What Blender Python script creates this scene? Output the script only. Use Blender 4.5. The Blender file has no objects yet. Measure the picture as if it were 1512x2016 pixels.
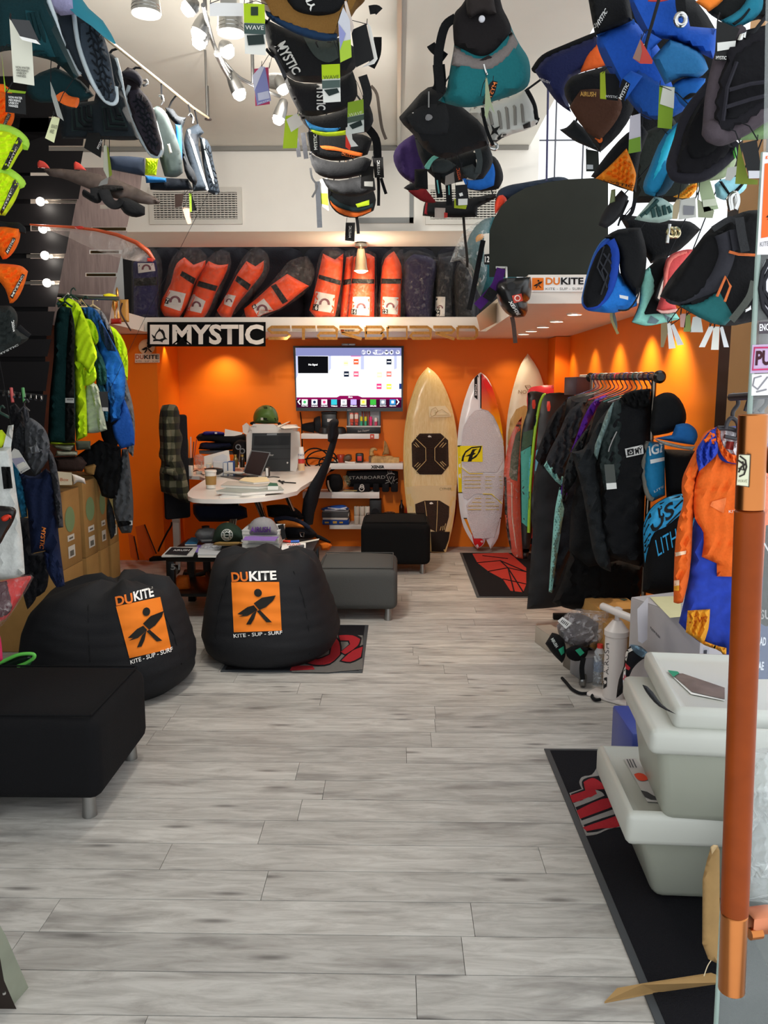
import bpy, bmesh, math, random
import numpy as np
from mathutils import Vector, Matrix
from mathutils.geometry import delaunay_2d_cdt
from mathutils.bvhtree import BVHTree
random.seed(4)
SC = bpy.context.scene
# ---------------- camera ----------------
FPX = 1590.0
PITCH = math.atan(240.0 / FPX)
YAW = math.radians(0.97)
CAM = Vector((0, 0, 1.5))
cd = bpy.data.cameras.new('camera')
cam = bpy.data.objects.new('camera', cd)
SC.collection.objects.link(cam)
cd.sensor_fit = 'VERTICAL'
cd.sensor_height = 36.0
cd.lens = FPX / 2016 * 36.0
cd.clip_start = 0.05
cam.location = CAM
cam.rotation_euler = (math.pi / 2 - PITCH, 0, YAW)
SC.camera = cam
# ---------------- world, exposure ----------------
SC.view_settings.view_transform = 'Standard'
SC.view_settings.look = 'None'
SC.view_settings.gamma = 1.0
SC.view_settings.use_curve_mapping = False
SC.view_settings.exposure = 0.45
SC.cycles.max_bounces = 7
SC.cycles.diffuse_bounces = 4
SC.cycles.transparent_max_bounces = 16
SC.cycles.sample_clamp_indirect = 6.0
SC.cycles.caustics_reflective = False
SC.cycles.caustics_refractive = False
world = bpy.data.worlds.new('overcast')
SC.world = world
world.use_nodes = True
bg = world.node_tree.nodes['Background']
bg.inputs[0].default_value = (0.93, 0.97, 1.0, 1)
bg.inputs[1].default_value = 1.25
def lamp(kind, loc, energy, color=(1, .93, .84), target=None, size=.05, spot=70, blend=.6):
	l = bpy.data.lights.new('light_source', kind)
	l.energy = energy
	l.color = color
	if kind == 'SPOT':
		l.spot_size = math.radians(spot)
		l.spot_blend = blend
		l.shadow_soft_size = size
	elif kind == 'POINT':
		l.shadow_soft_size = size
	o = bpy.data.objects.new('light_source', l)
	SC.collection.objects.link(o)
	o.location = loc
	if target is not None:
		o.rotation_euler = (Vector(target) - Vector(loc)).to_track_quat('-Z', 'Y').to_euler()
	return o
# ---------------- pixel helpers (photograph 1512 x 2016) ----------------
_R = cam.rotation_euler.to_matrix()
def ray(x, y):
	return _R @ Vector(((x - 756) / FPX, -(y - 1008) / FPX, -1))
def P(x, y, Y):
	d = ray(x, y)
	return CAM + d * (Y / d.y)
def PF(x, y, h=0.0):
	d = ray(x, y)
	return CAM + d * ((h - 1.5) / d.z)
def Yz(y, z, x=756):
	d = ray(x, y)
	return d.y * (z - 1.5) / d.z
CROP = {'A': (0, 0, 3.024), 'B': (350, 0, 3.024), 'C': (750, 0, 3.78), 'D': (1050, 0, 3.2727), 'E': (1000, 350, 2.953),
		'F': (0, 400, 4.32), 'G': (0, 750, 4.32), 'H': (250, 450, 3.36), 'I': (600, 450, 3.36), 'J': (300, 750, 4.32),
		'K': (560, 660, 5.04), 'L': (780, 680, 4.447), 'N': (1000, 720, 3.78), 'O': (1000, 1100, 3.024), 'Q': (0, 1050, 2.016),
		'R': (1150, 1450, 3.561), 'a': (0, 0, 5.815), 'b': (0, 220, 5.815), 'c': (0, 500, 5.815), 'd': (0, 960, 4.58),
		'e': (1280, 780, 3.733), 'f': (1380, 300, 4.03), 'g': (860, 350, 5.04), 'h': (0, 1700, 3.78), 'p': (0, 0, 1)}
def px(s):
	if isinstance(s, str):
		k, *r = s.split()
		ox, oy, sc = CROP[k]
		return [(ox + float(a) / sc, oy + float(b) / sc) for a, b in (t.split(',') for t in r)]
	return [tuple(q) for q in s]
def lin(c):
	return c / 12.92 if c <= .04045 else ((c + .055) / 1.055) ** 2.4
def rgb(h):
	h = h.lstrip('#')
	return tuple(lin(int(h[i:i + 2], 16) / 255) for i in (0, 2, 4)) + (1,)
# ---------------- materials ----------------
_mats = {}
def mat(kind, col, rough=.6, metal=0., scale=40., bump=.1, var=.12, spec=.4, sheen=0.):
	key = (kind, col, rough, metal, scale, bump, var)
	if key in _mats:
		return _mats[key]
	m = bpy.data.materials.new(kind + '_' + col.strip('#'))
	m.use_nodes = True
	nt = m.node_tree
	b = nt.nodes['Principled BSDF']
	b.inputs['Roughness'].default_value = rough
	b.inputs['Metallic'].default_value = metal
	b.inputs['Specular IOR Level'].default_value = spec
	c = rgb(col)
	tc = nt.nodes.new('ShaderNodeTexCoord')
	no = nt.nodes.new('ShaderNodeTexNoise')
	no.inputs['Scale'].default_value = scale
	no.inputs['Detail'].default_value = 3
	nt.links.new(tc.outputs['Object'], no.inputs['Vector'])
	mx = nt.nodes.new('ShaderNodeMix')
	mx.data_type = 'RGBA'
	mx.inputs[6].default_value = tuple(v * (1 - var) for v in c[:3]) + (1,)
	mx.inputs[7].default_value = tuple(min(1, v * (1 + var)) for v in c[:3]) + (1,)
	nt.links.new(no.outputs[0], mx.inputs[0])
	nt.links.new(mx.outputs[2], b.inputs['Base Color'])
	if bump:
		bp = nt.nodes.new('ShaderNodeBump')
		bp.inputs['Strength'].default_value = bump
		bp.inputs['Distance'].default_value = .01
		nt.links.new(no.outputs[0], bp.inputs['Height'])
		nt.links.new(bp.outputs[0], b.inputs['Normal'])
	_mats[key] = m
	return m
def fab(c, rough=.9, bump=.35, scale=60.):
	return mat('fabric', c, rough, 0, scale, bump, .15, .2)
def pla(c, rough=.4):
	return mat('plastic', c, rough, 0, 12., 0, .04, .45)
def pap(c):
	return mat('paper', c, .75, 0, 20., 0, .04, .3)
def met(c, rough=.25):
	return mat('metal', c, rough, 1, 30., 0, .05, .5)
def paint(c, rough=.6):
	return mat('paint', c, rough, 0, 6., .02, .04, .3)
def emi(c, s):
	key = ('emit', c, s)
	if key not in _mats:
		m = bpy.data.materials.new('light_' + c.strip('#'))
		m.use_nodes = True
		nt = m.node_tree
		nt.nodes.remove(nt.nodes['Principled BSDF'])
		e = nt.nodes.new('ShaderNodeEmission')
		e.inputs[0].default_value = rgb(c)
		e.inputs[1].default_value = s
		nt.links.new(e.outputs[0], nt.nodes['Material Output'].inputs[0])
		_mats[key] = m
	return _mats[key]
def film(c='#ffffff', alpha=.25, rough=.12, bump=.6, scale=18.):
	"""clear film or glass: mostly see-through, glossy highlights, wrinkles"""
	key = ('film', c, alpha, rough, bump, scale)
	if key not in _mats:
		m = bpy.data.materials.new('clear_film')
		m.use_nodes = True
		nt = m.node_tree
		b = nt.nodes['Principled BSDF']
		b.inputs['Base Color'].default_value = rgb(c)
		b.inputs['Roughness'].default_value = rough
		b.inputs['Alpha'].default_value = alpha
		b.inputs['Specular IOR Level'].default_value = .8
		if bump:
			no = nt.nodes.new('ShaderNodeTexNoise')
			tc = nt.nodes.new('ShaderNodeTexCoord')
			no.inputs['Scale'].default_value = scale
			no.inputs['Detail'].default_value = 4
			no.inputs['Distortion'].default_value = 1.5
			nt.links.new(tc.outputs['Object'], no.inputs['Vector'])
			bp = nt.nodes.new('ShaderNodeBump')
			bp.inputs['Strength'].default_value = bump
			bp.inputs['Distance'].default_value = .05
			nt.links.new(no.outputs[0], bp.inputs['Height'])
			nt.links.new(bp.outputs[0], b.inputs['Normal'])
			rp = nt.nodes.new('ShaderNodeMapRange')
			rp.inputs[1].default_value = .5
			rp.inputs[2].default_value = .75
			rp.inputs[3].default_value = alpha * .55
			rp.inputs[4].default_value = min(1, alpha * 2.6)
			nt.links.new(no.outputs[0], rp.inputs[0])
			nt.links.new(rp.outputs[0], b.inputs['Alpha'])
		_mats[key] = m
	return _mats[key]
def woodmat(name, c1, c2, rough=.5, sc=(1, 14, 14), perobj=False, dark=None):
	m = bpy.data.materials.new(name)
	m.use_nodes = True
	nt = m.node_tree
	b = nt.nodes['Principled BSDF']
	b.inputs['Roughness'].default_value = rough
	b.inputs['Specular IOR Level'].default_value = .35
	tc = nt.nodes.new('ShaderNodeTexCoord')
	mp = nt.nodes.new('ShaderNodeMapping')
	mp.inputs['Scale'].default_value = sc
	nt.links.new(tc.outputs['Object'], mp.inputs[0])
	oi = nt.nodes.new('ShaderNodeObjectInfo')
	if perobj:
		mu = nt.nodes.new('ShaderNodeMath')
		mu.operation = 'MULTIPLY'
		mu.inputs[1].default_value = 60
		nt.links.new(oi.outputs['Random'], mu.inputs[0])
		nt.links.new(mu.outputs[0], mp.inputs['Location'])
	n1 = nt.nodes.new('ShaderNodeTexNoise')
	n1.inputs['Scale'].default_value = 3.2
	n1.inputs['Detail'].default_value = 8
	n1.inputs['Roughness'].default_value = .68
	n1.inputs['Distortion'].default_value = .7
	nt.links.new(mp.outputs[0], n1.inputs['Vector'])
	cr = nt.nodes.new('ShaderNodeValToRGB')
	cr.color_ramp.elements[0].position = .33
	cr.color_ramp.elements[0].color = rgb(c1)
	cr.color_ramp.elements[1].position = .62
	cr.color_ramp.elements[1].color = rgb(c2)
	nt.links.new(n1.outputs[0], cr.inputs[0])
	out = cr.outputs[0]
	if dark:
		mp2 = nt.nodes.new('ShaderNodeMapping')
		mp2.inputs['Scale'].default_value = (2.2, 9, 9)
		nt.links.new(tc.outputs['Object'], mp2.inputs[0])
		if perobj:
			nt.links.new(mu.outputs[0], mp2.inputs['Location'])
		n2 = nt.nodes.new('ShaderNodeTexNoise')
		n2.inputs['Scale'].default_value = 1.3
		n2.inputs['Detail'].default_value = 5
		nt.links.new(mp2.outputs[0], n2.inputs['Vector'])
		r2 = nt.nodes.new('ShaderNodeMapRange')
		r2.inputs[1].default_value = .55
		r2.inputs[2].default_value = .8
		r2.inputs[3].default_value = 0
		r2.inputs[4].default_value = .85
		nt.links.new(n2.outputs[0], r2.inputs[0])
		mx = nt.nodes.new('ShaderNodeMix')
		mx.data_type = 'RGBA'
		nt.links.new(r2.outputs[0], mx.inputs[0])
		nt.links.new(out, mx.inputs[6])
		mx.inputs[7].default_value = rgb(dark)
		vo = nt.nodes.new('ShaderNodeTexVoronoi')
		vo.voronoi_dimensions = '2D'
		vo.inputs['Scale'].default_value = 1.0
		mp3 = nt.nodes.new('ShaderNodeMapping')
		mp3.inputs['Scale'].default_value = (1.3, 6.6, 1)
		nt.links.new(tc.outputs['Object'], mp3.inputs[0])
		if perobj:
			nt.links.new(mu.outputs[0], mp3.inputs['Location'])
		nt.links.new(mp3.outputs[0], vo.inputs['Vector'])
		r3 = nt.nodes.new('ShaderNodeMapRange')
		r3.inputs[1].default_value = .02
		r3.inputs[2].default_value = .09
		r3.inputs[3].default_value = .85
		r3.inputs[4].default_value = 0
		nt.links.new(vo.outputs['Distance'], r3.inputs[0])
		mx3 = nt.nodes.new('ShaderNodeMix')
		mx3.data_type = 'RGBA'
		nt.links.new(r3.outputs[0], mx3.inputs[0])
		nt.links.new(mx.outputs[2], mx3.inputs[6])
		mx3.inputs[7].default_value = rgb(dark)
		mx = mx3
		hs = nt.nodes.new('ShaderNodeMapRange')
		hs.inputs[3].default_value = .86
		hs.inputs[4].default_value = 1.1
		nt.links.new(oi.outputs['Random'], hs.inputs[0])
		ml = nt.nodes.new('ShaderNodeMix')
		ml.data_type = 'RGBA'
		ml.blend_type = 'MULTIPLY'
		ml.inputs[0].default_value = 1
		nt.links.new(mx.outputs[2], ml.inputs[6])
		nt.links.new(hs.outputs[0], ml.inputs[7])
		out = ml.outputs[2]
	nt.links.new(out, b.inputs['Base Color'])
	bp = nt.nodes.new('ShaderNodeBump')
	bp.inputs['Strength'].default_value = .12
	bp.inputs['Distance'].default_value = .004
	nt.links.new(n1.outputs[0], bp.inputs['Height'])
	nt.links.new(bp.outputs[0], b.inputs['Normal'])
	return m
BLK = fab('#17181a')
BLK2 = fab('#222326')
WHT = pla('#eceae6')
STEEL = met('#c9c9c7', .22)
GREYM = met('#8d8d8c', .35)
# ---------------- objects ----------------
W = {}
def T(name, label, cat, loc, group=None):
	o = bpy.data.objects.new(name, None)
	o.empty_display_size = .05
	SC.collection.objects.link(o)
	o.location = loc
	o['label'] = label
	o['category'] = cat
	if group:
		o['group'] = group
	W[o.name] = Vector(loc)
	return o
def struct(o):
	o['kind'] = 'structure'
	return o
def stuff(o):
	o['kind'] = 'stuff'
	return o
def mk(name, verts, faces, m, par=None, smooth=None, fix=True, label=None, loc=None):
	base = W[par.name] if par is not None else Vector(loc or (0, 0, 0))
	me = bpy.data.meshes.new(name)
	me.from_pydata([tuple(Vector(v) - base) for v in verts], [], faces)
	if fix:
		bm = bmesh.new()
		bm.from_mesh(me)
		bmesh.ops.recalc_face_normals(bm, faces=bm.faces)
		bm.to_mesh(me)
		bm.free()
	if smooth is not None:
		me.polygons.foreach_set('use_smooth', [True] * len(me.polygons))
		if smooth < 180:
			me.set_sharp_from_angle(angle=math.radians(smooth))
	me.materials.append(m)
	o = bpy.data.objects.new(name, me)
	SC.collection.objects.link(o)
	if par is not None:
		o.parent = par
	else:
		o.location = base
	if label:
		o['label'] = label
	W[o.name] = base
	return o
def top(o, label, cat, group=None):
	o['label'] = label
	o['category'] = cat
	if group:
		o['group'] = group
	return o
def from_bm(name, bm, m, par=None, smooth=None, loc=None):
	bm.verts.index_update()
	v = [x.co.copy() for x in bm.verts]
	f = [[q.index for q in x.verts] for x in bm.faces]
	bm.free()
	return mk(name, v, f, m, par, smooth, True, loc=loc)
def bbox_bm(bm, c, s, rz=0., bev=0., seg=2, taper=1.0, rot=None):
	ret = bmesh.ops.create_cube(bm, size=1.0)
	vs = ret['verts']
	for v in vs:
		k = taper if v.co.z < 0 else 1.0
		v.co.x *= s[0] * k
		v.co.y *= s[1] * k
		v.co.z *= s[2]
	if bev > 0:
		es = list({e for v in vs for e in v.link_edges})
		r2 = bmesh.ops.bevel(bm, geom=es, offset=bev, segments=seg, profile=.5, affect='EDGES')
		vs = list({v for v in r2['verts']} | {v for v in vs if v.is_valid})
	M_ = Matrix.Translation(Vector(c)) @ (rot.to_4x4() if rot is not None else Matrix.Rotation(rz, 4, 'Z'))
	bmesh.ops.transform(bm, matrix=M_, verts=vs)
def box(name, c, s, m, par=None, rz=0., bev=0., seg=2, taper=1.0, loc=None, rot=None):
	bm = bmesh.new()
	bbox_bm(bm, c, s, rz, bev, seg, taper, rot)
	return from_bm(name, bm, m, par, 40 if bev else None, loc=loc)
def box2(name, a, b, m, par=None, bev=0., loc=None):
	return box(name, [(a[i] + b[i]) / 2 for i in range(3)], [abs(b[i] - a[i]) for i in range(3)], m, par, 0, bev, loc=loc)
def frame_to(d):
	d = Vector(d).normalized()
	return d.to_track_quat('Z', 'Y').to_matrix()
def lathe(name, prof, base, m, par=None, axis=(0, 0, 1), seg=20, smooth=35, caps=True):
	R = frame_to(axis)
	vs, fs = [], []
	n = len(prof)
	for r, z in prof:
		for k in range(seg):
			a = 2 * math.pi * k / seg
			vs.append(Vector(base) + R @ Vector((r * math.cos(a), r * math.sin(a), z)))
	for i in range(n - 1):
		for k in range(seg):
			k2 = (k + 1) % seg
			fs.append((i * seg + k, i * seg + k2, (i + 1) * seg + k2, (i + 1) * seg + k))
	if caps:
		fs.append(tuple(range(seg)))
		fs.append(tuple((n - 1) * seg + k for k in range(seg)))
	return mk(name, vs, fs, m, par, smooth)
def tube_geo(pts, r, seg=8, flat=1.0, closed=False):
	pts = [Vector(p) for p in pts]
	n = len(pts)
	vs, fs = [], []
	up = None
	for i, p in enumerate(pts):
		a = pts[(i - 1) % n] if (closed or i > 0) else p
		b = pts[(i + 1) % n] if (closed or i < n - 1) else p
		t = (b - a)
		if t.length < 1e-9:
			t = Vector((0, 0, 1))
		t.normalize()
		if up is None:
			up = t.orthogonal().normalized()
		up = (up - t * up.dot(t))
		if up.length < 1e-6:
			up = t.orthogonal()
		up.normalize()
		sd = t.cross(up)
		rr = r[i] if isinstance(r, (list, tuple)) else r
		for k in range(seg):
			an = 2 * math.pi * k / seg
			vs.append(p + up * (rr * math.cos(an)) + sd * (rr * flat * math.sin(an)))
	m = n if closed else n - 1
	for i in range(m):
		j = (i + 1) % n
		for k in range(seg):
			k2 = (k + 1) % seg
			fs.append((i * seg + k, i * seg + k2, j * seg + k2, j * seg + k))
	if not closed:
		fs.append(tuple(range(seg)))
		fs.append(tuple((n - 1) * seg + k for k in range(seg)))
	return vs, fs
def tube(name, pts, r, m, par=None, seg=8, flat=1.0, closed=False, sm=False):
	if sm:
		pts = spline(pts, closed)
	v, f = tube_geo(pts, r, seg, flat, closed)
	return mk(name, v, f, m, par, 60)
def tubes(name, paths, r, m, par=None, seg=6):
	vs, fs = [], []
	for p in paths:
		v, f = tube_geo(p, r, seg)
		o = len(vs)
		vs += v
		fs += [tuple(q + o for q in t) for t in f]
	return stuff(mk(name, vs, fs, m, par, 60)) if len(paths) > 1 else mk(name, vs, fs, m, par, 60)
def spline(pts, closed=False, k=4):
	pts = [Vector(p) for p in pts]
	n = len(pts)
	if n < 3:
		return pts
	out = []
	for i in range(n if closed else n - 1):
		p0 = pts[(i - 1) % n] if closed or i > 0 else pts[i]
		p1 = pts[i]
		p2 = pts[(i + 1) % n]
		p3 = pts[(i + 2) % n] if closed or i < n - 2 else p2
		for j in range(k):
			t = j / k
			out.append(.5 * ((2 * p1) + (p2 - p0) * t + (2 * p0 - 5 * p1 + 4 * p2 - p3) * t * t + (3 * p1 - p0 - 3 * p2 + p3) * t ** 3))
	if not closed:
		out.append(pts[-1])
	return out
def soft(pts, k=3):
	"""rounded closed outline that keeps its sharp corners"""
	n = len(pts)
	p = [Vector(q) for q in pts]
	tg = []
	for i in range(n):
		u, v = p[i] - p[i - 1], p[(i + 1) % n] - p[i]
		ang = u.angle(v, 0) if u.length > 1e-6 and v.length > 1e-6 else 0
		t = (u.normalized() + v.normalized()) if ang < math.radians(52) or n < 4 else Vector((0, 0))
		tg.append(t.normalized() if t.length > 1e-6 else t)
	out = []
	for i in range(n):
		j = (i + 1) % n
		L = (p[j] - p[i]).length
		for q in range(k):
			t = q / k
			h1, h2 = 2 * t ** 3 - 3 * t * t + 1, t ** 3 - 2 * t * t + t
			h3, h4 = 3 * t * t - 2 * t ** 3, t ** 3 - t * t
			v = p[i] * h1 + tg[i] * (L * h2) + p[j] * h3 + tg[j] * (L * h4)
			out.append((v.x, v.y))
	return out
def tri(poly, n=110, step=None):
	"""triangulate a pixel polygon with interior points -> pts (N,2), faces, distance to the outline"""
	A = np.array(poly, float)
	B = np.roll(A, -1, 0)
	area = abs(np.sum(A[:, 0] * B[:, 1] - A[:, 1] * B[:, 0])) / 2
	st = step or max(math.sqrt(area / max(n, 4)), .4)
	bd = []
	for a, b in zip(A, B):
		L = np.hypot(*(b - a))
		k = max(1, int(math.ceil(L / st)))
		for j in range(k):
			bd.append(a + (b - a) * j / k)
	bd = np.array(bd)
	C, D = A, B - A
	LL = (D ** 2).sum(1) + 1e-12
	def dist(Q):
		t = np.clip(((Q[:, None, :] - C) * D).sum(2) / LL, 0, 1)
		return np.sqrt((((C + D * t[..., None]) - Q[:, None, :]) ** 2).sum(2)).min(1)
	x0, y0 = A.min(0)
	x1, y1 = A.max(0)
	gx, gy = np.meshgrid(np.arange(x0 + st / 2, x1, st), np.arange(y0 + st / 2, y1, st))
	gx[1::2] += st / 2
	G = np.stack([gx.ravel(), gy.ravel()], 1)
	if len(G):
		ins = np.zeros(len(G), bool)
		for a, b in zip(A, B):
			c = ((a[1] > G[:, 1]) != (b[1] > G[:, 1]))
			with np.errstate(divide='ignore', invalid='ignore'):
				xi = (b[0] - a[0]) * (G[:, 1] - a[1]) / (b[1] - a[1] + 1e-15) + a[0]
			ins ^= c & (G[:, 0] < xi)
		G = G[ins]
		if len(G):
			G = G[dist(G) > st * .42]
	for i in range(len(A)):
		u, v = A[i - 1] - A[i], A[(i + 1) % len(A)] - A[i]
		u, v = u / (np.hypot(*u) + 1e-9), v / (np.hypot(*v) + 1e-9)
		if u @ v > -.5 and len(G):
			q = A[i] + (u + v) / np.hypot(*(u + v)) * min(st * .6, 5)
			if ((G - q) ** 2).sum(1).min() > st * st * .1 and dist(q[None])[0] > .25:
				G = np.concatenate([G, q[None]])
	allp = np.concatenate([bd, G]) if len(G) else bd
	res = delaunay_2d_cdt([Vector((float(p[0]), float(p[1]))) for p in allp], [], [list(range(len(bd)))], 1, 1e-5)
	V = np.array([(v.x, v.y) for v in res[0]])
	return V, [tuple(f) for f in res[2]], dist(V), area
def inflate(name, s, Y, m, par=None, th=.03, tb=None, r=None, ax=0., ay=0., cyl=0., sm=True, n=110, wr=None, label=None, back=True, ref=None):
	"""a padded solid: outline given on the photograph, placed at real distance Y, th thick towards us, tb away"""
	pts = px(s)
	if sm:
		pts = soft(pts)
	V, F, d, area = tri(pts, n)
	r = r or .3 * math.sqrt(area)
	tb = th if tb is None else tb
	if callable(m):
		m = m()
	c = ref or V.mean(0)
	hw = max((V[:, 0].max() - V[:, 0].min()) / 2, 1)
	q = np.clip(1 - np.minimum(d / r, 1), 0, 1)
	pr = np.sqrt(np.clip(1 - q * q, 0, 1))
	base = Y + ax * (V[:, 0] - c[0]) / 100 + ay * (V[:, 1] - c[1]) / 100 - cyl * (1 - ((V[:, 0] - c[0]) / hw) ** 2)
	add = np.zeros(len(V))
	if wr:
		for amp, wl, ang in ([wr] if not isinstance(wr, list) else wr):
			u = V[:, 0] * math.cos(math.radians(ang)) + V[:, 1] * math.sin(math.radians(ang))
			w_ = V[:, 0] * -math.sin(math.radians(ang)) + V[:, 1] * math.cos(math.radians(ang))
			add += amp * np.sin(u * 2 * math.pi / wl + 1.3 * np.sin(w_ / wl * 1.1)) * np.minimum(d / (r * .5), 1)
	vs = [P(V[i, 0], V[i, 1], base[i] - th * pr[i] + add[i]) for i in range(len(V))]
	fs = list(F)
	if back:
		inner = {}
		bnd = d < 1e-3
		for i in range(len(V)):
			if bnd[i]:
				inner[i] = i
			else:
				inner[i] = len(vs)
				vs.append(P(V[i, 0], V[i, 1], base[i] + tb * pr[i]))
		fs += [tuple(inner[j] for j in reversed(f)) for f in F if not (bnd[f[0]] and bnd[f[1]] and bnd[f[2]])]
	o = mk(name, vs, fs, m, par, 70, True, label)
	o['_y'] = float(Y)
	return o
_bvh = {}
def surf(o, off=.003):
	"""pixel -> point just in front of an object's surface"""
	if o.name not in _bvh:
		me = o.data
		b = W[o.name]
		_bvh[o.name] = (BVHTree.FromPolygons([v.co + b for v in me.vertices], [tuple(p.vertices) for p in me.polygons]), [None])
	tree, last = _bvh[o.name]
	def f(x, y):
		d = ray(x, y).normalized()
		h = tree.ray_cast(CAM, d)
		if h[0] is None:
			if last[0] is None:
				n_ = tree.find_nearest(CAM + d * 3)
				last[0] = (n_[0] - CAM).length
			n2 = tree.find_nearest(CAM + d * last[0])
			return n2[0] - d * off
		last[0] = h[3]
		return h[0] - d * off
	return f
def at(Y, ax=0., ay=0., c=(0, 0)):
	return lambda x, y: P(x, y, Y + ax * (x - c[0]) / 100 + ay * (y - c[1]) / 100)
def decal(name, s, f, m, par, sm=False, n=70, label=None):
	pts = px(s)
	if sm:
		pts = soft(pts)
	V, F, d, a = tri(pts, n)
	vs = [f(x, y) for x, y in V]
	o = mk(name, vs, F, m, par, 180, True, label)
	me = o.data
	if len(me.polygons):
		p = me.polygons[0]
		if p.normal.dot(CAM - (p.center + W[o.name])) < 0:
			me.flip_normals()
	return o
def decals(name, ss, f, m, par, sm=False, n=12):
	vs, fs = [], []
	for s in ss:
		pts = px(s)
		if sm:
			pts = soft(pts)
		V, F, d, a = tri(pts, n)
		o = len(vs)
		vs += [f(x, y) for x, y in V]
		fs += [tuple(q + o for q in t) for t in F]
	return stuff(mk(name, vs, fs, m, par, 180)) if len(ss) > 1 else mk(name, vs, fs, m, par, 180)
_txt = {}
def glyphs(s, bold):
	k = (s, bold)
	if k not in _txt:
		cu = bpy.data.curves.new('t', 'FONT')
		cu.body = s
		cu.offset = bold
		cu.resolution_u = 3
		cu.fill_mode = 'FRONT'
		cu.space_line = .9
		ob = bpy.data.objects.new('t', cu)
		me = ob.to_mesh()
		v = np.array([(q.co.x, q.co.y) for q in me.vertices])
		f = [tuple(p.vertices) for p in me.polygons]
		ob.to_mesh_clear()
		bpy.data.objects.remove(ob)
		bpy.data.curves.remove(cu)
		lo, hi = v.min(0), v.max(0)
		_txt[k] = ((v - lo) / (hi - lo), f)
	return _txt[k]
def text(s, q, f, m, par, bold=.02, name='lettering'):
	"""lettering stretched over the quad q = start-top, end-top, end-bottom, start-bottom (pixels)"""
	q = [Vector(a) for a in px(q)]
	v, fs = glyphs(s, bold)
	vs = []
	for u, w in v:
		t = q[0].lerp(q[1], float(u))
		b = q[3].lerp(q[2], float(u))
		p = b.lerp(t, float(w))
		vs.append(f(p.x, p.y))
	o = mk(name, vs, fs, m, par, 180)
	return o
def strap(name, s, Y, w, m, par=None, th=.004, sm=True, Y2=None):
	"""webbing following a pixel path; w = half width in px"""
	pts = [Vector((a, b, 0)) for a, b in px(s)]
	if sm:
		pts = spline(pts)
	n = len(pts)
	vs, fs = [], []
	for i, p in enumerate(pts):
		a = pts[max(0, i - 1)]
		b = pts[min(n - 1, i + 1)]
		t = (b - a).normalized()
		nn = Vector((-t.y, t.x, 0)) * w
		y = Y if Y2 is None else Y + (Y2 - Y) * i / (n - 1)
		for sg, dy in ((1, -th), (-1, -th), (-1, th), (1, th)):
			q = p + nn * sg
			vs.append(P(q.x, q.y, y + dy))
	for i in range(n - 1):
		for k in range(4):
			k2 = (k + 1) % 4
			fs.append((i * 4 + k, i * 4 + k2, i * 4 + 4 + k2, i * 4 + 4 + k))
	fs += [(0, 1, 2, 3), tuple(4 * (n - 1) + k for k in range(4))]
	return mk(name, vs, fs, m, par, 50)
def card(name, s, Y, m, par=None, th=.002, ax=0., ay=0., sm=False, label=None):
	"""a flat stiff piece (tag, sheet, board) of thickness th from a pixel outline"""
	pts = px(s)
	if sm:
		pts = soft(pts)
	cx = sum(a for a, b in pts) / len(pts)
	cy = sum(b for a, b in pts) / len(pts)
	V, F, d, a = tri(pts, 4, step=1e4)
	n = len(V)
	dep = [Y + ax * (x - cx) / 100 + ay * (y - cy) / 100 for x, y in V]
	vs = [P(V[i, 0], V[i, 1], dep[i]) for i in range(n)] + [P(V[i, 0], V[i, 1], dep[i] + th) for i in range(n)]
	fs = list(F) + [tuple(j + n for j in reversed(f)) for f in F]
	ed = {}
	for f in F:
		for k in range(len(f)):
			e = (f[k], f[(k + 1) % len(f)])
			ed[e] = 1
	for (p, q) in list(ed):
		if (q, p) not in ed:
			fs.append((q, p, p + n, q + n))
	o = mk(name, vs, fs, m, par, None, True, label)
	o['_s'] = [Y, ax, ay, cx, cy]
	return o
def cf(o, off=.003):
	Y, ax, ay, cx, cy = o['_s']
	return at(Y - off, ax, ay, (cx, cy))
def mid(s, Y, low=True):
	p = px(s)
	return P(sum(a for a, b in p) / len(p), max(b for a, b in p) if low else min(b for a, b in p), Y)
def sub(q, u0, v0, u1, v1):
	"""sub-quad of a quad given as start-top,end-top,end-bottom,start-bottom"""
	q = [Vector(a) for a in px(q)]
	def g(u, v):
		return tuple(q[0].lerp(q[1], u).lerp(q[3].lerp(q[2], u), v))
	return [g(u0, v0), g(u1, v0), g(u1, v1), g(u0, v1)]
def mystic_mark(q, f, m, par):
	"""the three bladed triangular emblem inside its square, drawn as three curved blades"""
	def B(pts):
		qq = [Vector(a) for a in px(q)]
		return [tuple(qq[0].lerp(qq[1], u).lerp(qq[3].lerp(qq[2], u), v)) for u, v in pts]
	bl = [[(.5, .04), (.44, .2), (.28, .42), (.2, .62), (.02, .48), (.14, .74), (.3, .78), (.26, .66), (.42, .36), (.58, .28), (.62, .22), (.52, .16)],
		[(.66, .2), (.52, .3), (.62, .42), (.72, .66), (.7, .78), (.98, .8), (.84, .66), (.8, .44), (.74, .3)],
		[(.3, .78), (.14, .8), (.1, .92), (.34, .9), (.6, .94), (.66, 1.0), (.7, .88), (.9, .78), (.66, .74), (.5, .8)]]
	return decals('emblem', [B(b) for b in bl], f, m, par, True, 6)
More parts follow.
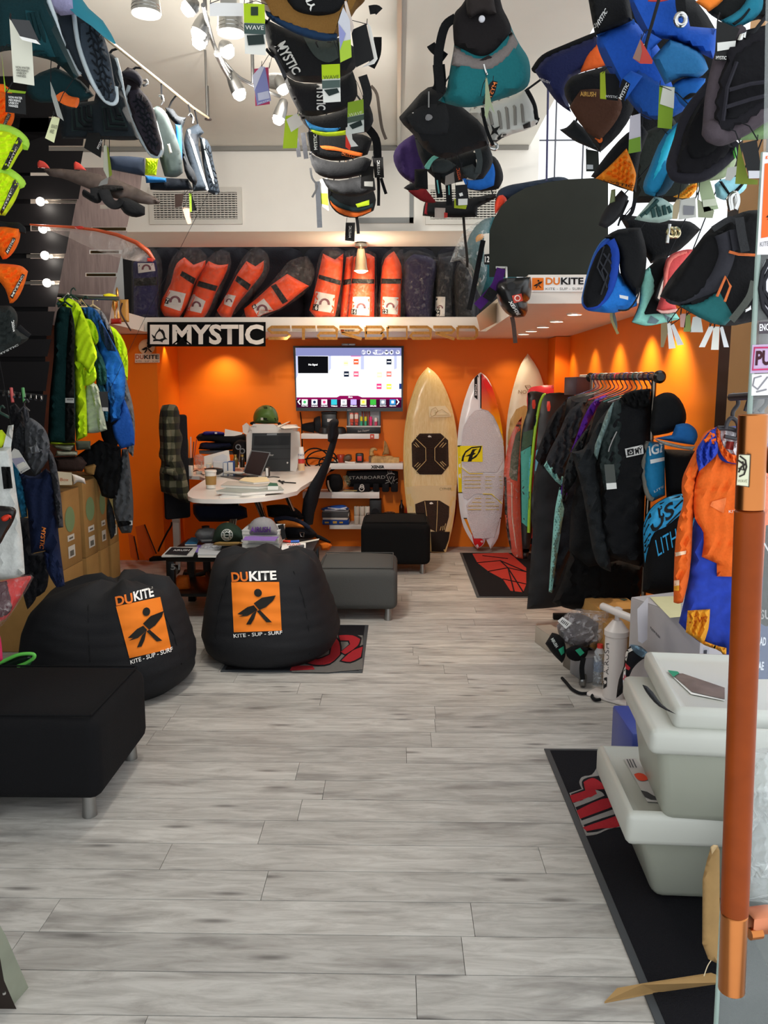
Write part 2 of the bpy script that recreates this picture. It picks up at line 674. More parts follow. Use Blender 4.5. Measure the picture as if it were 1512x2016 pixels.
def surfer_mark(q, f, m, par, back=None):
	"""walking figure carrying a pointed board"""
	qq = [Vector(a) for a in px(q)]
	def B(pts):
		return [tuple(qq[0].lerp(qq[1], u).lerp(qq[3].lerp(qq[2], u), v)) for u, v in pts]
	head = [(.54 + .085 * math.cos(a), .2 + .085 * math.sin(a)) for a in np.linspace(0, 2 * math.pi, 14)[:-1]]
	board1 = [(.08, .64), (.3, .5), (.44, .46), (.52, .56), (.3, .68), (.1, .7), (.2, .66)]
	board2 = [(.44, .42), (.62, .3), (.92, .25), (.86, .36), (.7, .5), (.56, .56)]
	leg1 = [(.4, .64), (.5, .57), (.44, .74), (.36, .86), (.26, .86)]
	leg2 = [(.5, .58), (.57, .56), (.82, .82), (.7, .82)]
	return decals('emblem', [B(x) for x in (head, board1, board2, leg1, leg2)], f, m, par, False, 6)
# ======================= SETTING =======================
CREAM = paint('#efeae1', .7)
CEIL = paint('#e4e0d5', .75)
ORANGE = paint('#f47d10', .5)
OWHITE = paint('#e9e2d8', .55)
DARKW = paint('#141113', .5)
BROWN = paint('#a98f74', .6)
YB = 7.7           # back wall
plank_m = woodmat('grey_wood_plank', '#a09c96', '#c6c3bd', .42, (1.5, 9, 9), True, '#6c6966')
fl = struct(box2('floor', (-2.7, .6, -.06), (1.75, YB + .1, -.006), paint('#3a3632', .8)))
pw = .15
y0 = 2.345 - 10 * pw
row = 0
while y0 < YB:
	x = -2.6 - random.random() * 1.1
	while x < 1.62:
		L = 1.22
		a, b = max(x, -2.6), min(x + L, 1.62)
		if b - a > .02:
			g = .0016
			y1 = min(y0 + pw, YB)
			cxp, cyp = (a + b) / 2, (y0 + y1) / 2
			bm = bmesh.new()
			bbox_bm(bm, (0, 0, -.0045), (b - a - g, y1 - y0 - 2 * g, .009))
			bm.verts.index_update()
			me = bpy.data.meshes.new('plank')
			bm.to_mesh(me)
			bm.free()
			me.materials.append(plank_m)
			o = bpy.data.objects.new('plank', me)
			SC.collection.objects.link(o)
			o.location = (cxp, cyp, 0)
			o.parent = fl
		x += L
	y0 += pw
	row += 1
struct(box2('ceiling', (-2.7, -.3, 3.25), (.0, 6.2, 3.4), CEIL))
struct(box2('ceiling', (.006, -.3, 3.25), (.95, 6.2, 3.4), CEIL))
struct(box2('trim_1', (-.008, .2, 3.235), (.014, 6.19, 3.26), met('#d8d6d0', .4)))
bulk = struct(box2('wall_upper', (-2.7, 6.2, 2.66), (1.02, 6.85, 3.4), CREAM))
struct(box2('shadow_gap_strip', (-2.6, 6.17, 3.222), (.94, 6.2, 3.249), paint('#8d8a84')))  # solid grey strip painted in for the shadow gap below the ceiling
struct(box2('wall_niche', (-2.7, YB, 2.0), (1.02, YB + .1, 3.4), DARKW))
struct(box2('wall_back', (-2.7, YB, -.05), (1.75, YB + .1, 1.999), ORANGE))
struct(box2('wall_right', (1.53, 3.95, -.05), (1.7, YB, 2.0), ORANGE))
struct(box2('wall_corner', (1.4, 7.35, 0), (1.53, YB, 1.97), ORANGE))
struct(box2('wall_pillar', (-2.55, 7.02, 0), (-2.07, YB, 1.97), ORANGE))
struct(box2('wall_left', (-2.7, 6.35, -.05), (-2.55, YB, 2.0), ORANGE))
struct(box2('wall_left', (-2.7, .2, -.05), (-2.55, 5.55, 3.25), DARKW))
struct(box2('wall_left', (-2.7, 5.55, -.05), (-2.55, 6.35, 2.0), DARKW))
struct(box2('wall_left', (-2.7, 5.55, 2.0), (-2.55, YB, 3.25), CREAM))
struct(box2('trim_3', (-2.08, 6.76, 1.975), (.72, YB, 2.09), OWHITE))
struct(box2('trim_4', (.72, 4.62, 1.975), (1.6, YB, 2.13), OWHITE))
struct(box2('trim_5', (-2.55, 5.6, 1.975), (-2.081, YB, 2.09), OWHITE))
struct(box2('trim_6', (1.53, 3.82, 0), (1.7, 3.949, 2.6), paint('#2c1c14', .5)))
struct(box2('trim_7', (1.53, 3.58, 0), (1.7, 3.819, 3.2), paint('#c99a66', .6)))
struct(box2('trim_8', (1.53, 3.52, 0), (1.6, 3.575, 3.2), met('#77777a', .4)))
struct(box2('trim_9', (1.53, 3.36, 0), (1.6, 3.42, 3.2), paint('#c9a27a', .6)))
GLASS = film('#f4fbfa', .06, .02, 0)
w1 = T('window_1', 'tall clear glazing with thin dark bars above the right ledge', 'window', (1.3, YB - .02, 2.15))
w1['kind'] = 'structure'
mk('pane', [(1.02, YB + .02, 2.15), (1.9, YB + .02, 2.15), (1.9, YB + .02, 5.2), (1.02, YB + .02, 5.2)], [(0, 1, 2, 3)], GLASS, w1, None, False)
bars = met('#55555a', .5)
for xx in (1.16, 1.41, 1.66):
	box2('glazing_bar', (xx - .006, YB - .01, 2.13), (xx + .006, YB + .01, 5.2), bars, w1)
for zz in (3.0, 3.72, 4.4):
	box2('glazing_bar', (1.02, YB - .008, zz - .005), (1.9, YB + .008, zz + .005), bars, w1)
w2 = T('window_2', 'tall clear shopfront glazing along the right side', 'window', (1.62, 2.5, 0))
w2['kind'] = 'structure'
mk('pane', [(1.62, 1.3, 0), (1.62, 3.5, 0), (1.62, 3.5, 3.2), (1.62, 1.3, 3.2)], [(0, 1, 2, 3)], GLASS, w2, None, False)
# ---- vents and access panel on the bulkhead ----
YV = 6.2
def vent(q, lab, rows):
	q = px(q)
	t = T('air_vent', lab, 'vent', mid(q, YV - .01))
	a, c = P(*q[0], YV), P(*q[2], YV)
	x0, x1, z1, z0 = a.x, c.x, a.z, c.z
	f = .035
	fm = paint('#d9d4ca', .5)
	for nm, A, B_ in (('frame', (x0, z1 - f), (x1, z1)), ('frame', (x0, z0), (x1, z0 + f)), ('frame', (x0, z0 + f), (x0 + f, z1 - f)), ('frame', (x1 - f, z0 + f), (x1, z1 - f))):
		box2(nm, (A[0], YV - .02, A[1]), (B_[0], YV - .001, B_[1]), fm, t)
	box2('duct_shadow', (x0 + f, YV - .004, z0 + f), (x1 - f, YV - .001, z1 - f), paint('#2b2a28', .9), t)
	bm = bmesh.new()
	hh = (z1 - z0 - 2 * f)
	for i in range(rows):
		z = z0 + f + hh * (i + .5) / rows
		bbox_bm(bm, ((x0 + x1) / 2, YV - .012, z), (x1 - x0 - 2 * f, .012, hh / rows * .45))
	nv = int((x1 - x0) / .03)
	for i in range(nv):
		bbox_bm(bm, (x0 + f + (x1 - x0 - 2 * f) * (i + .5) / nv, YV - .006, (z0 + z1) / 2), (.005, .006, hh))
	stuff(from_bm('grille', bm, fm, t))
vent('p 293,370 478,370 478,442 293,442', 'white louvred air vent on the bulkhead at the left', 12)
vent('p 838,365 985,362 985,442 838,445', 'white louvred air vent on the bulkhead behind the hanging harnesses', 12)
t = T('access_panel', 'flush square access panel framed in grey on the bulkhead', 'panel', mid('p 705,325 815,440', YV - .01))
a, c = P(706, 322, YV), P(814, 440, YV)
box2('cover', (a.x, YV - .012, c.z), (c.x, YV - .001, a.z), CREAM, t)
for A, B_ in (((a.x, c.z), (c.x, c.z + .04)), ((c.x - .03, c.z), (c.x, a.z))):
	box2('edge_strip', (A[0], YV - .016, A[1]), (B_[0], YV - .0125, B_[1]), paint('#8f908e', .6), t)
# ======================= LIGHTS OF THE SHOP =======================
BULB = emi('#fff4e2', 22)
def spot_head(px0, px1, Y, label, energy, tgt, cat='spotlight', group=None):
	a, b = P(*px0, Y), P(*px1, Y)
	d = (b - a).normalized()
	L = (b - a).length
	t = T('spotlight', label, cat, a, group)
	lathe('housing', [(.012, 0), (.022, .01), (.03, L * .55), (.034, L)], a, GREYM, t, d, 14)
	lathe('bulb', [(.0, L * .9), (.028, L * .97), (.03, L + .012), (.018, L + .03), (.0, L + .034)], a, BULB, t, d, 14, caps=False)
	if energy:
		lamp('SPOT', b + d * .06, energy, (1, .95, .88), tgt, .03, 95, .7)
		lamp('POINT', b + d * .07, energy * .16, (1, .95, .88), None, .03)
spot_head((388, 0), (374, 14), 3.3, 'ceiling spotlight with glowing bulb, nearest the top edge', 18, (-1.2, 4.6, 1.2))
spot_head((405, 28), (392, 62), 3.5, 'dark faced ceiling spotlight angled down left on the track', 22, (-1.0, 5.0, 2.4))
spot_head((408, 55), (394, 80), 3.55, 'small cream collared spotlight with glowing bulb on the track', 22, (-.9, 4.0, .4))
spot_head((436, 82), (446, 98), 3.6, 'glowing spotlight right of the paired spotlights on the track', 24, (0, 5.2, .8))
spot_head((452, 142), (470, 182), 3.9, 'slim nickel spotlight glowing below the curved track', 26, (.4, 6.3, 2.9))
spot_head((560, 195), (549, 232), 4.3, 'glowing spotlight half hidden behind the middle harness row', 26, (.3, 6.0, 1.0))
spot_head((545, 150), (556, 172), 4.2, 'glowing spotlight above the half hidden one by the harness row', 10, (1.0, 5.0, 1.0))
t = T('light_track', 'curved nickel ceiling light track between the harness rows', 'light track', P(470, 160, 3.9))
tube('rail', [P(400, 10, 3.3), P(410, 50, 3.5), P(424, 95, 3.65), P(448, 130, 3.85), P(470, 152, 3.95), P(500, 168, 4.05), P(550, 190, 4.3)], .009, GREYM, t, sm=True)
tube('arm', [P(428, 105, 3.65), P(440, 130, 3.8), P(452, 150, 3.9)], .016, GREYM, t, flat=1)
tube('rail', [P(425, 105, 3.65), P(445, 142, 3.8), P(455, 160, 3.9)], .006, GREYM, t)
for pp in ((404, 22), (498, 165)):
	b = P(*pp, 3.9 if pp[0] > 450 else 3.35)
	tube('ceiling_stem', [b, (b.x, b.y, 3.25)], .008, GREYM, t)
def can_light(x0, x1, y0, y1, Y, lab):
	a, b = P((x0 + x1) / 2, y1, Y), P(x1, y1, Y)
	r = (b - a).length
	h = (P((x0 + x1) / 2, y0, Y) - a).length
	t = T('can_light', lab, 'ceiling light', a)
	zz = [(r, 0), (r * .97, h * .2), (r * .985, h * .22), (r * .95, h * .4), (r * .965, h * .42), (r * .93, h * .6), (r * .9, h)]
	lathe('chrome_shade', zz, a, STEEL, t, (0, 0, 1), 28, caps=False)
	lathe('lens', [(0, .012), (r * .9, .012), (r * .9, .02), (0, .02)], a, emi('#fff8ee', 3), t, (0, 0, 1), 20, caps=False)
	box2('ceiling_plate', (a.x - .03, Y - .03, a.z + h), (a.x + .03, Y + .03, 3.25), STEEL, t)
can_light(259, 317, -6, 28, 2.9, 'stepped chrome can light under the ceiling beside the left rail')
can_light(427, 482, 28, 66, 3.2, 'stepped chrome can light behind the green hang tag')
t = T('smoke_detector', 'round white smoke detector on the ceiling above the spotlights', 'detector', P(545, 158, 4.9))
lathe('base', [(.09, 0), (.09, .03), (.07, .05)], P(545, 158, 4.9), WHT, t, (0, 0, 1), 24)
lathe('grille', [(.06, -.03), (.075, -.02), (.075, 0)], P(545, 158, 4.9), fab('#777672'), t, (0, 0, 1), 24)
tube('ceiling_stem', [P(545, 150, 4.9), (P(545, 150, 4.9).x, 4.9, 3.25)], .02, WHT, t)
t = T('sprinkler_head', 'tiny brass sprinkler head below the ceiling past the left rail', 'sprinkler', P(410, 236, 5.0))
tube('stem', [(P(410, 236, 5.0).x, 5.0, 3.25), P(410, 231, 5.0)], .008, GREYM, t)
lathe('deflector', [(.02, 0), (.022, .004), (.008, .006)], P(410, 236, 5.0), GREYM, t)
a = P(711, 534, 6.66)
t = T('pendant_spot', 'chrome bell shaped pendant spot glowing in front of the kite bags', 'pendant light', a)
lathe('bell_shade', [(.062, 0), (.052, .03), (.044, .1), (.03, .16), (.016, .2), (.012, .24)], a, met('#d9c7ae', .2), t, caps=False)
lathe('bulb', [(0, -.018), (.03, -.012), (.056, .004), (.05, .016), (0, .02)], a, emi('#ffdfae', 16), t, caps=False)
tube('stem', [a + Vector((0, 0, .23)), a + Vector((0, 0, .31))], .009, GREYM, t)
lathe('mount', [(.05, 0), (.05, .02), (.04, .03)], (a.x, 6.66, 2.625), GREYM, t)
tube('stem', [(a.x, 6.66, a.z + .3), (a.x, 6.66, 2.63)], .01, GREYM, t)
lamp('SPOT', a + Vector((0, -.02, -.04)), 10, (1, .82, .58), a + Vector((0, .12, -1)), .03, 130, .9)
lamp('POINT', a + Vector((0, -.14, -.03)), 6.0, (1, .8, .55), None, .05)
for i, (xx, yy) in enumerate([(1031, 657), (1046, 651), (1069, 643), (1096, 632), (1131, 618)]):
	p = PF(xx, yy, 1.974)
	t = T('recessed_downlight', ('recessed downlight in the alcove ceiling, ' + ['farthest one next to the hanging helmet strap', 'second from the back wall', 'middle one of the row of five', 'fourth from the back wall', 'nearest and largest of the row'][i]), 'downlight', (p.x, p.y, 1.97))
	lathe('rim', [(.045, -.004), (.05, 0), (.05, .003), (.034, .003)], (p.x, p.y, 1.971), WHT, t, caps=False)
	lathe('bulb', [(0, .002), (.036, .002), (.036, .0028), (0, .0028)], (p.x, p.y, 1.971), emi('#fff0d8', 18), t, caps=False)
for yy, e in ((7.2, 8), (6.4, 10), (5.7, 16), (5.0, 24), (4.5, 28)):
	lamp('SPOT', (1.36, yy, 1.95), e, (1, .84, .6), (1.5, yy, .6), .02, 95, .8)
for xx, yy, e in ((-1.62, 7.5, 14), (-.95, 7.45, 6), (.35, 7.45, 5), (1.05, 7.45, 6)):
	lamp('SPOT', (xx, yy, 1.95), e, (1, .85, .6), (xx, yy + .1, .6), .02, 110, .9)
lamp('SPOT', (-2.02, 7.25, 1.93), 2.5, (1, .8, .45), (-2.12, 7.4, .6), .01, 80, .6)
lamp('SPOT', (-.9, 6.7, 1.94), 12, (1, .9, .78), (-.9, 6.4, .7), .05, 120, .9)
lamp('SPOT', (-1.55, 4.75, 1.9), 6, (1, .88, .72), (-1.8, 4.6, .5), .05, 100, .9)
# ======================= BACK WALL =======================
# ---- television ----
tq = [(577, 681), (795, 681), (793, 810), (583, 809)]
YT = 7.52
t = T('television', 'flat black framed television with lit menu screen on the orange wall', 'television', mid(tq, YT))
w_ = card('cabinet', tq, YT, pla('#0a0a0c', .25), t, .05, 0, -.03)
f = cf(w_, .002)
SQ = 'K 110,125 1160,125 1160,718 122,718'
scr = decal('screen', SQ, f, emi('#fbfbff', 1.05), t)
f2 = cf(w_, .004)
f3 = cf(w_, .006)
decals('menu_band', ['K 111,125 1160,125 1160,205 112,205'], f2, emi('#8488b8', .9), scr)
decals('menu_band', ['K 437,205 462,205 462,330 437,360', 'K 757,205 790,205 790,340 757,340', 'K 1088,205 1115,205 1115,330 1088,340', 'K 112,205 132,205 132,400 116,430'], f2, emi('#b9bfe4', 1), scr)
decals('picture_tile', ['K 132,207 433,209 434,377 135,377'], f2, emi('#0d0d10', 1), scr)
text('No Signal', 'K 238,282 328,282 328,306 238,306', f3, emi('#ffffff', 1), scr, .03)
decals('menu_strip', ['K 120,616 520,616 550,600 730,600 770,616 1160,616 1160,640 122,640'], f2, emi('#8a1152', .9), scr)
decals('menu_strip', ['K 120,640 1160,640 1160,718 122,718'], f2, emi('#3a0a28', .9), scr)
text('More', 'K 635,604 675,604 675,622 635,622', f3, emi('#ffffff', 1), scr, .03)
cols = ['#f4fff4', '#e6eefc', '#f6e6ee', '#35b9c9', '#f0f0ee', '#b9a6f2', '#dff0b0', '#3fae3f', '#8f98a6', '#2e86c4']
names = ['Real Play', 'Camera', 'LG Smart', 'Videos', 'Photos', 'Music', 'Records', 'DMR.LINK', 'Quick Menu', 'Dailymotion']
for i in range(10):
	x = 172 + i * 97
	decals('menu_icon', ['K %d,636 %d,636 %d,690 %d,690' % (x, x + 58, x + 58, x)], f3, emi(cols[i], 1), scr)
	text(names[i], 'K %d,694 %d,694 %d,709 %d,709' % (x - 2, x + 62, x + 62, x - 2), f3, emi('#ffffff', 1), scr, .03)
ins = ['#3fae62', '#20304a', '#d23a78', '#f4ffff', '#b8bcc0', '#dfe0ff', '#e0e23c', '#3fae3f', '#ffffff', '#ffffff']
for i in range(10):
	x = 172 + i * 97
	dd = [(29 + 15 * math.cos(a_), 663 + 15 * math.sin(a_)) for a_ in np.linspace(0, 6.283, 9)[:-1]]
	if i in (0, 1, 2, 8):
		decals('icon_symbol', ['K ' + ' '.join('%.0f,%.0f' % (x + q[0], q[1]) for q in dd)], cf(w_, .007), emi(ins[i], 1), scr)
	elif i in (4, 6, 9):
		decals('icon_symbol', ['K %d,648 %d,648 %d,676 %d,676' % (x + 16, x + 42, x + 42, x + 16)], cf(w_, .007), emi(ins[i], 1), scr)
for x, y, c_ in ((686, 236, '#e0603a'), (1012, 236, '#1c2436'), (590, 358, '#1c2436'), (686, 358, '#e06a86'), (1012, 358, '#e8857a'), (914, 480, '#e0457f'), (1012, 482, '#e6e65a'), (918, 366, '#f6f4c0'), (585, 250, '#f8f6d0')):
	decals('picture_tile', ['K %d,%d %d,%d %d,%d %d,%d' % (x, y, x + 50, y, x + 50, y + 54, x, y + 54)], f2, emi(c_, 1), scr)
	decals('icon_symbol', ['K %d,%d %d,%d %d,%d %d,%d' % (x + 6, y + 22, x + 44, y + 22, x + 44, y + 33, x + 6, y + 33)], f3, emi('#ffffff' if c_ != '#f8f6d0' else '#f0e890', 1), scr)
decals('picture_tile', ['K 658,205 757,205 757,212 658,212'], f2, emi('#f06aa8', 1), scr)
decals('picture_tile', ['K 1138,480 1160,480 1160,534 1138,534'], f2, emi('#243a74', 1), scr)
for x in (785, 836, 1013, 1063, 1124):
	decals('menu_icon', ['K ' + ' '.join('%.0f,%.0f' % (x + 22 * math.cos(a_), 168 + 24 * math.sin(a_)) for a_ in np.linspace(0, 6.283, 13)[:-1])], f2, emi('#ffffff', 1), scr)
decals('icon_symbol', ['K 826,165 838,160 848,168 838,178 828,176', 'K 1002,162 1026,162 1026,174 1002,174', 'K 1057,158 1069,158 1071,178 1055,178', 'K 1118,164 1130,164 1130,172 1118,172'], f3, emi('#20222a', 1), scr)
decals('menu_icon', ['K 875,168 882,150 900,144 960,144 978,150 985,168 978,186 960,192 900,192 882,186'], f2, emi('#ffffff', 1), scr)
decals('icon_symbol', ['K 918,153 960,153 974,160 976,168 974,176 960,183 918,183'], f3, emi('#8e90bd', 1), scr)
decals('menu_icon', ['K 128,660 152,632 160,638 142,660 160,684 152,690', 'K 1142,662 1118,632 1110,638 1128,662 1110,686 1118,692'], f3, emi('#ffffff', 1), scr)
text('LG', 'K 628,736 658,736 658,748 628,748', f, pla('#bbbbbb'), t)
t = T('webcam', 'small grey webcam bar sitting on top of the television', 'webcam', mid('K 568,82 698,82 698,100 568,100', YT))
bb = box('body', P(686, 678.3, YT), (.125, .03, .017), GREYM, t, 0, .004)
lathe('lens', [(.005, 0), (.005, .004)], P(686, 678.2, YT - .016), BLK, t, (0, -1, 0), 10)
# ---- floating shelves ----
def shelf(s, lab, dep=.24):
	q = px(s)
	a, c = P(*q[0], YB - dep), P(*q[2], YB - dep)
	o = box2('wall_shelf', (a.x, YB - dep, c.z), (c.x, YB - .002, a.z), WHT, None, .002)
	return top(o, lab, 'shelf', None), a, c
s1, a1, c1 = shelf('K 164,978 936,978 936,1028 164,1028', 'white floating shelf right below the television')
s2, a2, c2 = shelf('K 420,1272 1175,1272 1175,1330 420,1330', 'white floating shelf with the black lettered sticker on its edge')
s3, a3, c3 = shelf('K 180,1556 942,1556 942,1620 180,1620', 'white floating shelf under the black lettered bag')
s4, a4, c4 = shelf('K 446,1880 980,1880 980,1925 446,1925', 'lowest white floating shelf carrying books and white rolls')
f = at(YB - .243)
decals('sticker', ['K 850,982 890,982 890,1026 850,1026'], f, pap('#d8402c'), s1)
decals('emblem', ['K ' + ' '.join('%.0f,%.0f' % (870 + r_ * math.cos(a_), 1004 + r_ * math.sin(a_)) for a_, r_ in [(k * .7854, 15 if k % 2 else 9) for k in range(8)])], at(YB - .2445), pap('#f3d8cc'), s1)
decals('sticker', ['K 860,1286 996,1286 996,1328 860,1328'], f, pap('#f2f0ec'), s2)
text('XENSR', 'K 858,1290 994,1292 994,1322 858,1324', at(YB - .245), pap('#151515'), s2, .05)
zs = a1.z
YS = YB - .14
t = T('camera_lens', 'black camera lens lying on the upper shelf beside the printer', 'lens', P(605, 850, YS))
lathe('barrel', [(.03, 0), (.035, .02), (.05, .1), (.055, .11)], (P(595, 842, YS).x, YS, zs + .056), BLK, t, (1, .1, 0), 16)
lathe('hood', [(.06, 0), (.075, .03), (.08, .05), (.07, .05)], (P(619, 842, YS).x, YS, zs + .08), BLK2, t, (1, .25, 0), 18)
t = T('camera_case', 'black box shaped case with small white label on upper shelf', 'case', P(650, 850, YS))
box('body', (P(648, 840, YS).x, YS + .04, zs + .09), (.14, .1, .18), pla('#141416'), t, 0, .01)
box('lid', (P(648, 840, YS).x, YS + .04, zs + .19), (.145, .105, .02), pla('#1a1a1c'), t, 0, .006)
decals('label', ['K 424,830 476,830 476,860 424,860'], at(YS - .013), pap('#e8e6e2'), t)
t = T('goggles', 'pair of black goggles with round cups on upper shelf', 'goggles', P(665, 852, YS - .08))
for k_ in (639, 668):
	lathe('cup', [(.06, 0), (.06, .02), (.05, .05), (.03, .06)], (P(k_ + 2, 846, YS).x, YS - .06, zs + .002), pla('#101012', .5), t, (0, 0, 1), 18)
tube('bridge', [(P(640, 846, YS).x, YS - .06, zs + .05), (P(654, 846, YS).x, YS - .07, zs + .056), (P(668, 846, YS).x, YS - .06, zs + .05)], .008, BLK, t)
t = T('display_stand', 'black sun cream display stand on the upper shelf under the television', 'display stand', P(717, 853, YS))
xa, xb = P(683, 850, YS).x, P(749.5, 850, YS).x
box2('base', (xa, YS - .06, zs + .001), (xb, YS + .06, zs + .06), pla('#0d0d0f'), t, .003)
box2('tray', (xa - .002, YS - .062, zs + .06), (xb + .002, YS - .02, zs + .072), pla('#c9c6c2'), t)
box2('backboard', (xa + .01, YS + .04, zs + .06), (xb, YS + .055, zs + .3), pla('#a9acac', .3), t)
box2('side_panel', (xa + .0, YS + .02, zs + .06), (xa + .012, YS + .06, zs + .26), pla('#1d1d1f', .3), t)
box2('side_panel', (xb - .012, YS + .02, zs + .06), (xb, YS + .06, zs + .26), pla('#1d1d1f', .3), t)
text('Sun Zapper', 'K 728,945 845,930 845,955 728,968', at(YS - .063), pap('#9b9a96'), t)
for i, (kx, c1_, c2_, hh, r_, nm) in enumerate([(668, '#d4563f', '#f0e2d6', .12, .018, 'red and cream sun cream tube, left of the pair'), (715, '#d4563f', '#f0e2d6', .12, .018, 'red and cream sun cream tube, right of the pair'),
										(764, '#e4dc1e', '#35b48a', .085, .012, 'yellow capped zinc stick with green base, left one'), (806, '#e4dc1e', '#35b48a', .085, .012, 'yellow capped zinc stick with green base, right one'),
										(856, '#ee2f86', '#e2457f', .085, .013, 'pink zinc stick in the cream display stand'), (907, '#f4f0ee', '#d84f74', .075, .013, 'white capped rosy zinc stick at the stand end')]):
	x = P(560 + kx / 5.04, 845, YS - .04).x
	tt = T('sunscreen_stick' if i > 1 else 'sunscreen_tube', nm, 'sunscreen', (x, YS - .04, zs + .073))
	if i < 2:
		box('body', (x, YS - .04, zs + .073 + hh * .62), (r_ * 2, .02, hh * .76), pla(c1_, .35), tt, 0, .006)
		box('label_band', (x, YS - .051, zs + .073 + hh * .7), (r_ * 1.7, .003, hh * .35), pap(c2_), tt)
		box('cap', (x, YS - .04, zs + .073 + hh * .12), (r_ * 1.5, .018, hh * .22), pla('#c23a28'), tt, 0, .004)
	else:
		lathe('base', [(r_, 0), (r_, hh * .5)], (x, YS - .04, zs + .073), pla(c2_), tt, (0, 0, 1), 14)
		lathe('cap', [(r_ * 1.06, 0), (r_ * 1.06, hh * .42), (r_ * .8, hh * .48)], (x, YS - .04, zs + .073 + hh * .5), pla(c1_), tt, (0, 0, 1), 14)
for kx in (772, 796, 818, 840):
	x = P(560 + kx / 5.04, 830, YS).x
	tt = T('lip_balm', 'thin red lip balm sticks in the back row of the display stand', 'lip balm', (x, YS + .01, zs + .073), 'lip balms in the display stand')
	lathe('body', [(.006, 0), (.006, .13), (.003, .14)], (x, YS + .01, zs + .073), pla('#a84a38'), tt, (0, 0, 1), 8)
zs = a2.z
t = T('tape_measure', 'black tape measure with red centre on the second shelf', 'tape measure', P(708, 912, YS))
x = P(708, 905, YS).x
box('body', (x, YS, zs + .045), (.075, .05, .088), pla('#141414'), t, 0, .014)
box('face', (x, YS - .026, zs + .04), (.04, .004, .045), pla('#d83a30'), t, 0, .0015)
t = T('red_mug', 'small round red cup on the second shelf left of tape measure', 'cup', P(670, 912, YS))
lathe('cup', [(.03, 0), (.042, .02), (.044, .06), (.036, .075)], (P(671, 905, YS).x, YS, zs + .001), pla('#b03a22', .3), t)
tube('handle', [(P(671, 905, YS).x - .04, YS, zs + .06), (P(671, 905, YS).x - .065, YS, zs + .04), (P(671, 905, YS).x - .04, YS, zs + .02)], .006, pla('#b03a22', .3), t, sm=True)
t = T('sunglasses_case', 'brown grey rounded case with white strap on second shelf', 'case', P(686, 912, YS - .02))
inflate('shell', 'K 585,1200 625,1180 665,1185 672,1230 640,1255 580,1250', YS - .02, pla('#5d4a38'), t, .04)
strap('band', 'K 600,1255 650,1262 700,1262', YS - .06, 1.4, pap('#e7e3dc'), t)
t = T('ball', 'small cream ball at the left end of the second shelf', 'ball', P(662, 912, YS - .05))
lathe('shell', [(.002, 0), (.014, .003), (.021, .012), (.021, .024), (.014, .034), (.002, .037)], (P(661.5, 905, YS - .05).x, YS - .05, zs), pla('#e0d2b6'), t)
t = T('wooden_ship', 'carved wooden sailing ship ornament with wave on second shelf', 'ornament', P(757, 912, YS))
wd = woodmat('carved_wood', '#a07a44', '#d8b277', .5, (6, 6, 6))
box2('plinth', (P(731, 905, YS).x, YS - .03, zs), (P(786, 905, YS).x, YS + .03, zs + .05), wd, t, .004)
inflate('hull', 'K 850,1215 880,1195 960,1198 1060,1195 1100,1215 1060,1232 880,1226', YS, wd, t, .025)
inflate('wave', 'K 845,1200 842,1150 860,1120 900,1115 925,1135 915,1150 895,1140 880,1160 895,1185 870,1200', YS, wd, t, .018)
inflate('sail', 'K 968,1190 990,1120 992,1040 1010,1060 1035,1130 1040,1180', YS, woodmat('sail_wood', '#7c5c34', '#b98d55', .5, (5, 5, 5)), t, .012)
tube('mast', [P(755, 897, YS), P(757, 868, YS)], .003, wd, t)
box2('block', (P(726, 905, YS).x, YS - .02, zs), (P(731.5, 905, YS).x, YS + .02, zs + .06), pla('#6a4a2a'), t)
t = T('cable_coil', 'coil of black cable looped beside the spray can', 'cable', P(625, 925, 7.55))
lo = []
for (cx_, cy_, rx_, ry_, ro) in ((633, 905, 30, 18, -.1), (628, 915, 32, 12, .2), (640, 920, 26, 9, -.2), (622, 905, 26, 22, .3), (646, 912, 18, 13, 0)):
	lo.append([P(cx_ + rx_ * math.cos(a_) * math.cos(ro) - ry_ * math.sin(a_) * math.sin(ro), cy_ + rx_ * math.cos(a_) * math.sin(ro) + ry_ * math.sin(a_) * math.cos(ro), 7.5 + .02 * math.sin(a_ * 2)) for a_ in np.linspace(0, 6.283, 26)])
tubes('loops', lo, .007, BLK, t)
zs = a3.z
t = T('board_bag', 'long black bag with grey lettering on the third shelf', 'bag', P(733, 965, YS))
b_ = inflate('body', 'K 620,1345 800,1338 1000,1335 1125,1350 1130,1400 1125,1500 1000,1510 640,1505 600,1440', YS, fab('#101012'), t, .09, sm=False, r=14)
text('STARBOARD', 'K 640,1400 1000,1392 1000,1424 640,1430', surf(b_), pap('#8d8c88'), t, .0)
lns = ['K 1008,1395 1030,1375 1075,1372 1092,1380', 'K 1018,1400 1035,1440 1060,1475 1078,1440 1088,1400', 'K 1025,1345 1030,1372', 'K 1045,1342 1048,1370', 'K 1062,1345 1064,1368', 'K 1000,1470 1040,1455', 'K 1075,1480 1090,1440 1120,1425', 'K 1100,1480 1122,1460', 'K 1008,1440 1030,1445', 'K 1040,1400 1050,1430 1070,1400']
f = surf(b_, .006)
tubes('emblem', [[f(*q) for q in px(l)] for l in lns], .0035, pap('#9a9994'), t, 5)
t = T('helmet_bag', 'black padded pouch with cream strap at the left of third shelf', 'pouch', P(655, 968, YS - .06))
inflate('body', 'K 420,1400 470,1375 550,1380 580,1440 575,1530 520,1555 440,1545 410,1480', YS - .06, fab('#121214'), t, .08)
strap('strap', 'K 432,1440 440,1500 465,1552', YS - .15, 1.6, pap('#cfc8b4'), t)
t = T('plastic_pouch', 'crumpled clear plastic pouch right of the helmet pouch', 'pouch', P(685, 968, YS - .05))
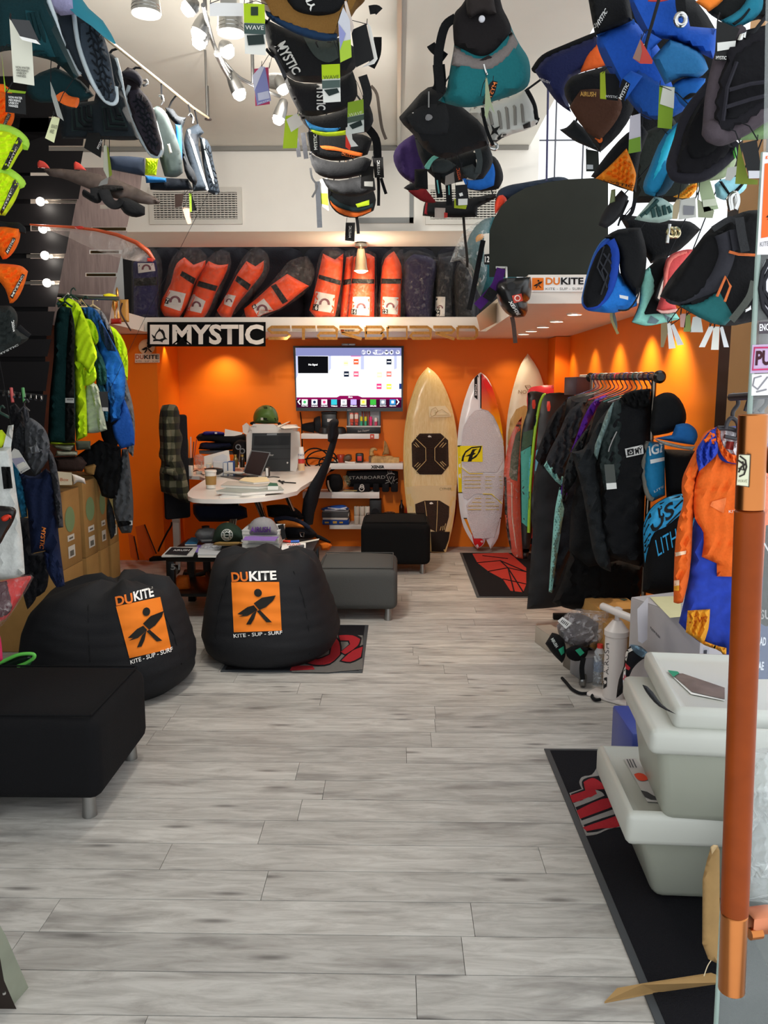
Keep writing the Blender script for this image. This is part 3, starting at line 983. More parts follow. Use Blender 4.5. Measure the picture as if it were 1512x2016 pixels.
inflate('film', 'K 575,1400 620,1390 690,1430 660,1480 600,1520 560,1545 585,1470', YS - .05, film('#b0aa80', .35), t, .03)
t = T('hand_tool', 'cream handled tool with ring end lying on third shelf', 'tool', P(700, 968, YS - .1))
tube('shaft', [P(676, 966.5, YS - .1), P(703, 966, YS - .1)], .006, pla('#a58d52'), t)
tube('handle', [P(703, 966, YS - .1), P(716, 966, YS - .1)], .012, BLK, t)
lathe('ring', [(.018, -.006), (.026, -.006), (.026, .006), (.018, .006)], P(712, 962, YS - .115), pla('#d8d4cc'), t, (0, -1, 0), 16, caps=False)
lathe('ring', [(.013, -.006), (.02, -.006), (.02, .006), (.013, .006)], P(712.5, 957.5, YS - .115), pla('#d8d4cc'), t, (0, -1, 0), 16, caps=False)
for i, (kx, w__) in enumerate(((770, 80), (910, 30), (1004, 34), (1092, 34))):
	x = P(560 + kx / 5.04, 965, YS - .02).x
	ww = w__ / 5.04 / FPX * 7.6
	o = box('foam_block', (x, YS - .05, zs + .04), (ww * 2, .1, .078), fab('#161619'), None, 0, .012, loc=(x, YS - .05, zs))
	top(o, ['wide black foam block under the lettered bag', 'black foam block second from the left under the lettered bag', 'black foam block third from left under lettered bag', 'black foam block at right end under lettered bag'][i], 'foam block')
zs = a4.z
box_y = YS
hts = [('thick_book', '#16418f', .045, .17, 'blue and gold boxed book at the bottom of the shelf pile'), ('catalogue', '#d6d2cb', .02, .16, 'pale catalogue on the blue boxed book'), ('binder', '#4a4b4d', .05, .17, 'dark grey binder in the middle of the shelf pile'), ('catalogue', '#77797b', .02, .165, 'mid grey catalogue above the dark binder'), ('wetsuit_bag', '#274d9e', .04, .18, 'crumpled blue and white plastic sleeve topping the pile')]
z = zs + .001
for nm, c_, h_, hw_, lab in hts:
	x = P(662, 1020, box_y).x
	if nm == 'wetsuit_bag':
		o = inflate('plastic_sleeve', 'K 360,1722 420,1700 520,1685 610,1690 640,1725 600,1750 480,1742 400,1752', box_y - .05, fab('#2c58ad', .4), None, .06)
		top(o, lab, 'sleeve')
		tubes('edge_fold', [[P(560 + q_[0] / 5.04, 660 + q_[1] / 5.04, box_y - .115) for q_ in ((430, 1712), (520, 1722), (610, 1728))], [P(560 + q_[0] / 5.04, 660 + q_[1] / 5.04, box_y - .112) for q_ in ((400, 1735), (500, 1735), (620, 1708))]], .006, pap('#dfe6f2'), o, 5)
		continue
	t = T(nm, lab, 'book', (x, box_y, z))
	box('cover', (x, box_y - .02, z + h_ / 2), (hw_ * 1.45, .18, h_), pap(c_), t, random.uniform(-.05, .05), .003)
	box('pages', (x, box_y - .02, z + h_ / 2), (hw_ * 1.45 + .004, .15, h_ * .6), pap('#e9e5da'), t)
	if nm == 'thick_book':
		decals('emblem', ['K 480,1845 520,1845 520,1868 480,1868', 'K 400,1850 440,1850 440,1866 400,1866', 'K 545,1850 580,1850 580,1866 545,1866'], at(box_y - .114), pap('#c7a14a'), t)
	z += h_ + .001
k_ = 0
for row_, (zz, labs) in enumerate(((0, ['bottom left white paper roll beside the books', 'bottom middle white paper roll', 'bottom right white paper roll beside the speaker']), (.085, ['upper left white paper roll', 'upper middle white paper roll on the stack', 'upper right white paper roll beside the speaker']))):
	for i in range(3):
		x = P(560 + (720 + i * 52) / 5.04, 1020, box_y).x
		t = T('paper_roll', labs[i] + ', lowest shelf' if row_ == 0 else labs[i] + ', top row', 'roll', (x, box_y, zs + .002 + zz))
		lathe('roll', [(.022, 0), (.024, .004), (.024, .078), (.022, .082)], (x, box_y - .06, zs + .002 + zz), pap('#e2dccf'), t, (0, 0, 1), 16)
		lathe('core', [(.009, .0823), (.009, .0828)], (x, box_y - .06, zs + .002 + zz), BLK, t, (0, 0, 1), 10)
o = box2('speaker_box', (P(728, 1030, YS).x, YS - .06, zs + .002), (P(751, 1030, YS).x, YS + .08, zs + .23), pla('#121214', .5), None, .006, loc=P(740, 1040, YS))
top(o, 'small black speaker box standing on the lowest shelf', 'speaker')
lathe('cone', [(.03, 0), (.034, .003), (.02, -.006)], P(739, 1008, YS - .062), BLK2, o, (0, -1, 0), 18)
t = T('tape_roll', 'wide roll of silver tape right of the speaker box', 'tape roll', P(767, 1010, YS))
lathe('roll', [(.05, 0), (.05, .05), (.03, .05), (.03, 0)], (P(767, 1008.5, YS).x, YS, zs + .055), GREYM, t, (0, 0, 1), 24, caps=False)
lathe('backing', [(.057, -.053), (.06, -.012), (.055, -.001)], (P(767, 1008.5, YS).x, YS, zs + .055), pla('#c7c3bb'), t, (0, 0, 1), 24)
t = T('bottle', 'small dark brown bottle beside the bamboo surfboard', 'bottle', P(792, 1012, YS))
lathe('glass', [(.02, 0), (.023, .005), (.023, .07), (.009, .1), (.009, .13)], P(790.5, 1011, YS), pla('#2a160c', .2), t)
o = tube('wall_cable', [P(591, 811, 7.68), P(594, 835, 7.68), P(595, 880, 7.68)], .006, BLK, None)
top(o, 'thin black cable running down the wall from the television', 'cable')
# ---- surfboards leaning on the wall ----
bam = woodmat('bamboo', '#d9b878', '#e6cd95', .22, (22, 22, 2.2))
t = T('surfboard', 'bamboo surfboard with dark brown grip pads leaning on orange wall', 'surfboard', P(848, 1085, 7.42))
o1 = inflate('deck', 'p 842,723 856,733 872,756 886,790 896,830 901,870 901,910 899,960 895,1010 888,1050 878,1087 850,1087 822,1070 806,1030 799,985 795,940 794,895 796,850 802,810 812,775 826,741', 7.5, bam, t, .035, .025, 14, ay=-.055, n=260)
f = surf(o1, .004)
tube('rail_edge', [f(*q) for q in px('p 842,725 828,742 814,776 804,812 798,852 796,895 797,940 801,985 808,1030 822,1066')], .004, pla('#e9c980', .3), t, sm=True)
decals('lower_deck', ['L 80,1240 200,1228 380,1228 530,1222 515,1380 480,1540 440,1630 330,1600 100,1470 88,1330'], f, pap('#dcc598'), t, n=40)
f = surf(o1, .007)
pad_b = fab('#3a2c25', .9, 1., 90)
decal('grip_pad', 'L 205,772 388,770 455,830 460,1055 398,1130 205,1130 140,1060 135,855', f, pad_b, t, n=40)
decal('grip_pad', 'L 165,1390 250,1358 380,1358 465,1410 462,1500 425,1630 350,1632 280,1600 190,1510 170,1460', f, pad_b, t, n=40)
decal('tail_pad', 'L 300,1630 470,1632 460,1700 420,1808 310,1805', f, fab('#26211f'), t, n=20)
f2 = surf(o1, .0105)
ch = pap('#cfb27c')
tubes('pad_groove', [[f2(*q) for q in px(l)] for l in ('L 165,810 258,898 260,1010 175,1100', 'L 425,805 338,900 338,1005 425,1090', 'L 250,1365 265,1480 280,1590', 'L 362,1362 358,1500 352,1630', 'L 168,850 200,890', 'L 152,862 185,892', 'L 380,890 415,850', 'L 400,895 438,855', 'L 160,1060 195,1025', 'L 178,1068 212,1035', 'L 385,1020 420,1060', 'L 400,1015 438,1050', 'L 385,1620 395,1585', 'L 405,1620 412,1580', 'L 420,1615 430,1570')], .0035, ch, t, 5)
hexl = []
for r_ in range(22):
	y = 790 + r_ * 15.5
	if y < 1120:
		hexl.append([f2(780 + (150 + k * 12) / 4.447, 680 + (y + (4 if k % 2 else -2)) / 4.447) for k in range(2 + 0, 25 if 860 < y < 1050 else 23)])
tubes('pad_groove', hexl, .0016, fab('#241a15'), t, 4)
decals('logo_patch', ['L 285,535 430,528 480,600 480,625 290,630'], f, pap('#e9d8b0'), t)
tubes('logo_line', [[f2(*q) for q in px(l)] for l in ('L 300,600 310,560 345,542 365,570 340,610 310,622 300,600', 'L 350,585 400,560 460,600', 'L 345,610 470,610', 'L 330,575 345,572 350,590 335,592')], .002, pap('#b79a62'), t, 4)
decals('pad_badge', ['L 276,800 280,790 292,786 306,792 308,806 298,802 290,806', 'L 290,1385 296,1376 308,1372 320,1378 326,1388 312,1388 304,1392'], f2, pap('#f2ece0'), t)
text('CYPHER', 'L 380,1246 485,1246 485,1266 380,1270', f, pap('#8c7a58'), t, .0)
t2 = T('surfboard', 'glossy red edged board standing hidden behind the bamboo surfboard', 'surfboard', P(880, 1080, 7.55))
inflate('deck', 'p 802,990 798,1010 804,1040 816,1068 870,1078 888,1050 898,1010 900,985 850,940', 7.6, pla('#a8281c', .3), t2, .02, .02, 8, ay=-.04)
t = T('surfboard', 'white surfboard with red orange yellow nose and yellow logo square', 'surfboard', P(945, 1083, 7.42))
wb = pla('#e6e5ea', .25)
o1 = inflate('deck', 'p 946,733 930,748 918,776 908,812 902,850 900,890 900,930 902,970 906,1010 913,1038 926,1062 940,1081 952,1072 956,1060 966,1081 980,1060 985,1030 990,985 993,930 992,880 988,840 980,800 970,766 958,742', 7.5, wb, t, .035, .025, 14, ay=-.05, n=260)
f = surf(o1, .004)
gm = mat('nose_fade', '#b5142c', .25, 0, 5, 0, 0)
nt = gm.node_tree
tc = nt.nodes.new('ShaderNodeTexCoord')
sx = nt.nodes.new('ShaderNodeSeparateXYZ')
nt.links.new(tc.outputs['Object'], sx.inputs[0])
mr = nt.nodes.new('ShaderNodeMapRange')
mr.inputs[1].default_value = 1.68
mr.inputs[2].default_value = .95
nt.links.new(sx.outputs[2], mr.inputs[0])
cr = nt.nodes.new('ShaderNodeValToRGB')
cr.color_ramp.elements[0].color = rgb('#a8122c')
cr.color_ramp.elements[1].color = rgb('#f4d41c')
for p_, c_ in ((.25, '#c8282a'), (.5, '#e2701f'), (.72, '#f2ae1e')):
	cr.color_ramp.elements.new(p_).color = rgb(c_)
nt.links.new(mr.outputs[0], cr.inputs[0])
nt.links.new(cr.outputs[0], nt.nodes['Principled BSDF'].inputs['Base Color'])
decal('nose_colour', 'L 747,244 790,290 842,370 884,450 914,530 936,610 950,690 958,770 962,880 948,880 928,800 893,700 853,620 803,570 747,556', surf(o1, .012), gm, t, n=300)
decals('centre_stripe', ['L 736,234 747,234 746,550 736,550', 'L 684,290 710,250 712,475 684,452'], surf(o1, .005), pap('#1a1416'), t)
text('FONE', 'L 705,340 705,440 692,440 692,340', surf(o1, .006), pap('#e6e5ea'), t)
decals('side_colour', ['L 537,882 570,882 575,1290 545,1290'], f, pla('#f0d81c', .3), t)
decals('side_colour', ['L 590,1510 620,1520 680,1690 640,1620'], f, pla('#f0901c', .3), t)
decals('tail_colour', ['L 660,1640 760,1700 768,1740 715,1795 680,1740'], f, pla('#d8232a', .3), t)
decals('stripe', ['L 534,876 580,876 580,886 534,886', 'L 540,1286 580,1286 580,1292 540,1292', 'L 590,1510 620,1510 620,1518 590,1518', 'L 900,1508 935,1508 935,1518 900,1518', 'L 940,876 970,876 970,882 940,882'], surf(o1, .006), pap('#141416'), t)
padw = fab('#d5d3da', .7, .9, 120)
f = surf(o1, .009)
decal('grip_pad', 'L 570,880 575,800 590,710 640,620 690,570 745,556 800,570 850,620 890,700 925,800 945,880 940,1000 880,1110 640,1112 572,1040', f, padw, t, n=60)
decal('grip_pad', 'L 572,1075 640,1128 880,1128 942,1080 935,1330 905,1360 830,1300 690,1300 620,1355 585,1330', f, padw, t, n=40)
decal('grip_pad', 'L 690,1310 835,1310 918,1400 912,1500 860,1680 765,1690 680,1690 640,1560 612,1400', f, padw, t, n=40)
f2 = surf(o1, .012)
decal('logo_square', 'L 560,880 755,878 757,1020 562,1018', f2, pap('#f2e21c'), t)
f3 = surf(o1, .0145)
decals('logo', ['L 570,1012 580,968 606,925 660,890 750,880 735,930 700,980 640,1012 660,990 710,950 735,892 660,902 610,940 592,985 590,1015', 'L 625,1018 640,970 598,974 648,950 668,910 715,905 690,920 680,940 700,945 672,962 660,1015'], f3, pap('#141414'), t)
gr = []
for (y, a_, b_, c_, d_) in ((1150, 590, 740, 780, 920), (1182, 592, 740, 778, 922), (1214, 594, 740, 778, 924), (1246, 596, 740, 778, 922), (1340, 690, 745, 782, 830), (1374, 665, 745, 782, 862), (1406, 630, 745, 782, 900), (1438, 628, 745, 782, 900)):
	gr += [[f3(780 + a_ / 4.447, 680 + y / 4.447), f3(780 + b_ / 4.447, 680 + y / 4.447)], [f3(780 + c_ / 4.447, 680 + y / 4.447), f3(780 + d_ / 4.447, 680 + y / 4.447)]]
tubes('pad_groove', gr, .003, pap('#d8c04a'), t, 4)
tubes('pad_groove', [[f3(*q) for q in px(l)] for l in ('L 572,1070 640,1122 760,1122', 'L 760,1300 835,1302 925,1385')], .0045, pap('#e8d44a'), t, 5)
t = T('surfboard', 'tall cream surfboard with wooden centre and outline lettering, behind kiteboards', 'surfboard', P(1040, 1060, 7.5))
o1 = inflate('deck', 'p 1039,696 1026,716 1014,750 1004,790 998,830 996,880 996,930 1000,1000 1010,1060 1070,1060 1080,1000 1084,930 1084,870 1080,810 1072,765 1060,728', 7.56, pla('#e8dcc4', .35), t, .03, .02, 12, ay=-.04, n=200)
f = surf(o1, .004)
decal('wood_centre', 'L 975,870 980,760 1000,650 1050,560 1120,525 1250,560 1280,900', surf(o1, .007), woodmat('veneer', '#b08a50', '#c9a263', .4, (30, 30, 2)), t, n=300)
f = surf(o1, .006)
text('NOV', 'L 1070,392 1175,392 1172,425 1068,422', f, pap('#9a7f58'), t, .0)
tubes('logo_line', [[f(*q) for q in px('L 1128,352 1170,350 1190,385 1150,385 1128,352')]], .003, pap('#9a7f58'), t, 4)
# ---- MYSTIC banner, cork lettering, stickers ----
YF = 6.72
bq = 'p 290,634 523,634 523,682 290,682'
t = T('brand_banner', 'black banner with white lettering and emblem on the ledge', 'sign', mid(bq, YF))
cb = card('panel', bq, YF, fab('#060606'), t, .012)
text('MYSTIC', 'H 300,634 904,634 904,768 300,766', cf(cb), pap('#f2e8dc'), t, .035)
decal('emblem_square', 'H 152,636 278,636 278,766 152,764', cf(cb), pap('#f2e8dc'), t)
mystic_mark('H 160,645 272,645 272,755 160,755', cf(cb, .005), pap('#12100f'), t)
cork = mat('cork', '#a9793f', .9, 0, 55., .3, .4, .2)
t = T('cork_lettering', 'cut out cork lettering standing along the ledge edge', 'sign', mid('p 525,640 940,640 940,668 525,668', YF))
def letter(x0, x1, strokes, y0=641, y1=669, th=.02):
	for s_ in strokes:
		pts = [(x0 + (x1 - x0) * u, y0 + (y1 - y0) * v) for u, v in s_]
		strap('letter', pts, YF, 2.9, cork, t, th, sm=False)
L_S = [[(1, .1), (.15, .1), (0, .25), (.15, .5), (.85, .5), (1, .7), (.85, .9), (0, .9)]]
L_T = [[(0, .1), (1, .1)], [(.5, .1), (.5, 1)]]
L_A = [[(0, .1), (.8, .1), (.95, .25), (.95, .9), (.15, .9), (.05, .72), (.15, .52), (.95, .52)]]
L_R = [[(0, .1), (.85, .1), (1, .3), (.85, .52), (.1, .52)], [(.1, .52), (1, .95)]]
L_B = [[(.1, .1), (.85, .1), (.95, .28), (.85, .5), (.1, .5)], [(.85, .5), (.97, .7), (.85, .9), (.1, .9), (.1, .1)]]
L_O = [[(.05, .1), (.95, .1), (.95, .9), (.05, .9), (.05, .1)]]
L_D = [[(.05, .1), (.85, .1), (.97, .3), (.97, .7), (.85, .9), (.05, .9), (.05, .1)]]
for a_, b_, st in ((528, 571, L_S), (574, 621, L_T), (624, 665, L_A), (668, 712, L_R), (716, 757, L_B), (761, 803, L_O), (806, 850, L_A), (853, 895, L_R), (899, 940, L_D)):
	letter(a_, b_, st)
t = T('wall_sticker', 'orange white round topped surfer sticker on the orange pillar', 'sticker', mid('F 1148,1160 1355,1160 1355,1355 1148,1355', 7.01))
cc = card('disc', 'F ' + ' '.join('%.0f,%.0f' % (1248 + 70 * math.cos(a_), 1222 + 66 * math.sin(a_)) for a_ in np.linspace(0, 6.283, 20)[:-1]), 7.0, pap('#e9c79a'), t, .002)
cc2 = card('label', 'F 1148,1280 1358,1280 1358,1355 1148,1358', 6.996, pap('#f1dcc0'), t, .002)
surfer_mark('F 1190,1165 1320,1165 1320,1290 1190,1290', cf(cc, .006), pap('#16110e'), t)
text('DU', 'F 1152,1290 1222,1290 1222,1326 1152,1326', cf(cc2), pap('#b8562c'), t)
text('KITE', 'F 1226,1290 1350,1290 1350,1326 1226,1326', cf(cc2), pap('#1c1512'), t)
text('KITE - SUP - SURF', 'F 1156,1338 1350,1338 1350,1352 1156,1352', cf(cc2), pap('#6a4c36'), t, .0)
t = T('fascia_sticker', 'small white sticker on the ledge between the cork letters', 'sticker', mid('I 225,665 330,665 330,692 225,692', 6.755))
cc = card('label', 'I 225,665 332,665 332,692 225,692', 6.75, pap('#e6d9c9'), t, .002)
decal('square', 'I 238,668 260,668 260,688 238,688', cf(cc), pap('#d2622a'), t)
text('DUKITE', 'I 266,671 322,671 322,686 266,686', cf(cc), pap('#4a2a1c'), t)
t = T('fascia_sticker', 'large lettered sticker with orange square on the right white ledge', 'sticker', mid('p 1046,545 1152,545 1152,575 1046,575', 4.61))
cc = card('label', 'g 935,985 1490,985 1490,1130 935,1130', 4.612, pap('#f4f2ee'), t, .002)
decal('square', 'g 945,992 1060,992 1060,1115 945,1115', cf(cc), pap('#e8761f'), t)
surfer_mark('g 950,1000 1058,1000 1058,1110 950,1110', cf(cc, .005), pap('#1a1512'), t)
text('DU', 'g 1080,990 1222,990 1222,1062 1080,1062', cf(cc), pap('#e07a24'), t, .03)
text('KITE', 'g 1232,990 1456,990 1456,1058 1232,1060', cf(cc), pap('#16161a'), t, .03)
text('KITE - SUP - SURF', 'g 1080,1090 1450,1088 1450,1112 1080,1114', cf(cc), pap('#5a5a5c'), t, -.005)
o = card('pale_board', 'p 938,622 1000,570 1046,578 1046,600 1010,618 945,652', 6.2, pap('#cbb091'), None, .02, .6)
top(o, 'pale board leaning at the right end of the cork letters', 'board')
# ---- kite bags in clear plastic ----
RED = mat('ripstop', '#e4480c', .55, 0, 34, .2, .3, .3)
NAVY = fab('#221f4a')
DK = fab('#1b1c24')
def kite_bag(lab, film_s, body, label_s=None, num=None, nq=None, bands=(), col=None, extra=None, Y=6.98):
	t = T('kite_bag', lab, 'kite bag', mid(film_s, Y), 'wrapped kite bags on the ledge')
	b = inflate('bag', body, Y, col or RED, t, .1, .12, 14, n=90, wr=(.006, 17, 70))
	f = surf(b, .004)
	for s_ in bands:
		decal('strap', s_, surf(b, .007), fab('#141416'), t, n=90)
	if label_s:
		lb = decal('label', label_s, f, pap('#cfc8c2'), t)
		cxy = px(label_s)
		cx_, cy_ = sum(a for a, b in cxy) / len(cxy), sum(b for a, b in cxy) / len(cxy)
		w_ = (max(a for a, b in cxy) - min(a for a, b in cxy)) * .27
		arc = [(cx_ + w_ * math.cos(a_), cy_ + 3 - w_ * 1.0 * math.sin(a_)) for a_ in np.linspace(-.2, 3.3, 10)]
		arc += [(cx_ + w_ * .55 * math.cos(a_), cy_ + 3 - w_ * .65 * math.sin(a_)) for a_ in np.linspace(3.3, -.2, 10)]
		decal('printed_kite', arc, surf(b, .006), pap('#73414a'), lb)
	if num:
		sp = decal('size_patch', nq, surf(b, .007), pap('#141416'), t)
		text(num, sub(nq, .15, .12, .85, .88), surf(b, .009), pap('#f0eeea'), sp)
	if extra:
		extra(t, b)
	inflate('plastic_wrap', film_s, Y, film('#efe9e4', .065, .07, 1.0, 26), t, .15, .14, 16, n=150, wr=[(.012, 13, 60), (.008, 9, 130)])
	return t
kite_bag('navy kite bag in clear plastic with cream label, leftmost on ledge', 'H 30,150 110,110 190,140 230,220 228,400 220,600 120,620 30,600', 'H 40,230 110,180 190,200 205,300 205,590 120,600 45,590', 'H 70,228 178,228 188,280 75,295', bands=['H 45,330 200,320 200,375 45,380'], col=NAVY)
kite_bag('orange kite bag labelled seven, leaning right, beside the navy bag', 'H 230,520 260,330 300,190 370,130 460,120 530,180 520,260 440,400 400,520 350,600 250,600', 'H 220,520 290,360 330,230 380,190 440,240 520,210 515,250 450,360 400,500 345,590 250,580', 'H 280,405 390,430 355,548 245,510', '7', 'H 258,455 283,462 272,500 248,494', ['H 365,280 455,330 440,370 350,310'], Y=6.95)
kite_bag('orange kite bag with black arc print, third from the left', 'H 370,580 420,430 470,300 540,190 620,140 680,160 690,240 640,380 580,520 520,600 400,610', 'H 372,590 430,440 480,300 540,215 600,240 670,235 660,280 590,420 530,560 490,605', 'H 425,430 520,480 490,560 400,540', None, None, ['H 475,345 600,380 585,415 462,380'], Y=6.99)
kite_bag('tilted orange kite bag half covered by crinkled film, fourth from left', 'H 570,600 640,440 720,280 800,150 860,120 930,170 940,280 850,420 720,560 650,640', 'H 595,540 660,430 730,300 790,215 850,250 905,212 900,280 830,380 720,520 680,612 620,580', 'H 650,430 720,445 690,520 640,500', None, None, ['H 730,310 820,370 800,410 715,345'], Y=7.0)
kite_bag('orange kite bag leaning far over with number badge, middle of row', 'H 745,600 830,470 930,380 1000,300 1080,210 1190,180 1245,280 1200,400 1080,500 900,600 790,700 760,640', 'H 775,530 860,460 960,370 1060,300 1130,340 1205,380 1130,440 1010,530 900,570 830,612 790,590', 'H 830,520 905,462 968,540 872,592', '6', 'H 824,512 848,496 858,520 836,534', ['H 950,380 985,365 1065,480 1030,500'], Y=6.93)
kite_bag('upright orange kite bag marked sixteen right of the leaning one', 'I 20,620 60,420 90,200 130,130 200,115 260,160 250,380 215,600 130,700 70,660', 'I 30,540 80,350 120,165 200,205 255,165 245,330 200,580 80,600', 'I 72,415 200,440 190,560 60,540', '16', 'I 55,498 92,503 88,545 50,538', ['I 80,300 245,345 235,375 70,325'], Y=6.95)
kite_bag('narrow orange kite bag between sixteen and fourteen, mostly hidden', 'I 230,600 250,400 265,150 330,130 340,300 300,600 260,640', 'I 235,590 250,400 275,190 320,180 310,400 285,590', None, bands=['I 250,340 310,330 310,365 250,375'], Y=7.05)
kite_bag('upright orange kite bag marked fourteen behind the pendant spot', 'I 280,600 300,400 320,170 400,130 470,170 480,400 480,600 390,670 310,640', 'I 285,600 302,400 325,190 400,160 462,190 462,400 458,610', 'I 318,450 430,452 428,578 312,570', '14', 'I 306,530 344,533 342,570 304,566', ['I 305,330 460,335 460,365 305,362'], Y=6.93)
kite_bag('upright orange kite bag marked twelve right of the pendant spot', 'I 490,600 500,350 520,180 590,120 650,140 660,400 660,590 600,680 520,640', 'I 502,600 505,360 530,200 590,150 638,240 638,420 632,610', 'I 515,450 620,455 615,570 512,560', '12', 'I 512,532 550,534 548,568 511,566', ['I 500,330 637,332 637,365 500,365'], Y=6.95)
kite_bag('deep purple kite bag in cloudy plastic right of bag twelve', 'I 640,180 700,140 800,160 890,200 860,400 840,620 700,620 660,560', 'I 655,230 720,170 830,190 870,230 850,400 835,605 670,605', None, col=fab('#231c3a'), Y=7.0)
kite_bag('black kite bag marked nine near the right end of ledge', 'I 860,300 880,170 980,150 1000,300 990,600 870,610', 'I 865,300 890,190 975,180 985,400 980,600 865,605', 'I 868,450 930,452 925,580 860,580', '9', 'I 866,535 895,537 893,565 864,563', col=DK, Y=7.02)
kite_bag('black kite bag in plastic at the right end behind the straps', 'I 985,300 1010,220 1100,210 1120,300 1130,600 1000,605', 'I 990,300 1020,235 1100,230 1115,400 1125,595 1000,600', None, bands=['I 1045,240 1062,240 1066,598 1048,598'], col=fab('#15161b'), Y=6.98)
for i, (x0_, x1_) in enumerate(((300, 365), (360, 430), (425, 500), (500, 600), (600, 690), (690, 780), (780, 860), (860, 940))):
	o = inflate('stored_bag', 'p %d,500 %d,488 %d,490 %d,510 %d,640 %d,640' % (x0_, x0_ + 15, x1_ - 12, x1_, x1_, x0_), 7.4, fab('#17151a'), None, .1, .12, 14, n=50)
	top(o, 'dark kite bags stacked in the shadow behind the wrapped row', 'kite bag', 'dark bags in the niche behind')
t = T('wing_bag', 'teal and grey wing bag in torn clear plastic beside the dark board', 'bag', mid('g 130,840 520,840 520,400', 5.95))
inflate('bag', 'g 300,640 440,430 560,390 760,420 800,1150 640,1178 480,1165 430,1180 400,1100 330,860', 5.95, fab('#2f5f66'), t, .1)
inflate('orange_patch', 'g 385,600 420,560 480,560 450,610 390,640', 5.83, fab('#d08a2a'), t, .012)
inflate('plastic_wrap', 'g 130,840 180,700 250,560 380,450 550,380 530,640 510,1000 430,1180 350,1000 300,900 230,820', 5.9, film('#e6ecec', .3, .12, .9, 14), t, .12, .1, wr=[(.015, 14, 50), (.01, 9, 120)])
card('size_label', 'g 470,555 520,550 520,860 468,855', 5.74, pap('#c9c4bb'), t, .004)
cc = card('number_patch', 'g 470,760 522,755 522,862 470,860', 5.733, pap('#151515'), t, .003)
text('12', 'g 478,780 522,778 522,838 478,838', cf(cc), pap('#f0eeea'), t)
t = T('hanging_strap', 'black and purple webbing strap hanging from the dark board corner', 'strap', mid('g 370,1270 600,1270 690,890', 4.2))
strap('webbing', 'g 460,620 420,820 370,1080 320,1310', 5.3, 5, fab('#0f0f11'), t, .006)
strap('webbing', 'g 640,900 590,1060 520,1150 400,1280', 4.45, 9, fab('#3b1658'), t, .006)
strap('webbing', 'g 565,1110 500,1210', 4.42, 10.5, fab('#0f0f11'), t, .008)
# ======================= FURNITURE =======================
def ottoman(lab, x0, x1, y0, y1, h, m, legs=True):
	t = T('ottoman', lab, 'ottoman', ((x0 + x1) / 2, (y0 + y1) / 2, 0))
	bm = bmesh.new()
	zb = .075
	bbox_bm(bm, ((x0 + x1) / 2, (y0 + y1) / 2, (zb + h) / 2 - .01), (x1 - x0, y1 - y0, h - zb - .02), 0, .045, 4)
	bmesh.ops.subdivide_edges(bm, edges=[e for e in bm.edges if e.calc_length() > .15], cuts=6, use_grid_fill=True)
	for v in bm.verts:
		u = (v.co.x - (x0 + x1) / 2) / ((x1 - x0) / 2)
		w = (v.co.y - (y0 + y1) / 2) / ((y1 - y0) / 2)
		k = max(0, (v.co.z - zb) / (h - zb))
		v.co.z += .03 * k * (1 - u * u) * (1 - w * w) if k > .8 else 0
	from_bm('cushion', bm, m, t, 60)
	def zat(u, w):
		return h - .018 + .03 * (1 - u * u) * (1 - w * w)
	i_ = .03
	pts = [(x0 + i_, y0 + i_), (x1 - i_, y0 + i_), (x1 - i_, y1 - i_), (x0 + i_, y1 - i_)]
	tubes('seam', [[(pts[k][0] + (pts[(k + 1) % 4][0] - pts[k][0]) * j / 8, pts[k][1] + (pts[(k + 1) % 4][1] - pts[k][1]) * j / 8, h - .012) for j in range(9)] for k in range(4)], .004, m, t, 5)
	for a, b in ((x0 + .06, y0 + .05), (x1 - .06, y0 + .05), (x0 + .06, y1 - .06), (x1 - .06, y1 - .06)):
		lathe('leg', [(.026, 0), (.026, .004), (.022, .09)], (a, b, 0.0005), met('#9a9a98', .4), t, (0, 0, 1), 18)
	return t
ottoman('large black fabric ottoman on steel feet, nearest at the left', -1.8, -1.035, 2.62, 3.18, .395, fab('#101012', .95, .2, 260))
ottoman('grey fabric ottoman on steel feet beside the right bean bag', -.535, .0, 5.12, 5.68, .365, fab('#4f4f4d', .95, .2, 260))
ottoman('small black fabric ottoman standing near the bamboo surfboard', -.3, .27, 6.5, 7.05, .44, fab('#0e0f10', .95, .2, 260))
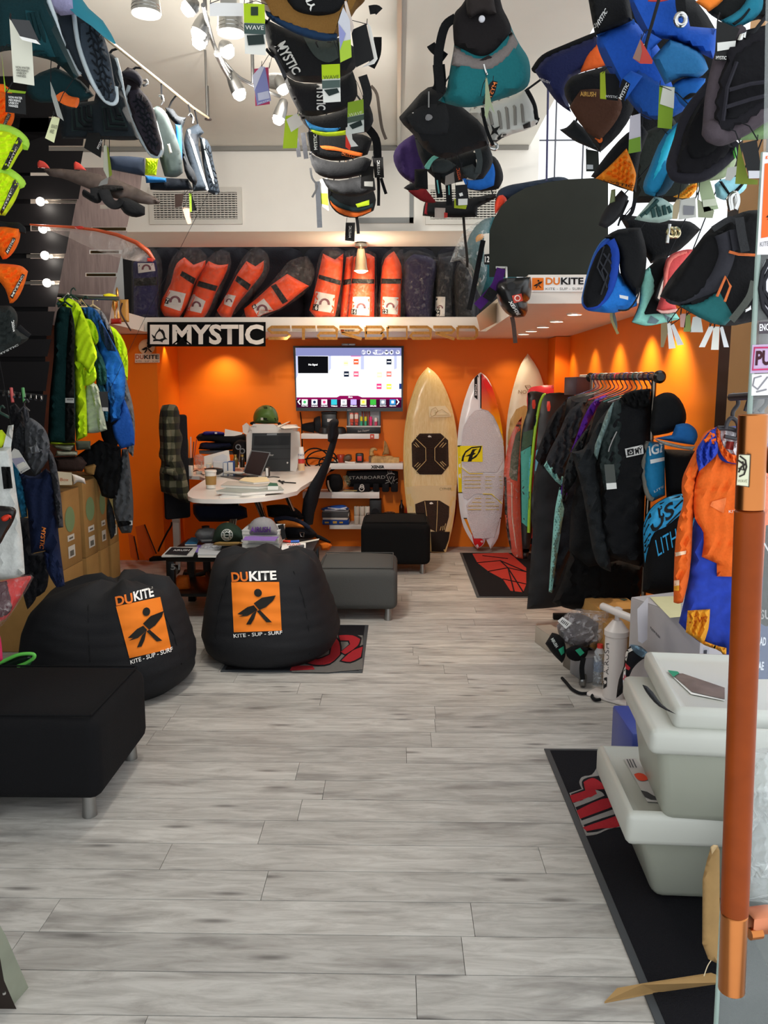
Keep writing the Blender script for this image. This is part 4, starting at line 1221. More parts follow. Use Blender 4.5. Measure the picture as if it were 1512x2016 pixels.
# ---- bean bags ----
def bean_bag(lab, cx, cy, rings, yaw, seed):
	"""rings: (z, rx_left, rx_right, ry_front, ry_back)"""
	t = T('bean_bag', lab, 'bean bag', (cx, cy, 0))
	rnd = random.Random(seed)
	ph = [rnd.random() * 6.28 for _ in range(6)]
	S_ = 56
	zs = [r[0] for r in rings]
	N = 26
	vs, fs = [], []
	for i in range(N):
		z = zs[-1] * (i / (N - 1)) ** .9
		row = [np.interp(z, zs, [r[k] for r in rings]) for k in range(1, 5)]
		for k in range(S_):
			a = 2 * math.pi * k / S_
			c, s_ = math.cos(a), math.sin(a)
			rx = row[1] if c > 0 else row[0]
			ry = row[2] if s_ < 0 else row[3]
			e = .86
			X = rx * math.copysign(abs(c) ** e, c)
			Y_ = ry * math.copysign(abs(s_) ** e, s_)
			wr = 1 + .012 * math.sin(z * 95 + 2.2 * math.sin(a * 3 + ph[0])) * math.exp(-((a - 4.0) % 6.28 - 1) ** 2 / 4) + .014 * math.sin(a * 7 + ph[1] + z * 9) * (z / zs[-1])
			zz = z + (.02 * math.sin(a * 5 + ph[2]) + .012 * math.sin(a * 9 + ph[3])) * (z / zs[-1]) ** 3
			vs.append((cx + X * wr, cy + Y_ * wr, zz))
	for i in range(N - 1):
		for k in range(S_):
			k2 = (k + 1) % S_
			fs.append((i * S_ + k, i * S_ + k2, (i + 1) * S_ + k2, (i + 1) * S_ + k))
	fs.append(tuple(range(S_)))
	tp = len(vs)
	vs.append((cx, cy, zs[-1] - .02))
	for k in range(S_):
		fs.append(((N - 1) * S_ + k, (N - 1) * S_ + (k + 1) % S_, tp))
	return t, mk('sack', vs, fs, mat('twill', '#131418', .75, 0, 320, .25, .1, .35), t, 180)
t, b1 = bean_bag('black printed bean bag, left of the pair, slumped sideways', -1.42, 3.98, [(0, .34, .28, .3, .25), (.06, .46, .36, .36, .32), (.18, .49, .375, .38, .34), (.3, .47, .35, .34, .32), (.4, .43, .32, .3, .3), (.48, .36, .29, .25, .26), (.535, .2, .25, .17, .2), (.55, .1, .14, .08, .1)], 0, 2)
f = surf(b1, .006)
ps_ = decal('print_square', 'Q 460,290 636,252 680,458 514,496', f, pap('#f0801f'), t, n=400)
surfer_mark('Q 480,290 660,255 680,455 500,490', surf(b1, .011), pap('#15130f'), ps_)
text('DU', 'Q 456,252 524,236 530,276 462,288', surf(b1, .01), pap('#e8792a'), t, .03)
text('KITE', 'Q 528,232 606,212 612,250 534,270', surf(b1, .01), pap('#f2f0ec'), t, .03)
text('KITE - SUP - SURF', 'Q 516,504 684,450 686,468 519,520', surf(b1, .01), pap('#f2f0ec'), t, .01)
tubes('seam', [[surf(b1, .003)(*q) for q in px(l)] for l in ('Q 355,200 350,300 352,400 358,510', 'Q 640,300 690,400 720,520')], .003, BLK, t)
t, b2 = bean_bag('black printed bean bag, right of the pair, facing forward', -.735, 4.52, [(0, .30, .29, .33, .3), (.05, .36, .37, .4, .38), (.14, .385, .405, .42, .4), (.28, .365, .37, .38, .38), (.4, .34, .33, .33, .33), (.5, .32, .30, .28, .28), (.565, .29, .27, .2, .2), (.59, .2, .2, .1, .12)], 0, 5)
f = surf(b2, .006)
ps_ = decal('print_square', 'Q 918,193 1108,193 1118,386 928,393', f, pap('#f0801f'), t, n=400)
surfer_mark('Q 922,196 1108,200 1114,386 930,390', surf(b2, .011), pap('#15130f'), ps_)
text('DU', 'Q 917,155 982,152 986,190 920,193', surf(b2, .01), pap('#e8792a'), t, .03)
text('KITE', 'Q 988,151 1096,148 1098,184 990,190', surf(b2, .01), pap('#f2f0ec'), t, .03)
text('KITE - SUP - SURF', 'Q 926,400 1120,386 1120,400 928,415', surf(b2, .01), pap('#f2f0ec'), t, .01)
tubes('seam', [[surf(b2, .003)(*q) for q in px(l)] for l in ('Q 815,140 795,260 792,400 800,520', 'Q 1165,150 1205,260 1225,380 1228,480')], .003, BLK, t)
# ---- mats ----
MATB = fab('#15151a', .95, .6, 300)
MRED = fab('#a3242c', .95, .6, 300)
MGRY = fab('#8d8a86', .95, .6, 300)
RUB = pla('#3d4145', .6)
def floor_mat(lab, x0, x1, y0, y1):
	t = T('door_mat', lab, 'mat', ((x0 + x1) / 2, (y0 + y1) / 2, 0))
	box2('rubber_edge', (x0, y0, .0005), (x1, y1, .006), RUB, t, .002)
	box2('pile', (x0 + .022, y0 + .022, .004), (x1 - .022, y1 - .022, .0085), MATB, t)
	return t
fz = lambda x, y: PF(x, y, .0092)
fz2 = lambda x, y: PF(x, y, .0099)
fz3 = lambda x, y: PF(x, y, .0105)
t = floor_mat('black door mat with red lettering swirl under the plastic totes', .62, 1.42, 1.42, 3.23)
outer = 'O 365,1395 440,1370 425,1330 440,1300 500,1285 530,1240 560,1250 600,1320 640,1400 740,1560 770,1640 700,1600 600,1610 530,1640 465,1650 430,1560 395,1470'
decal('pile_outline', outer, fz, MGRY, t, True, n=60)
decals('pile_black', ['O 375,1400 450,1372 440,1330 455,1310 520,1295 560,1290 640,1420 740,1570 690,1590 600,1600 530,1625 470,1630 440,1560 400,1475'], fz2, MATB, t, True, n=50)
decals('pile_red', ['O 368,1410 460,1380 450,1330 500,1305 540,1320 590,1370 520,1375 530,1400 470,1430 385,1452', 'O 408,1500 560,1430 600,1425 640,1470 560,1500 430,1548', 'O 445,1600 560,1560 680,1530 735,1565 640,1600 560,1605 470,1622', 'O 545,1275 575,1270 620,1380 590,1360'], fz3, MRED, t, True, n=20)
decals('pile_grey', ['O 390,1455 530,1400 520,1375 560,1390 575,1410 480,1450 400,1480', 'O 430,1562 560,1515 660,1480 690,1505 560,1545 440,1588'], fz3, MGRY, t, True, n=14)
t = floor_mat('black mat with red and grey swirl print under the right bean bag', -.95, -.185, 4.15, 5.03)
ps = ['Q 1280,400 1310,395 1345,430 1350,480 1310,515 1240,520 1180,500 1200,490 1260,500 1310,480 1318,440 1290,415', 'Q 1345,405 1400,405 1430,420 1420,445 1370,480 1352,470 1390,440 1385,425 1350,425', 'Q 1355,505 1400,465 1440,450 1432,490 1390,510', 'Q 1160,525 1240,525 1250,540 1150,545']
decal('pile_grey', 'Q 1150,540 1200,500 1270,430 1290,380 1330,400 1440,405 1440,540 1300,552 1160,550', fz, fab('#6f6d69', .95, .6, 300), t, n=40)
decals('pile_black', [p_ for p_ in ('Q 1275,400 1310,388 1352,430 1356,480 1310,522 1240,526 1170,500 1200,485 1260,495 1305,478 1310,440 1286,418', 'Q 1340,398 1400,396 1436,414 1426,450 1370,486 1346,474 1385,440 1380,430 1345,430', 'Q 1346,508 1396,460 1442,442 1438,494 1390,516')], fz2, MATB, t, True)
decals('pile_red', ps, fz3, MRED, t, True)
t = floor_mat('black mat with red faceted print in front of the surfboards', .58, 1.25, 5.75, 7.38)
decals('pile_red', ['p 930,1090 1000,1088 1012,1096 1036,1118 1036,1150 1030,1166 1005,1163 990,1140 962,1125 940,1108'], fz, fab('#b5382f', .95, .6, 300), t, n=30)
tubes('pile_black', [[fz3(*q) for q in px(l)] for l in ('p 940,1108 985,1104 1036,1126', 'p 962,1125 1000,1118 1036,1126', 'p 985,1104 1000,1118 1012,1164', 'p 1000,1118 1030,1166', 'p 950,1094 1000,1100', 'p 990,1140 1036,1150')], .006, MATB, t, 4)
# ---- coffee table and its load ----
t = T('coffee_table', 'low black coffee table behind the right bean bag, covered in magazines', 'table', (-1.0, 5.35, 0))
tb = mat('lacquer', '#0c0c0d', .35, 0, 10, 0, .05)
X0, X1, Y0, Y1, H = -1.5, -.56, 5.1, 5.66, .45
box2('tabletop', (X0, Y0, H - .05), (X1, Y1, H), tb, t, .003)
box2('shelf', (X0 + .03, Y0 + .03, .16), (X1 - .03, Y1 - .03, .18), tb, t, .002)
for a, b in ((X0, Y0), (X1 - .05, Y0), (X0, Y1 - .05), (X1 - .05, Y1 - .05)):
	box2('leg', (a, b, 0), (a + .05, b + .05, H - .05), tb, t, .002)
decals('stencil', ['p 337,1113 342,1113 342,1117 337,1117'], at(Y0 - .001), pap('#9b9b98'), t)
text('51', 'p 336,1110 354,1110 354,1122 336,1122', at(Y0 - .0015), pap('#8f8f8c'), t)
o = inflate('shopping_bag', 'p 338,1150 352,1132 372,1132 376,1160 360,1166 340,1164', 5.3, fab('#d9681c', .5), None, .06)
top(o, 'crumpled orange bag on the coffee table lower shelf', 'bag')
t = T('desk_lamp_head', 'small round grey lens object on the table lower shelf', 'lens', P(348, 1128, 5.3))
lathe('barrel', [(.03, 0), (.035, .03), (.03, .06)], P(347, 1120, 5.3), GREYM, t, (0, -1, 0), 14)
def mag(lab, q, z, c_, th=.006, lines=None, cat='magazine', name='magazine', txt=None):
	"""a sheet stack lying at height z; q pixel corners of its top"""
	t = T(name, lab, cat, PF(*px(q)[0], z))
	pts = [PF(x, y, z + th) for x, y in px(q)]
	n_ = len(pts)
	mk('cover', pts + [p - Vector((0, 0, min(.0025, th * .4))) for p in pts], [tuple(range(n_)), tuple(range(2 * n_ - 1, n_ - 1, -1))] + [(i, (i + 1) % n_, (i + 1) % n_ + n_, i + n_) for i in range(n_)], pap(c_), t)
	c = sum(pts, Vector()) / n_
	pg = [c + (p - c) * .985 - Vector((0, 0, min(.0026, th * .42))) for p in pts]
	mk('pages', pg + [p - Vector((0, 0, th - min(.0026, th * .42) - .0005)) for p in pg], [tuple(range(n_)), tuple(range(2 * n_ - 1, n_ - 1, -1))] + [(i, (i + 1) % n_, (i + 1) % n_ + n_, i + n_) for i in range(n_)], pap('#e4e0d8'), t)
	if txt:
		text(txt[0], txt[1], lambda x, y: PF(x, y, z + th + .001), pap(txt[2]), t, .01)
	return t
z = H
mag('grey white magazine at the left end of the coffee table', 'J 75,1490 150,1412 390,1410 345,1486', z, '#b9b7b3', .008)
mag('black magazine lying on the grey one at the table left', 'J 105,1472 165,1415 345,1420 290,1480', z + .009, '#15151a', .005, txt=('AIRUSH', 'J 180,1432 320,1432 310,1446 176,1446', '#cfcfcf'))
mag('blue magazine sticking out behind the grey cap', 'J 275,1385 330,1330 400,1330 380,1385', z + .001, '#2a6f9a', .012)
mag('purple edged leaflet between the black magazine and green cap', 'J 345,1450 385,1395 430,1395 400,1460', z + .001, '#7a64b8', .006)
mag('white brochure pile under the plastic sleeve and green cap', 'J 385,1476 395,1420 740,1418 720,1478', z + .001, '#b5b8bb', .02)
o = inflate('plastic_sleeve', 'J 395,1440 420,1395 500,1380 640,1395 760,1405 765,1440 700,1465 560,1462 450,1465', 5.2, film('#e9eaf0', .62, .2, .9, 20), None, .04, .03)
top(o, 'crinkled clear plastic sleeve lying below the green cap', 'sleeve')
card('tag', 'J 590,1405 675,1400 665,1445 580,1445', 5.14, pap('#17171a'), o, .003)
for i in range(5):
	zz = z + .001 + i * .03
	dx = [0, 3, -4, 2, 5][i]
	x0_, x1_ = 772 + dx, 1092 + dx
	a_, b_ = P(300 + x0_ / 4.32, 1086, 5.2), P(300 + x1_ / 4.32, 1086, 5.2)
	tt = T('magazine', ['bottom magazine of the thick white stack, lying on the coffee table', 'second magazine from the bottom of the white stack', 'middle magazine of the white stack under the grey cap', 'fourth magazine of the white stack under the grey cap', 'top white magazine in the stack under the purple one'][i], 'magazine', (a_.x, 5.2, zz))
	box('cover', ((a_.x + b_.x) / 2, 5.28, zz + .027), (b_.x - a_.x, .26, .003), pap(['#3b6f9c', '#b4b6b6', '#cfcfcc', '#9ea3a3', '#c9c9c6'][i]), tt)
	box('pages', ((a_.x + b_.x) / 2, 5.28, zz + .013), (b_.x - a_.x - .004, .256, .025), mat('paper_edge', '#c9c7c0', .8, 0, 300, .3, .2), tt)
mag('purple patterned magazine lying under the grey cap', 'J 770,1352 790,1322 1070,1325 1045,1358', z + .155, '#7d5fa8', .006)
mag('white paper pad with red heading at the table right end', 'J 1090,1470 1105,1380 1305,1378 1300,1470', z + .001, '#e9e7e3', .04, txt=('WAVE', 'J 1140,1384 1260,1382 1262,1398 1140,1400', '#c84a3a'))
mag('loose white sheet sticking out over the table right edge', 'J 1240,1372 1420,1340 1415,1352 1250,1385', z + .002, '#d9d5c9', .002)
for i, (s_, c_, lab) in enumerate((('J 1105,1362 1180,1366', '#d8412e', 'red marker lying on the white paper pad'), ('J 1170,1366 1250,1364', '#2f63c0', 'blue marker lying beside the red marker'), ('J 1160,1412 1290,1402', '#4a4a4d', 'thin dark pen lying on the white pad'))):
	q = px(s_)
	t = T('marker', lab, 'pen', PF(*q[0], z + .05))
	a_, b_ = PF(*q[0], z + .05), PF(*q[1], z + .05)
	lathe('barrel', [(.004, 0), (.008, .004), (.008, (b_ - a_).length * .7)], a_, pla(c_), t, b_ - a_, 8)
	lathe('cap', [(.009, 0), (.009, (b_ - a_).length * .3), (.004, (b_ - a_).length * .33)], a_ + (b_ - a_) * .68, pla(c_), t, b_ - a_, 8)
def cap(lab, crown, brim, Y, c_, cb_, z0=None, btn=True):
	t = T('cap', lab, 'cap', mid(crown, Y))
	b = inflate('crown', crown, Y, fab(c_, .9, .3, 200), t, .1, .08, 34, n=120)
	inflate('brim', brim, Y - .09, fab(cb_, .9, .2, 200), t, .03, .05, 8, n=60)
	f = surf(b, .002)
	if btn:
		q = min(px(crown), key=lambda a: a[1])
		lathe('button', [(.009, 0), (.007, .005)], P(q[0], q[1] + 1, Y), fab(cb_), t, (0, 0, 1), 10)
	return t, b, f
t, b, f = cap('plain grey cap at the back left of the coffee table', 'J 360,1310 385,1265 440,1250 530,1255 545,1300 530,1360 480,1372 400,1365', 'J 400,1350 520,1345 510,1375 420,1378', 5.4, '#6e7072', '#67696b', btn=False)
t, b, f = cap('dark green cap with round white badge and tan brim', 'J 510,1370 520,1310 545,1250 590,1212 640,1202 700,1218 755,1260 785,1310 790,1370 640,1372', 'J 510,1395 540,1372 640,1370 740,1368 775,1372 740,1390 640,1402', 5.2, '#26352a', '#8d7040')
cxy = [(634 + 48 * math.cos(a_), 1310 + 48 * math.sin(a_)) for a_ in np.linspace(0, 6.283, 25)[:-1]]
k_ = lambda r_: 'J ' + ' '.join('%.1f,%.1f' % (634 + r_ * math.cos(a_), 1310 + r_ * math.sin(a_)) for a_ in np.linspace(0, 6.283, 25))
tubes('badge_ring', [[f(*q) for q in px(k_(48))], [f(*q) for q in px(k_(24))], [f(*q) for q in px('J 590,1310 678,1310')]], .0022, pap('#d9dcd6'), t, 5)
for i, ch in enumerate('MYSTIC'):
	an = math.radians(-150 + i * 24)
	u = Vector((634 + 36 * math.cos(an), 1310 + 36 * math.sin(an)))
	tx = Vector((-math.sin(an), math.cos(an)))
	up = Vector((math.cos(an), math.sin(an)))
	text(ch, 'J ' + ' '.join('%.1f,%.1f' % (p_.x, p_.y) for p_ in (u - tx * 6 + up * 8, u + tx * 6 + up * 8, u + tx * 6 - up * 8, u - tx * 6 - up * 8)), f, pap('#d9dcd6'), t)
for i, ch in enumerate('PREMIUM'):
	an = math.radians(150 - i * 20)
	u = Vector((634 + 36 * math.cos(an), 1310 + 36 * math.sin(an)))
	tx = Vector((math.sin(an), -math.cos(an)))
	up = Vector((-math.cos(an), -math.sin(an)))
	text(ch, 'J ' + ' '.join('%.1f,%.1f' % (p_.x, p_.y) for p_ in (u - tx * 6 + up * 8, u + tx * 6 + up * 8, u + tx * 6 - up * 8, u - tx * 6 - up * 8)), f, pap('#d9dcd6'), t)
t, b, f = cap('light grey cap with purple lettering on the magazine stack', 'J 800,1322 810,1260 840,1200 890,1165 950,1158 1010,1175 1055,1225 1085,1290 1090,1325 950,1328', 'J 790,1340 820,1318 950,1322 1080,1322 1055,1345 940,1350', 5.2, '#8b8a8c', '#86789a')
text('AIRUSH', 'J 835,1240 1005,1240 1003,1288 832,1288', surf(b, .012), fab('#6c3f8f'), t, .03)
t = T('cap_box', 'dark tag standing beside the grey purple lettered cap', 'tag', mid('J 1070,1225 1110,1215 1140,1340 1105,1345', 5.2))
card('tag', 'J 1065,1230 1115,1215 1140,1335 1105,1350', 5.2, pap('#101012'), t, .004)
# ---- the desk ----
ZD = .8
DW = paint('#e8e2da', .35)
pts = [PF(x, y, ZD) for x, y in px('J 60,806 285,806 400,812 455,832 400,868 330,915 298,955 305,982 345,998 420,1005 600,1008 780,1004 950,990 1100,968 1230,937 1262,905')]
pts = [Vector((p.x, p.y, ZD)) for p in pts]
pts += [Vector((-.62, 6.9, ZD)), Vector((-.62, 7.6, ZD)), Vector((-2.05, 7.6, ZD))]
t = T('desk', 'pale curved office desk on angled chrome legs under the orange wall', 'desk', (-1.2, 6.3, 0))
n_ = len(pts)
bm = bmesh.new()
vv = [bm.verts.new(p) for p in pts]
fc = bm.faces.new(vv)
r_ = bmesh.ops.extrude_face_region(bm, geom=[fc])
for v in r_['geom']:
	if isinstance(v, bmesh.types.BMVert):
		v.co.z -= .028
bmesh.ops.triangulate(bm, faces=bm.faces[:])
from_bm('desktop', bm, DW, t, 30)
chrome = met('#c4c0ba', .18)
for a_, b_ in (((705, 1010), (668, 1200)), ((730, 1010), (700, 1190)), ((875, 1008), (940, 1170)), ((900, 1005), (955, 1165)), ((1140, 975), (1180, 1070))):
	pa = P(300 + a_[0] / 4.32, 750 + a_[1] / 4.32, 6.0)
	pb = P(300 + b_[0] / 4.32, 750 + b_[1] / 4.32, 6.05)
	d = (pb - pa).normalized()
	k = (pa.z - ZD + .028) / d.z
	tube('leg', [pa - d * k if abs(k) < .3 else pa, pa + d * ((0.0 - pa.z) / d.z)], .016, chrome, t, 10)
box2('frame', (-1.2, 5.95, ZD - .07), (-.75, 6.2, ZD - .029), chrome, t, .004)
box2('cable_tray', (-.95, 6.0, ZD - .06), (-.88, 6.08, ZD - .03), BLK, t)
def onz(x, y, z=ZD):
	return PF(x, y, z)
YP = 7.0
t = T('printer', 'white and dark grey laser printer on the desk under the green helmet', 'printer', P(538, 925, YP))
PX0, PX1 = P(485, 900, YP).x, P(580, 900, YP).x
PH = P(530, 839, YP).z
wp = pla('#d8d5d0', .45)
dg = pla('#2e3133', .4)
box2('body', (PX0, YP, ZD + .002), (PX1, YP + .4, PH - .06), wp, t, .012)
box2('top_cover', (PX0 + .01, YP + .01, PH - .06), (PX1 - .01, YP + .38, PH), wp, t, .02)
f = at(YP - .004)
card('front_panel', 'J 850,438 1178,436 1172,762 835,768', YP - .012, dg, t, .02)
card('paper_slot', 'J 868,468 1170,468 1166,545 862,548', YP - .016, pla('#0c0d0e'), t, .004)
card('exit_tray', 'J 925,480 1160,482 1155,540 920,540', YP - .019, pla('#08090a'), t, .003)
card('control_lip', 'J 845,415 1180,412 1178,442 850,444', YP - .03, wp, t, .03)
card('badge', 'J 975,448 1060,446 1058,460 973,462', YP - .018, GREYM, t, .003)
card('tray_line', 'J 838,665 1172,660 1172,664 838,669', YP - .0135, pla('#101112'), t, .002)
card('tray_line', 'J 842,575 1172,572 1172,577 842,580', YP - .0135, pla('#101112'), t, .002)
text('brother', 'J 965,622 1032,620 1032,638 965,638', at(YP - .014), pap('#c9c9c6'), t, .0)
decals('symbol', ['J 1140,695 1148,686 1158,695 1148,706'], at(YP - .014), pap('#dcdcd8'), t)
card('side_curve', 'J 800,450 845,415 850,440 838,770 800,772', YP - .008, wp, t, .02, sm=False)
card('side_curve', 'J 1178,412 1255,440 1262,560 1225,770 1172,765', YP - .008, wp, t, .02)
card('feed_tray', 'J 835,395 860,365 1035,367 1060,395 1060,415 835,415', YP - .02, wp, t, .06)
text('MFC', 'J 845,384 885,384 885,394 845,394', at(YP - .022), pap('#333333'), t, .0)
o = mag('loose papers lying on the printer right side', 'J 1060,385 1180,372 1260,395 1120,405', PH + .001, '#d9d4cc', .004)
o = mag('thin white sheet jutting up over the printer', 'J 1060,386 1200,326 1206,330 1075,392', PH + .01, '#d8d2c6', .003)
t = T('helmet', 'olive green water helmet resting on the printer', 'helmet', P(524, 836, YP + .1))
hb = inflate('shell', 'J 862,360 858,310 870,265 900,228 945,207 990,207 1030,225 1058,265 1072,320 1070,362 960,364', YP + .1, pla('#4c6a2c', .5), t, .13, .12, 26, n=160)
f = surf(hb, .003)
inflate('ear_pad', 'J 832,352 860,342 880,368 850,374 830,368', YP + .02, BLK, t, .03)
inflate('ear_pad', 'J 1060,355 1085,350 1100,368 1070,376', YP + .02, BLK, t, .03)
tube('rim', [f(*q) for q in px('J 865,352 960,360 1068,352')], .006, pla('#3a5222', .5), t, sm=True)
tubes('vent_slot', [[f(*q) for q in px(l)] for l in ('J 945,222 975,222', 'J 950,232 978,232', 'J 1000,215 1022,228', 'J 945,318 975,322', 'J 950,330 985,336', 'J 1040,320 1068,316', 'J 1045,332 1068,328')], .004, BLK, t)
decal('label', 'J 922,312 942,312 942,334 922,334', f, pap('#e6e4da'), t)
for s_, c_, lab, nm, cat, dy in (('J 395,590 640,588 760,600 790,560 780,620 640,628 400,620', '#5e646c', 'grey folder at the bottom of the black bag pile', 'folder', 'folder', 0), ('J 390,580 410,530 520,520 700,520 700,585 540,590', '#15161b', 'lower black pouch in the pile left of the printer', 'pouch', 'pouch', .02),
						('J 400,545 420,525 540,530 660,520 690,560 560,575 430,575', '#1f2540', 'navy lined pouch in the pile left of printer', 'pouch', 'pouch', -.02), ('J 370,480 400,450 520,440 700,455 790,450 800,500 780,560 640,540 500,515 390,512', '#17181b', 'upper black padded pouch of the pile beside the printer', 'pouch', 'pouch', 0)):
	o = inflate(nm, s_, 7.2 + dy, fab(c_), None, .08, .1, 8)
	top(o, lab, cat)
o = inflate('cloth', 'J 420,450 440,432 500,428 560,430 612,438 610,462 520,458 440,462', 7.15, fab('#1c1a7c', .7), None, .05)
top(o, 'royal blue folded cloth on top of the black pouches', 'cloth')
card('tag', 'J 530,436 550,436 550,450 530,450', 6.87, pap('#e8e6e2'), o, .002)
o = card('envelope', 'J 618,408 770,440 760,455 700,468 612,470', 6.9, pap('#dedad3'), None, .004, 0, -.3)
top(o, 'white envelope leaning on the pouch pile', 'envelope')
o = inflate('bottle_box', 'J 690,540 740,500 800,510 800,690 720,690 690,640', 7.05, fab('#141416'), None, .05)
top(o, 'black bag standing between bottles and printer', 'bag')
for s_, Yv, lab, c_ in (('J 440,640 630,590 650,590 665,700 440,730', 6.75, 'large white envelope leaning behind the tape rolls', '#e3dfd9'), ('J 515,650 600,620 640,640 630,690 515,700', 6.7, 'smaller white paper in front of the large envelope', '#cdd0d6'), ('J 765,380 800,355 828,380 805,460 770,440', 7.0, 'translucent sheet sticking up beside the printer', '#d9cfc4')):
	o = card('envelope', s_, Yv, pap(c_), None, .004, 0, -.2)
	top(o, lab, 'paper')
def cyl_item(nm, lab, cat, x, ytop, ybot, wpx, Y, parts, z=ZD):
	"""upright round item; parts = list of (name, fraction0, fraction1, radius factor0, factor1, material)"""
	a = P(x, ybot, Y)
	a.z = max(a.z, z)
	h = P(x, ytop, Y).z - a.z
	r = wpx / 2 / FPX * Y
	t = T(nm, lab, cat, a)
	for n_, f0, f1, r0, r1, m_ in parts:
		lathe(n_, [(r * r0, h * f0), (r * (r0 + r1) / 2, h * (f0 + f1) / 2), (r * r1, h * f1)], a, m_, t, (0, 0, 1), 20)
	return t
YC = onz(414, 962).y
cyl_item('coffee_cup', 'white paper coffee cup with kraft sleeve at the desk front', 'cup', 300 + 500 / 4.32, 750 + 757 / 4.32, 750 + 912 / 4.32, 98 / 4.32, YC, [('cup', 0, .9, .82, .97, pap('#e4dfd6')), ('sleeve', .2, .68, .9, .98, pap('#a8834c')), ('lid', .9, 1, 1.08, 1.0, pla('#e6e0d4'))])
for i, (x, lab) in enumerate(((708, 'left small glass bottle with gold cap on the desk'), (766, 'right small glass bottle with gold cap beside the scissors'))):
	cyl_item('small_bottle', lab, 'bottle', 300 + x / 4.32, 750 + 627 / 4.32, 750 + 735 / 4.32, 42 / 4.32, 6.7, [('glass', 0, .6, 1, 1, pla('#6a5320' if i == 0 else '#241608', .15)), ('neck', .6, .84, 1, .55, pla('#7c6a3a' if i == 0 else '#2d2010', .15)), ('cap', .84, 1, .68, .68, met('#b59a52', .35))])
t = cyl_item('pen_holder', 'dark mesh pen holder filled with pens at the desk left', 'pen holder', 300 + 315 / 4.32, 750 + 655 / 4.32, 750 + 755 / 4.32, 80 / 4.32, 6.8, [('cup', 0, 1, .9, 1, pla('#1c1414'))])
for i in range(5):
	a = P(370 + i * 3, 902, 6.8)
	tube('pen', [a, a + Vector((-.02 + i * .012, 0, .14 + .02 * (i % 3)))], .005, pla(['#2a2a2d', '#a8742c', '#d8d4cc', '#3a3a3a', '#b0452a'][i]), t, 6)
cyl_item('spray_can', 'white red spray can standing right of the printer', 'spray can', 593.5, 880, 926, 13, 6.75, [('can', 0, .3, 1, 1, pla('#d8b890')), ('label_band', .3, .5, 1, 1, pla('#c23a34')), ('can', .5, .78, 1, .9, pla('#e6e4e2')), ('cap', .78, 1, .85, .7, pla('#e9e6e2'))])
text('STARCH', 'J 1238,622 1288,622 1288,640 1238,640', at(6.68), pap('#2a3a6a'), bpy.data.objects['spray_can'])
for x0_, x1_, y0_, y1_, c_, nm, lab in ((455, 490, 705, 770, '#d8d0bc', 'tape_roll', 'cream roll standing in the desk clutter'), (515, 600, 690, 735, '#c9ccd2', 'white_box', 'flat pale box behind the tape'), (600, 640, 690, 765, '#8fa2bf', 'white_box', 'pale blue box behind the dark tray'), (640, 690, 685, 765, '#2c4a86', 'blue_box', 'small blue and white box right of the pale blue one'), (285, 330, 725, 785, '#e0dbd2', 'white_box', 'white block by the pen holder'), (960, 990, 735, 790, '#3a3632', 'adapter', 'dark adapter standing behind the laptop')):
	a, c = P(300 + x0_ / 4.32, 750 + y0_ / 4.32, 6.55), P(300 + x1_ / 4.32, 750 + y1_ / 4.32, 6.55)
	o = box2(nm, (a.x, 6.55, ZD + .001), (c.x, 6.62, max(a.z, ZD + .03)), pap(c_), None, .003, loc=(a.x, 6.55, ZD))
	top(o, lab, 'box')
	box2('label_face', (a.x + .004, 6.548, ZD + .006), (c.x - .004, 6.5499, max(a.z, ZD + .03) - .006), pap('#e8e6e2'), o)
o = inflate('plastic_bag', 'J 355,640 400,620 440,640 440,740 400,760 365,720', 6.72, film('#d9d0c6', .4, .15, 1, 20), None, .05)
top(o, 'crumpled clear bag by the pen holder', 'bag')
o = inflate('tray', 'J 440,745 520,735 600,745 605,775 560,800 470,800', 6.45, pla('#141414'), None, .03)
top(o, 'dark shallow tray in the desk clutter behind coffee cup', 'tray')
o = inflate('cable_heap', 'J 600,780 640,765 700,770 790,775 760,795 680,792 620,792', 6.5, pla('#c9c4bb'), None, .012)
top(o, 'pale cable heap left of the laptop screen', 'cable')
t = T('scissors', 'black handled scissors hooked up beside the bottles', 'scissors', P(474, 895, 6.9))
for dx in (-4, 4):
	lathe('handle', [(.016, -.004), (.024, -.004), (.024, .004), (.016, .004)], P(473 + dx, 884 + dx, 6.9), GREYM, t, (0, -1, 0), 16, caps=False)
tube('blade', [P(473, 888, 6.9), P(470, 910, 6.9)], .006, GREYM, t)
o = box('charger', PF(392, 930, ZD + .013), (.05, .04, .025), pla('#d8d4cc'), None, .4, .004)
top(o, 'white charger block on the desk left', 'charger')
for i, l in enumerate(('J 285,770 330,775 380,760 420,790 440,800', 'J 740,690 745,740 770,760', 'J 980,820 1030,815 1080,820')):
	o = tube('desk_cable', [P(x, y, 6.8) if i == 1 else PF(x, y, ZD + .006) for x, y in px(l)], .004, pla('#2a2a2a' if i != 1 else '#d8d4cc'), None, sm=True)
	top(o, ['thin dark cable lying behind the coffee cup', 'thin white cable by the gold capped bottles', 'short black pen like cable near the laptop'][i], 'cable')
t = T('laptop', 'open silver laptop with dark screen on the desk', 'laptop', PF(480, 940, ZD))
base = [PF(x, y, ZD + .008) for x, y in px('J 575,805 765,785 900,808 740,838')]
mk('base', base + [p - Vector((0, 0, .007)) for p in base], [(0, 1, 2, 3), (7, 6, 5, 4), (0, 1, 5, 4), (1, 2, 6, 5), (2, 3, 7, 6), (3, 0, 4, 7)], GREYM, t)
tubes('keyboard', [[PF(x, y, ZD + .009) for x, y in px(l)] for l in ('J 690,795 830,812', 'J 675,800 815,817', 'J 660,806 795,822')], .003, BLK, t, 4)
sc_ = card('screen_shell', 'J 838,590 1005,608 925,812 768,783', 6.62, GREYM, t, .008)
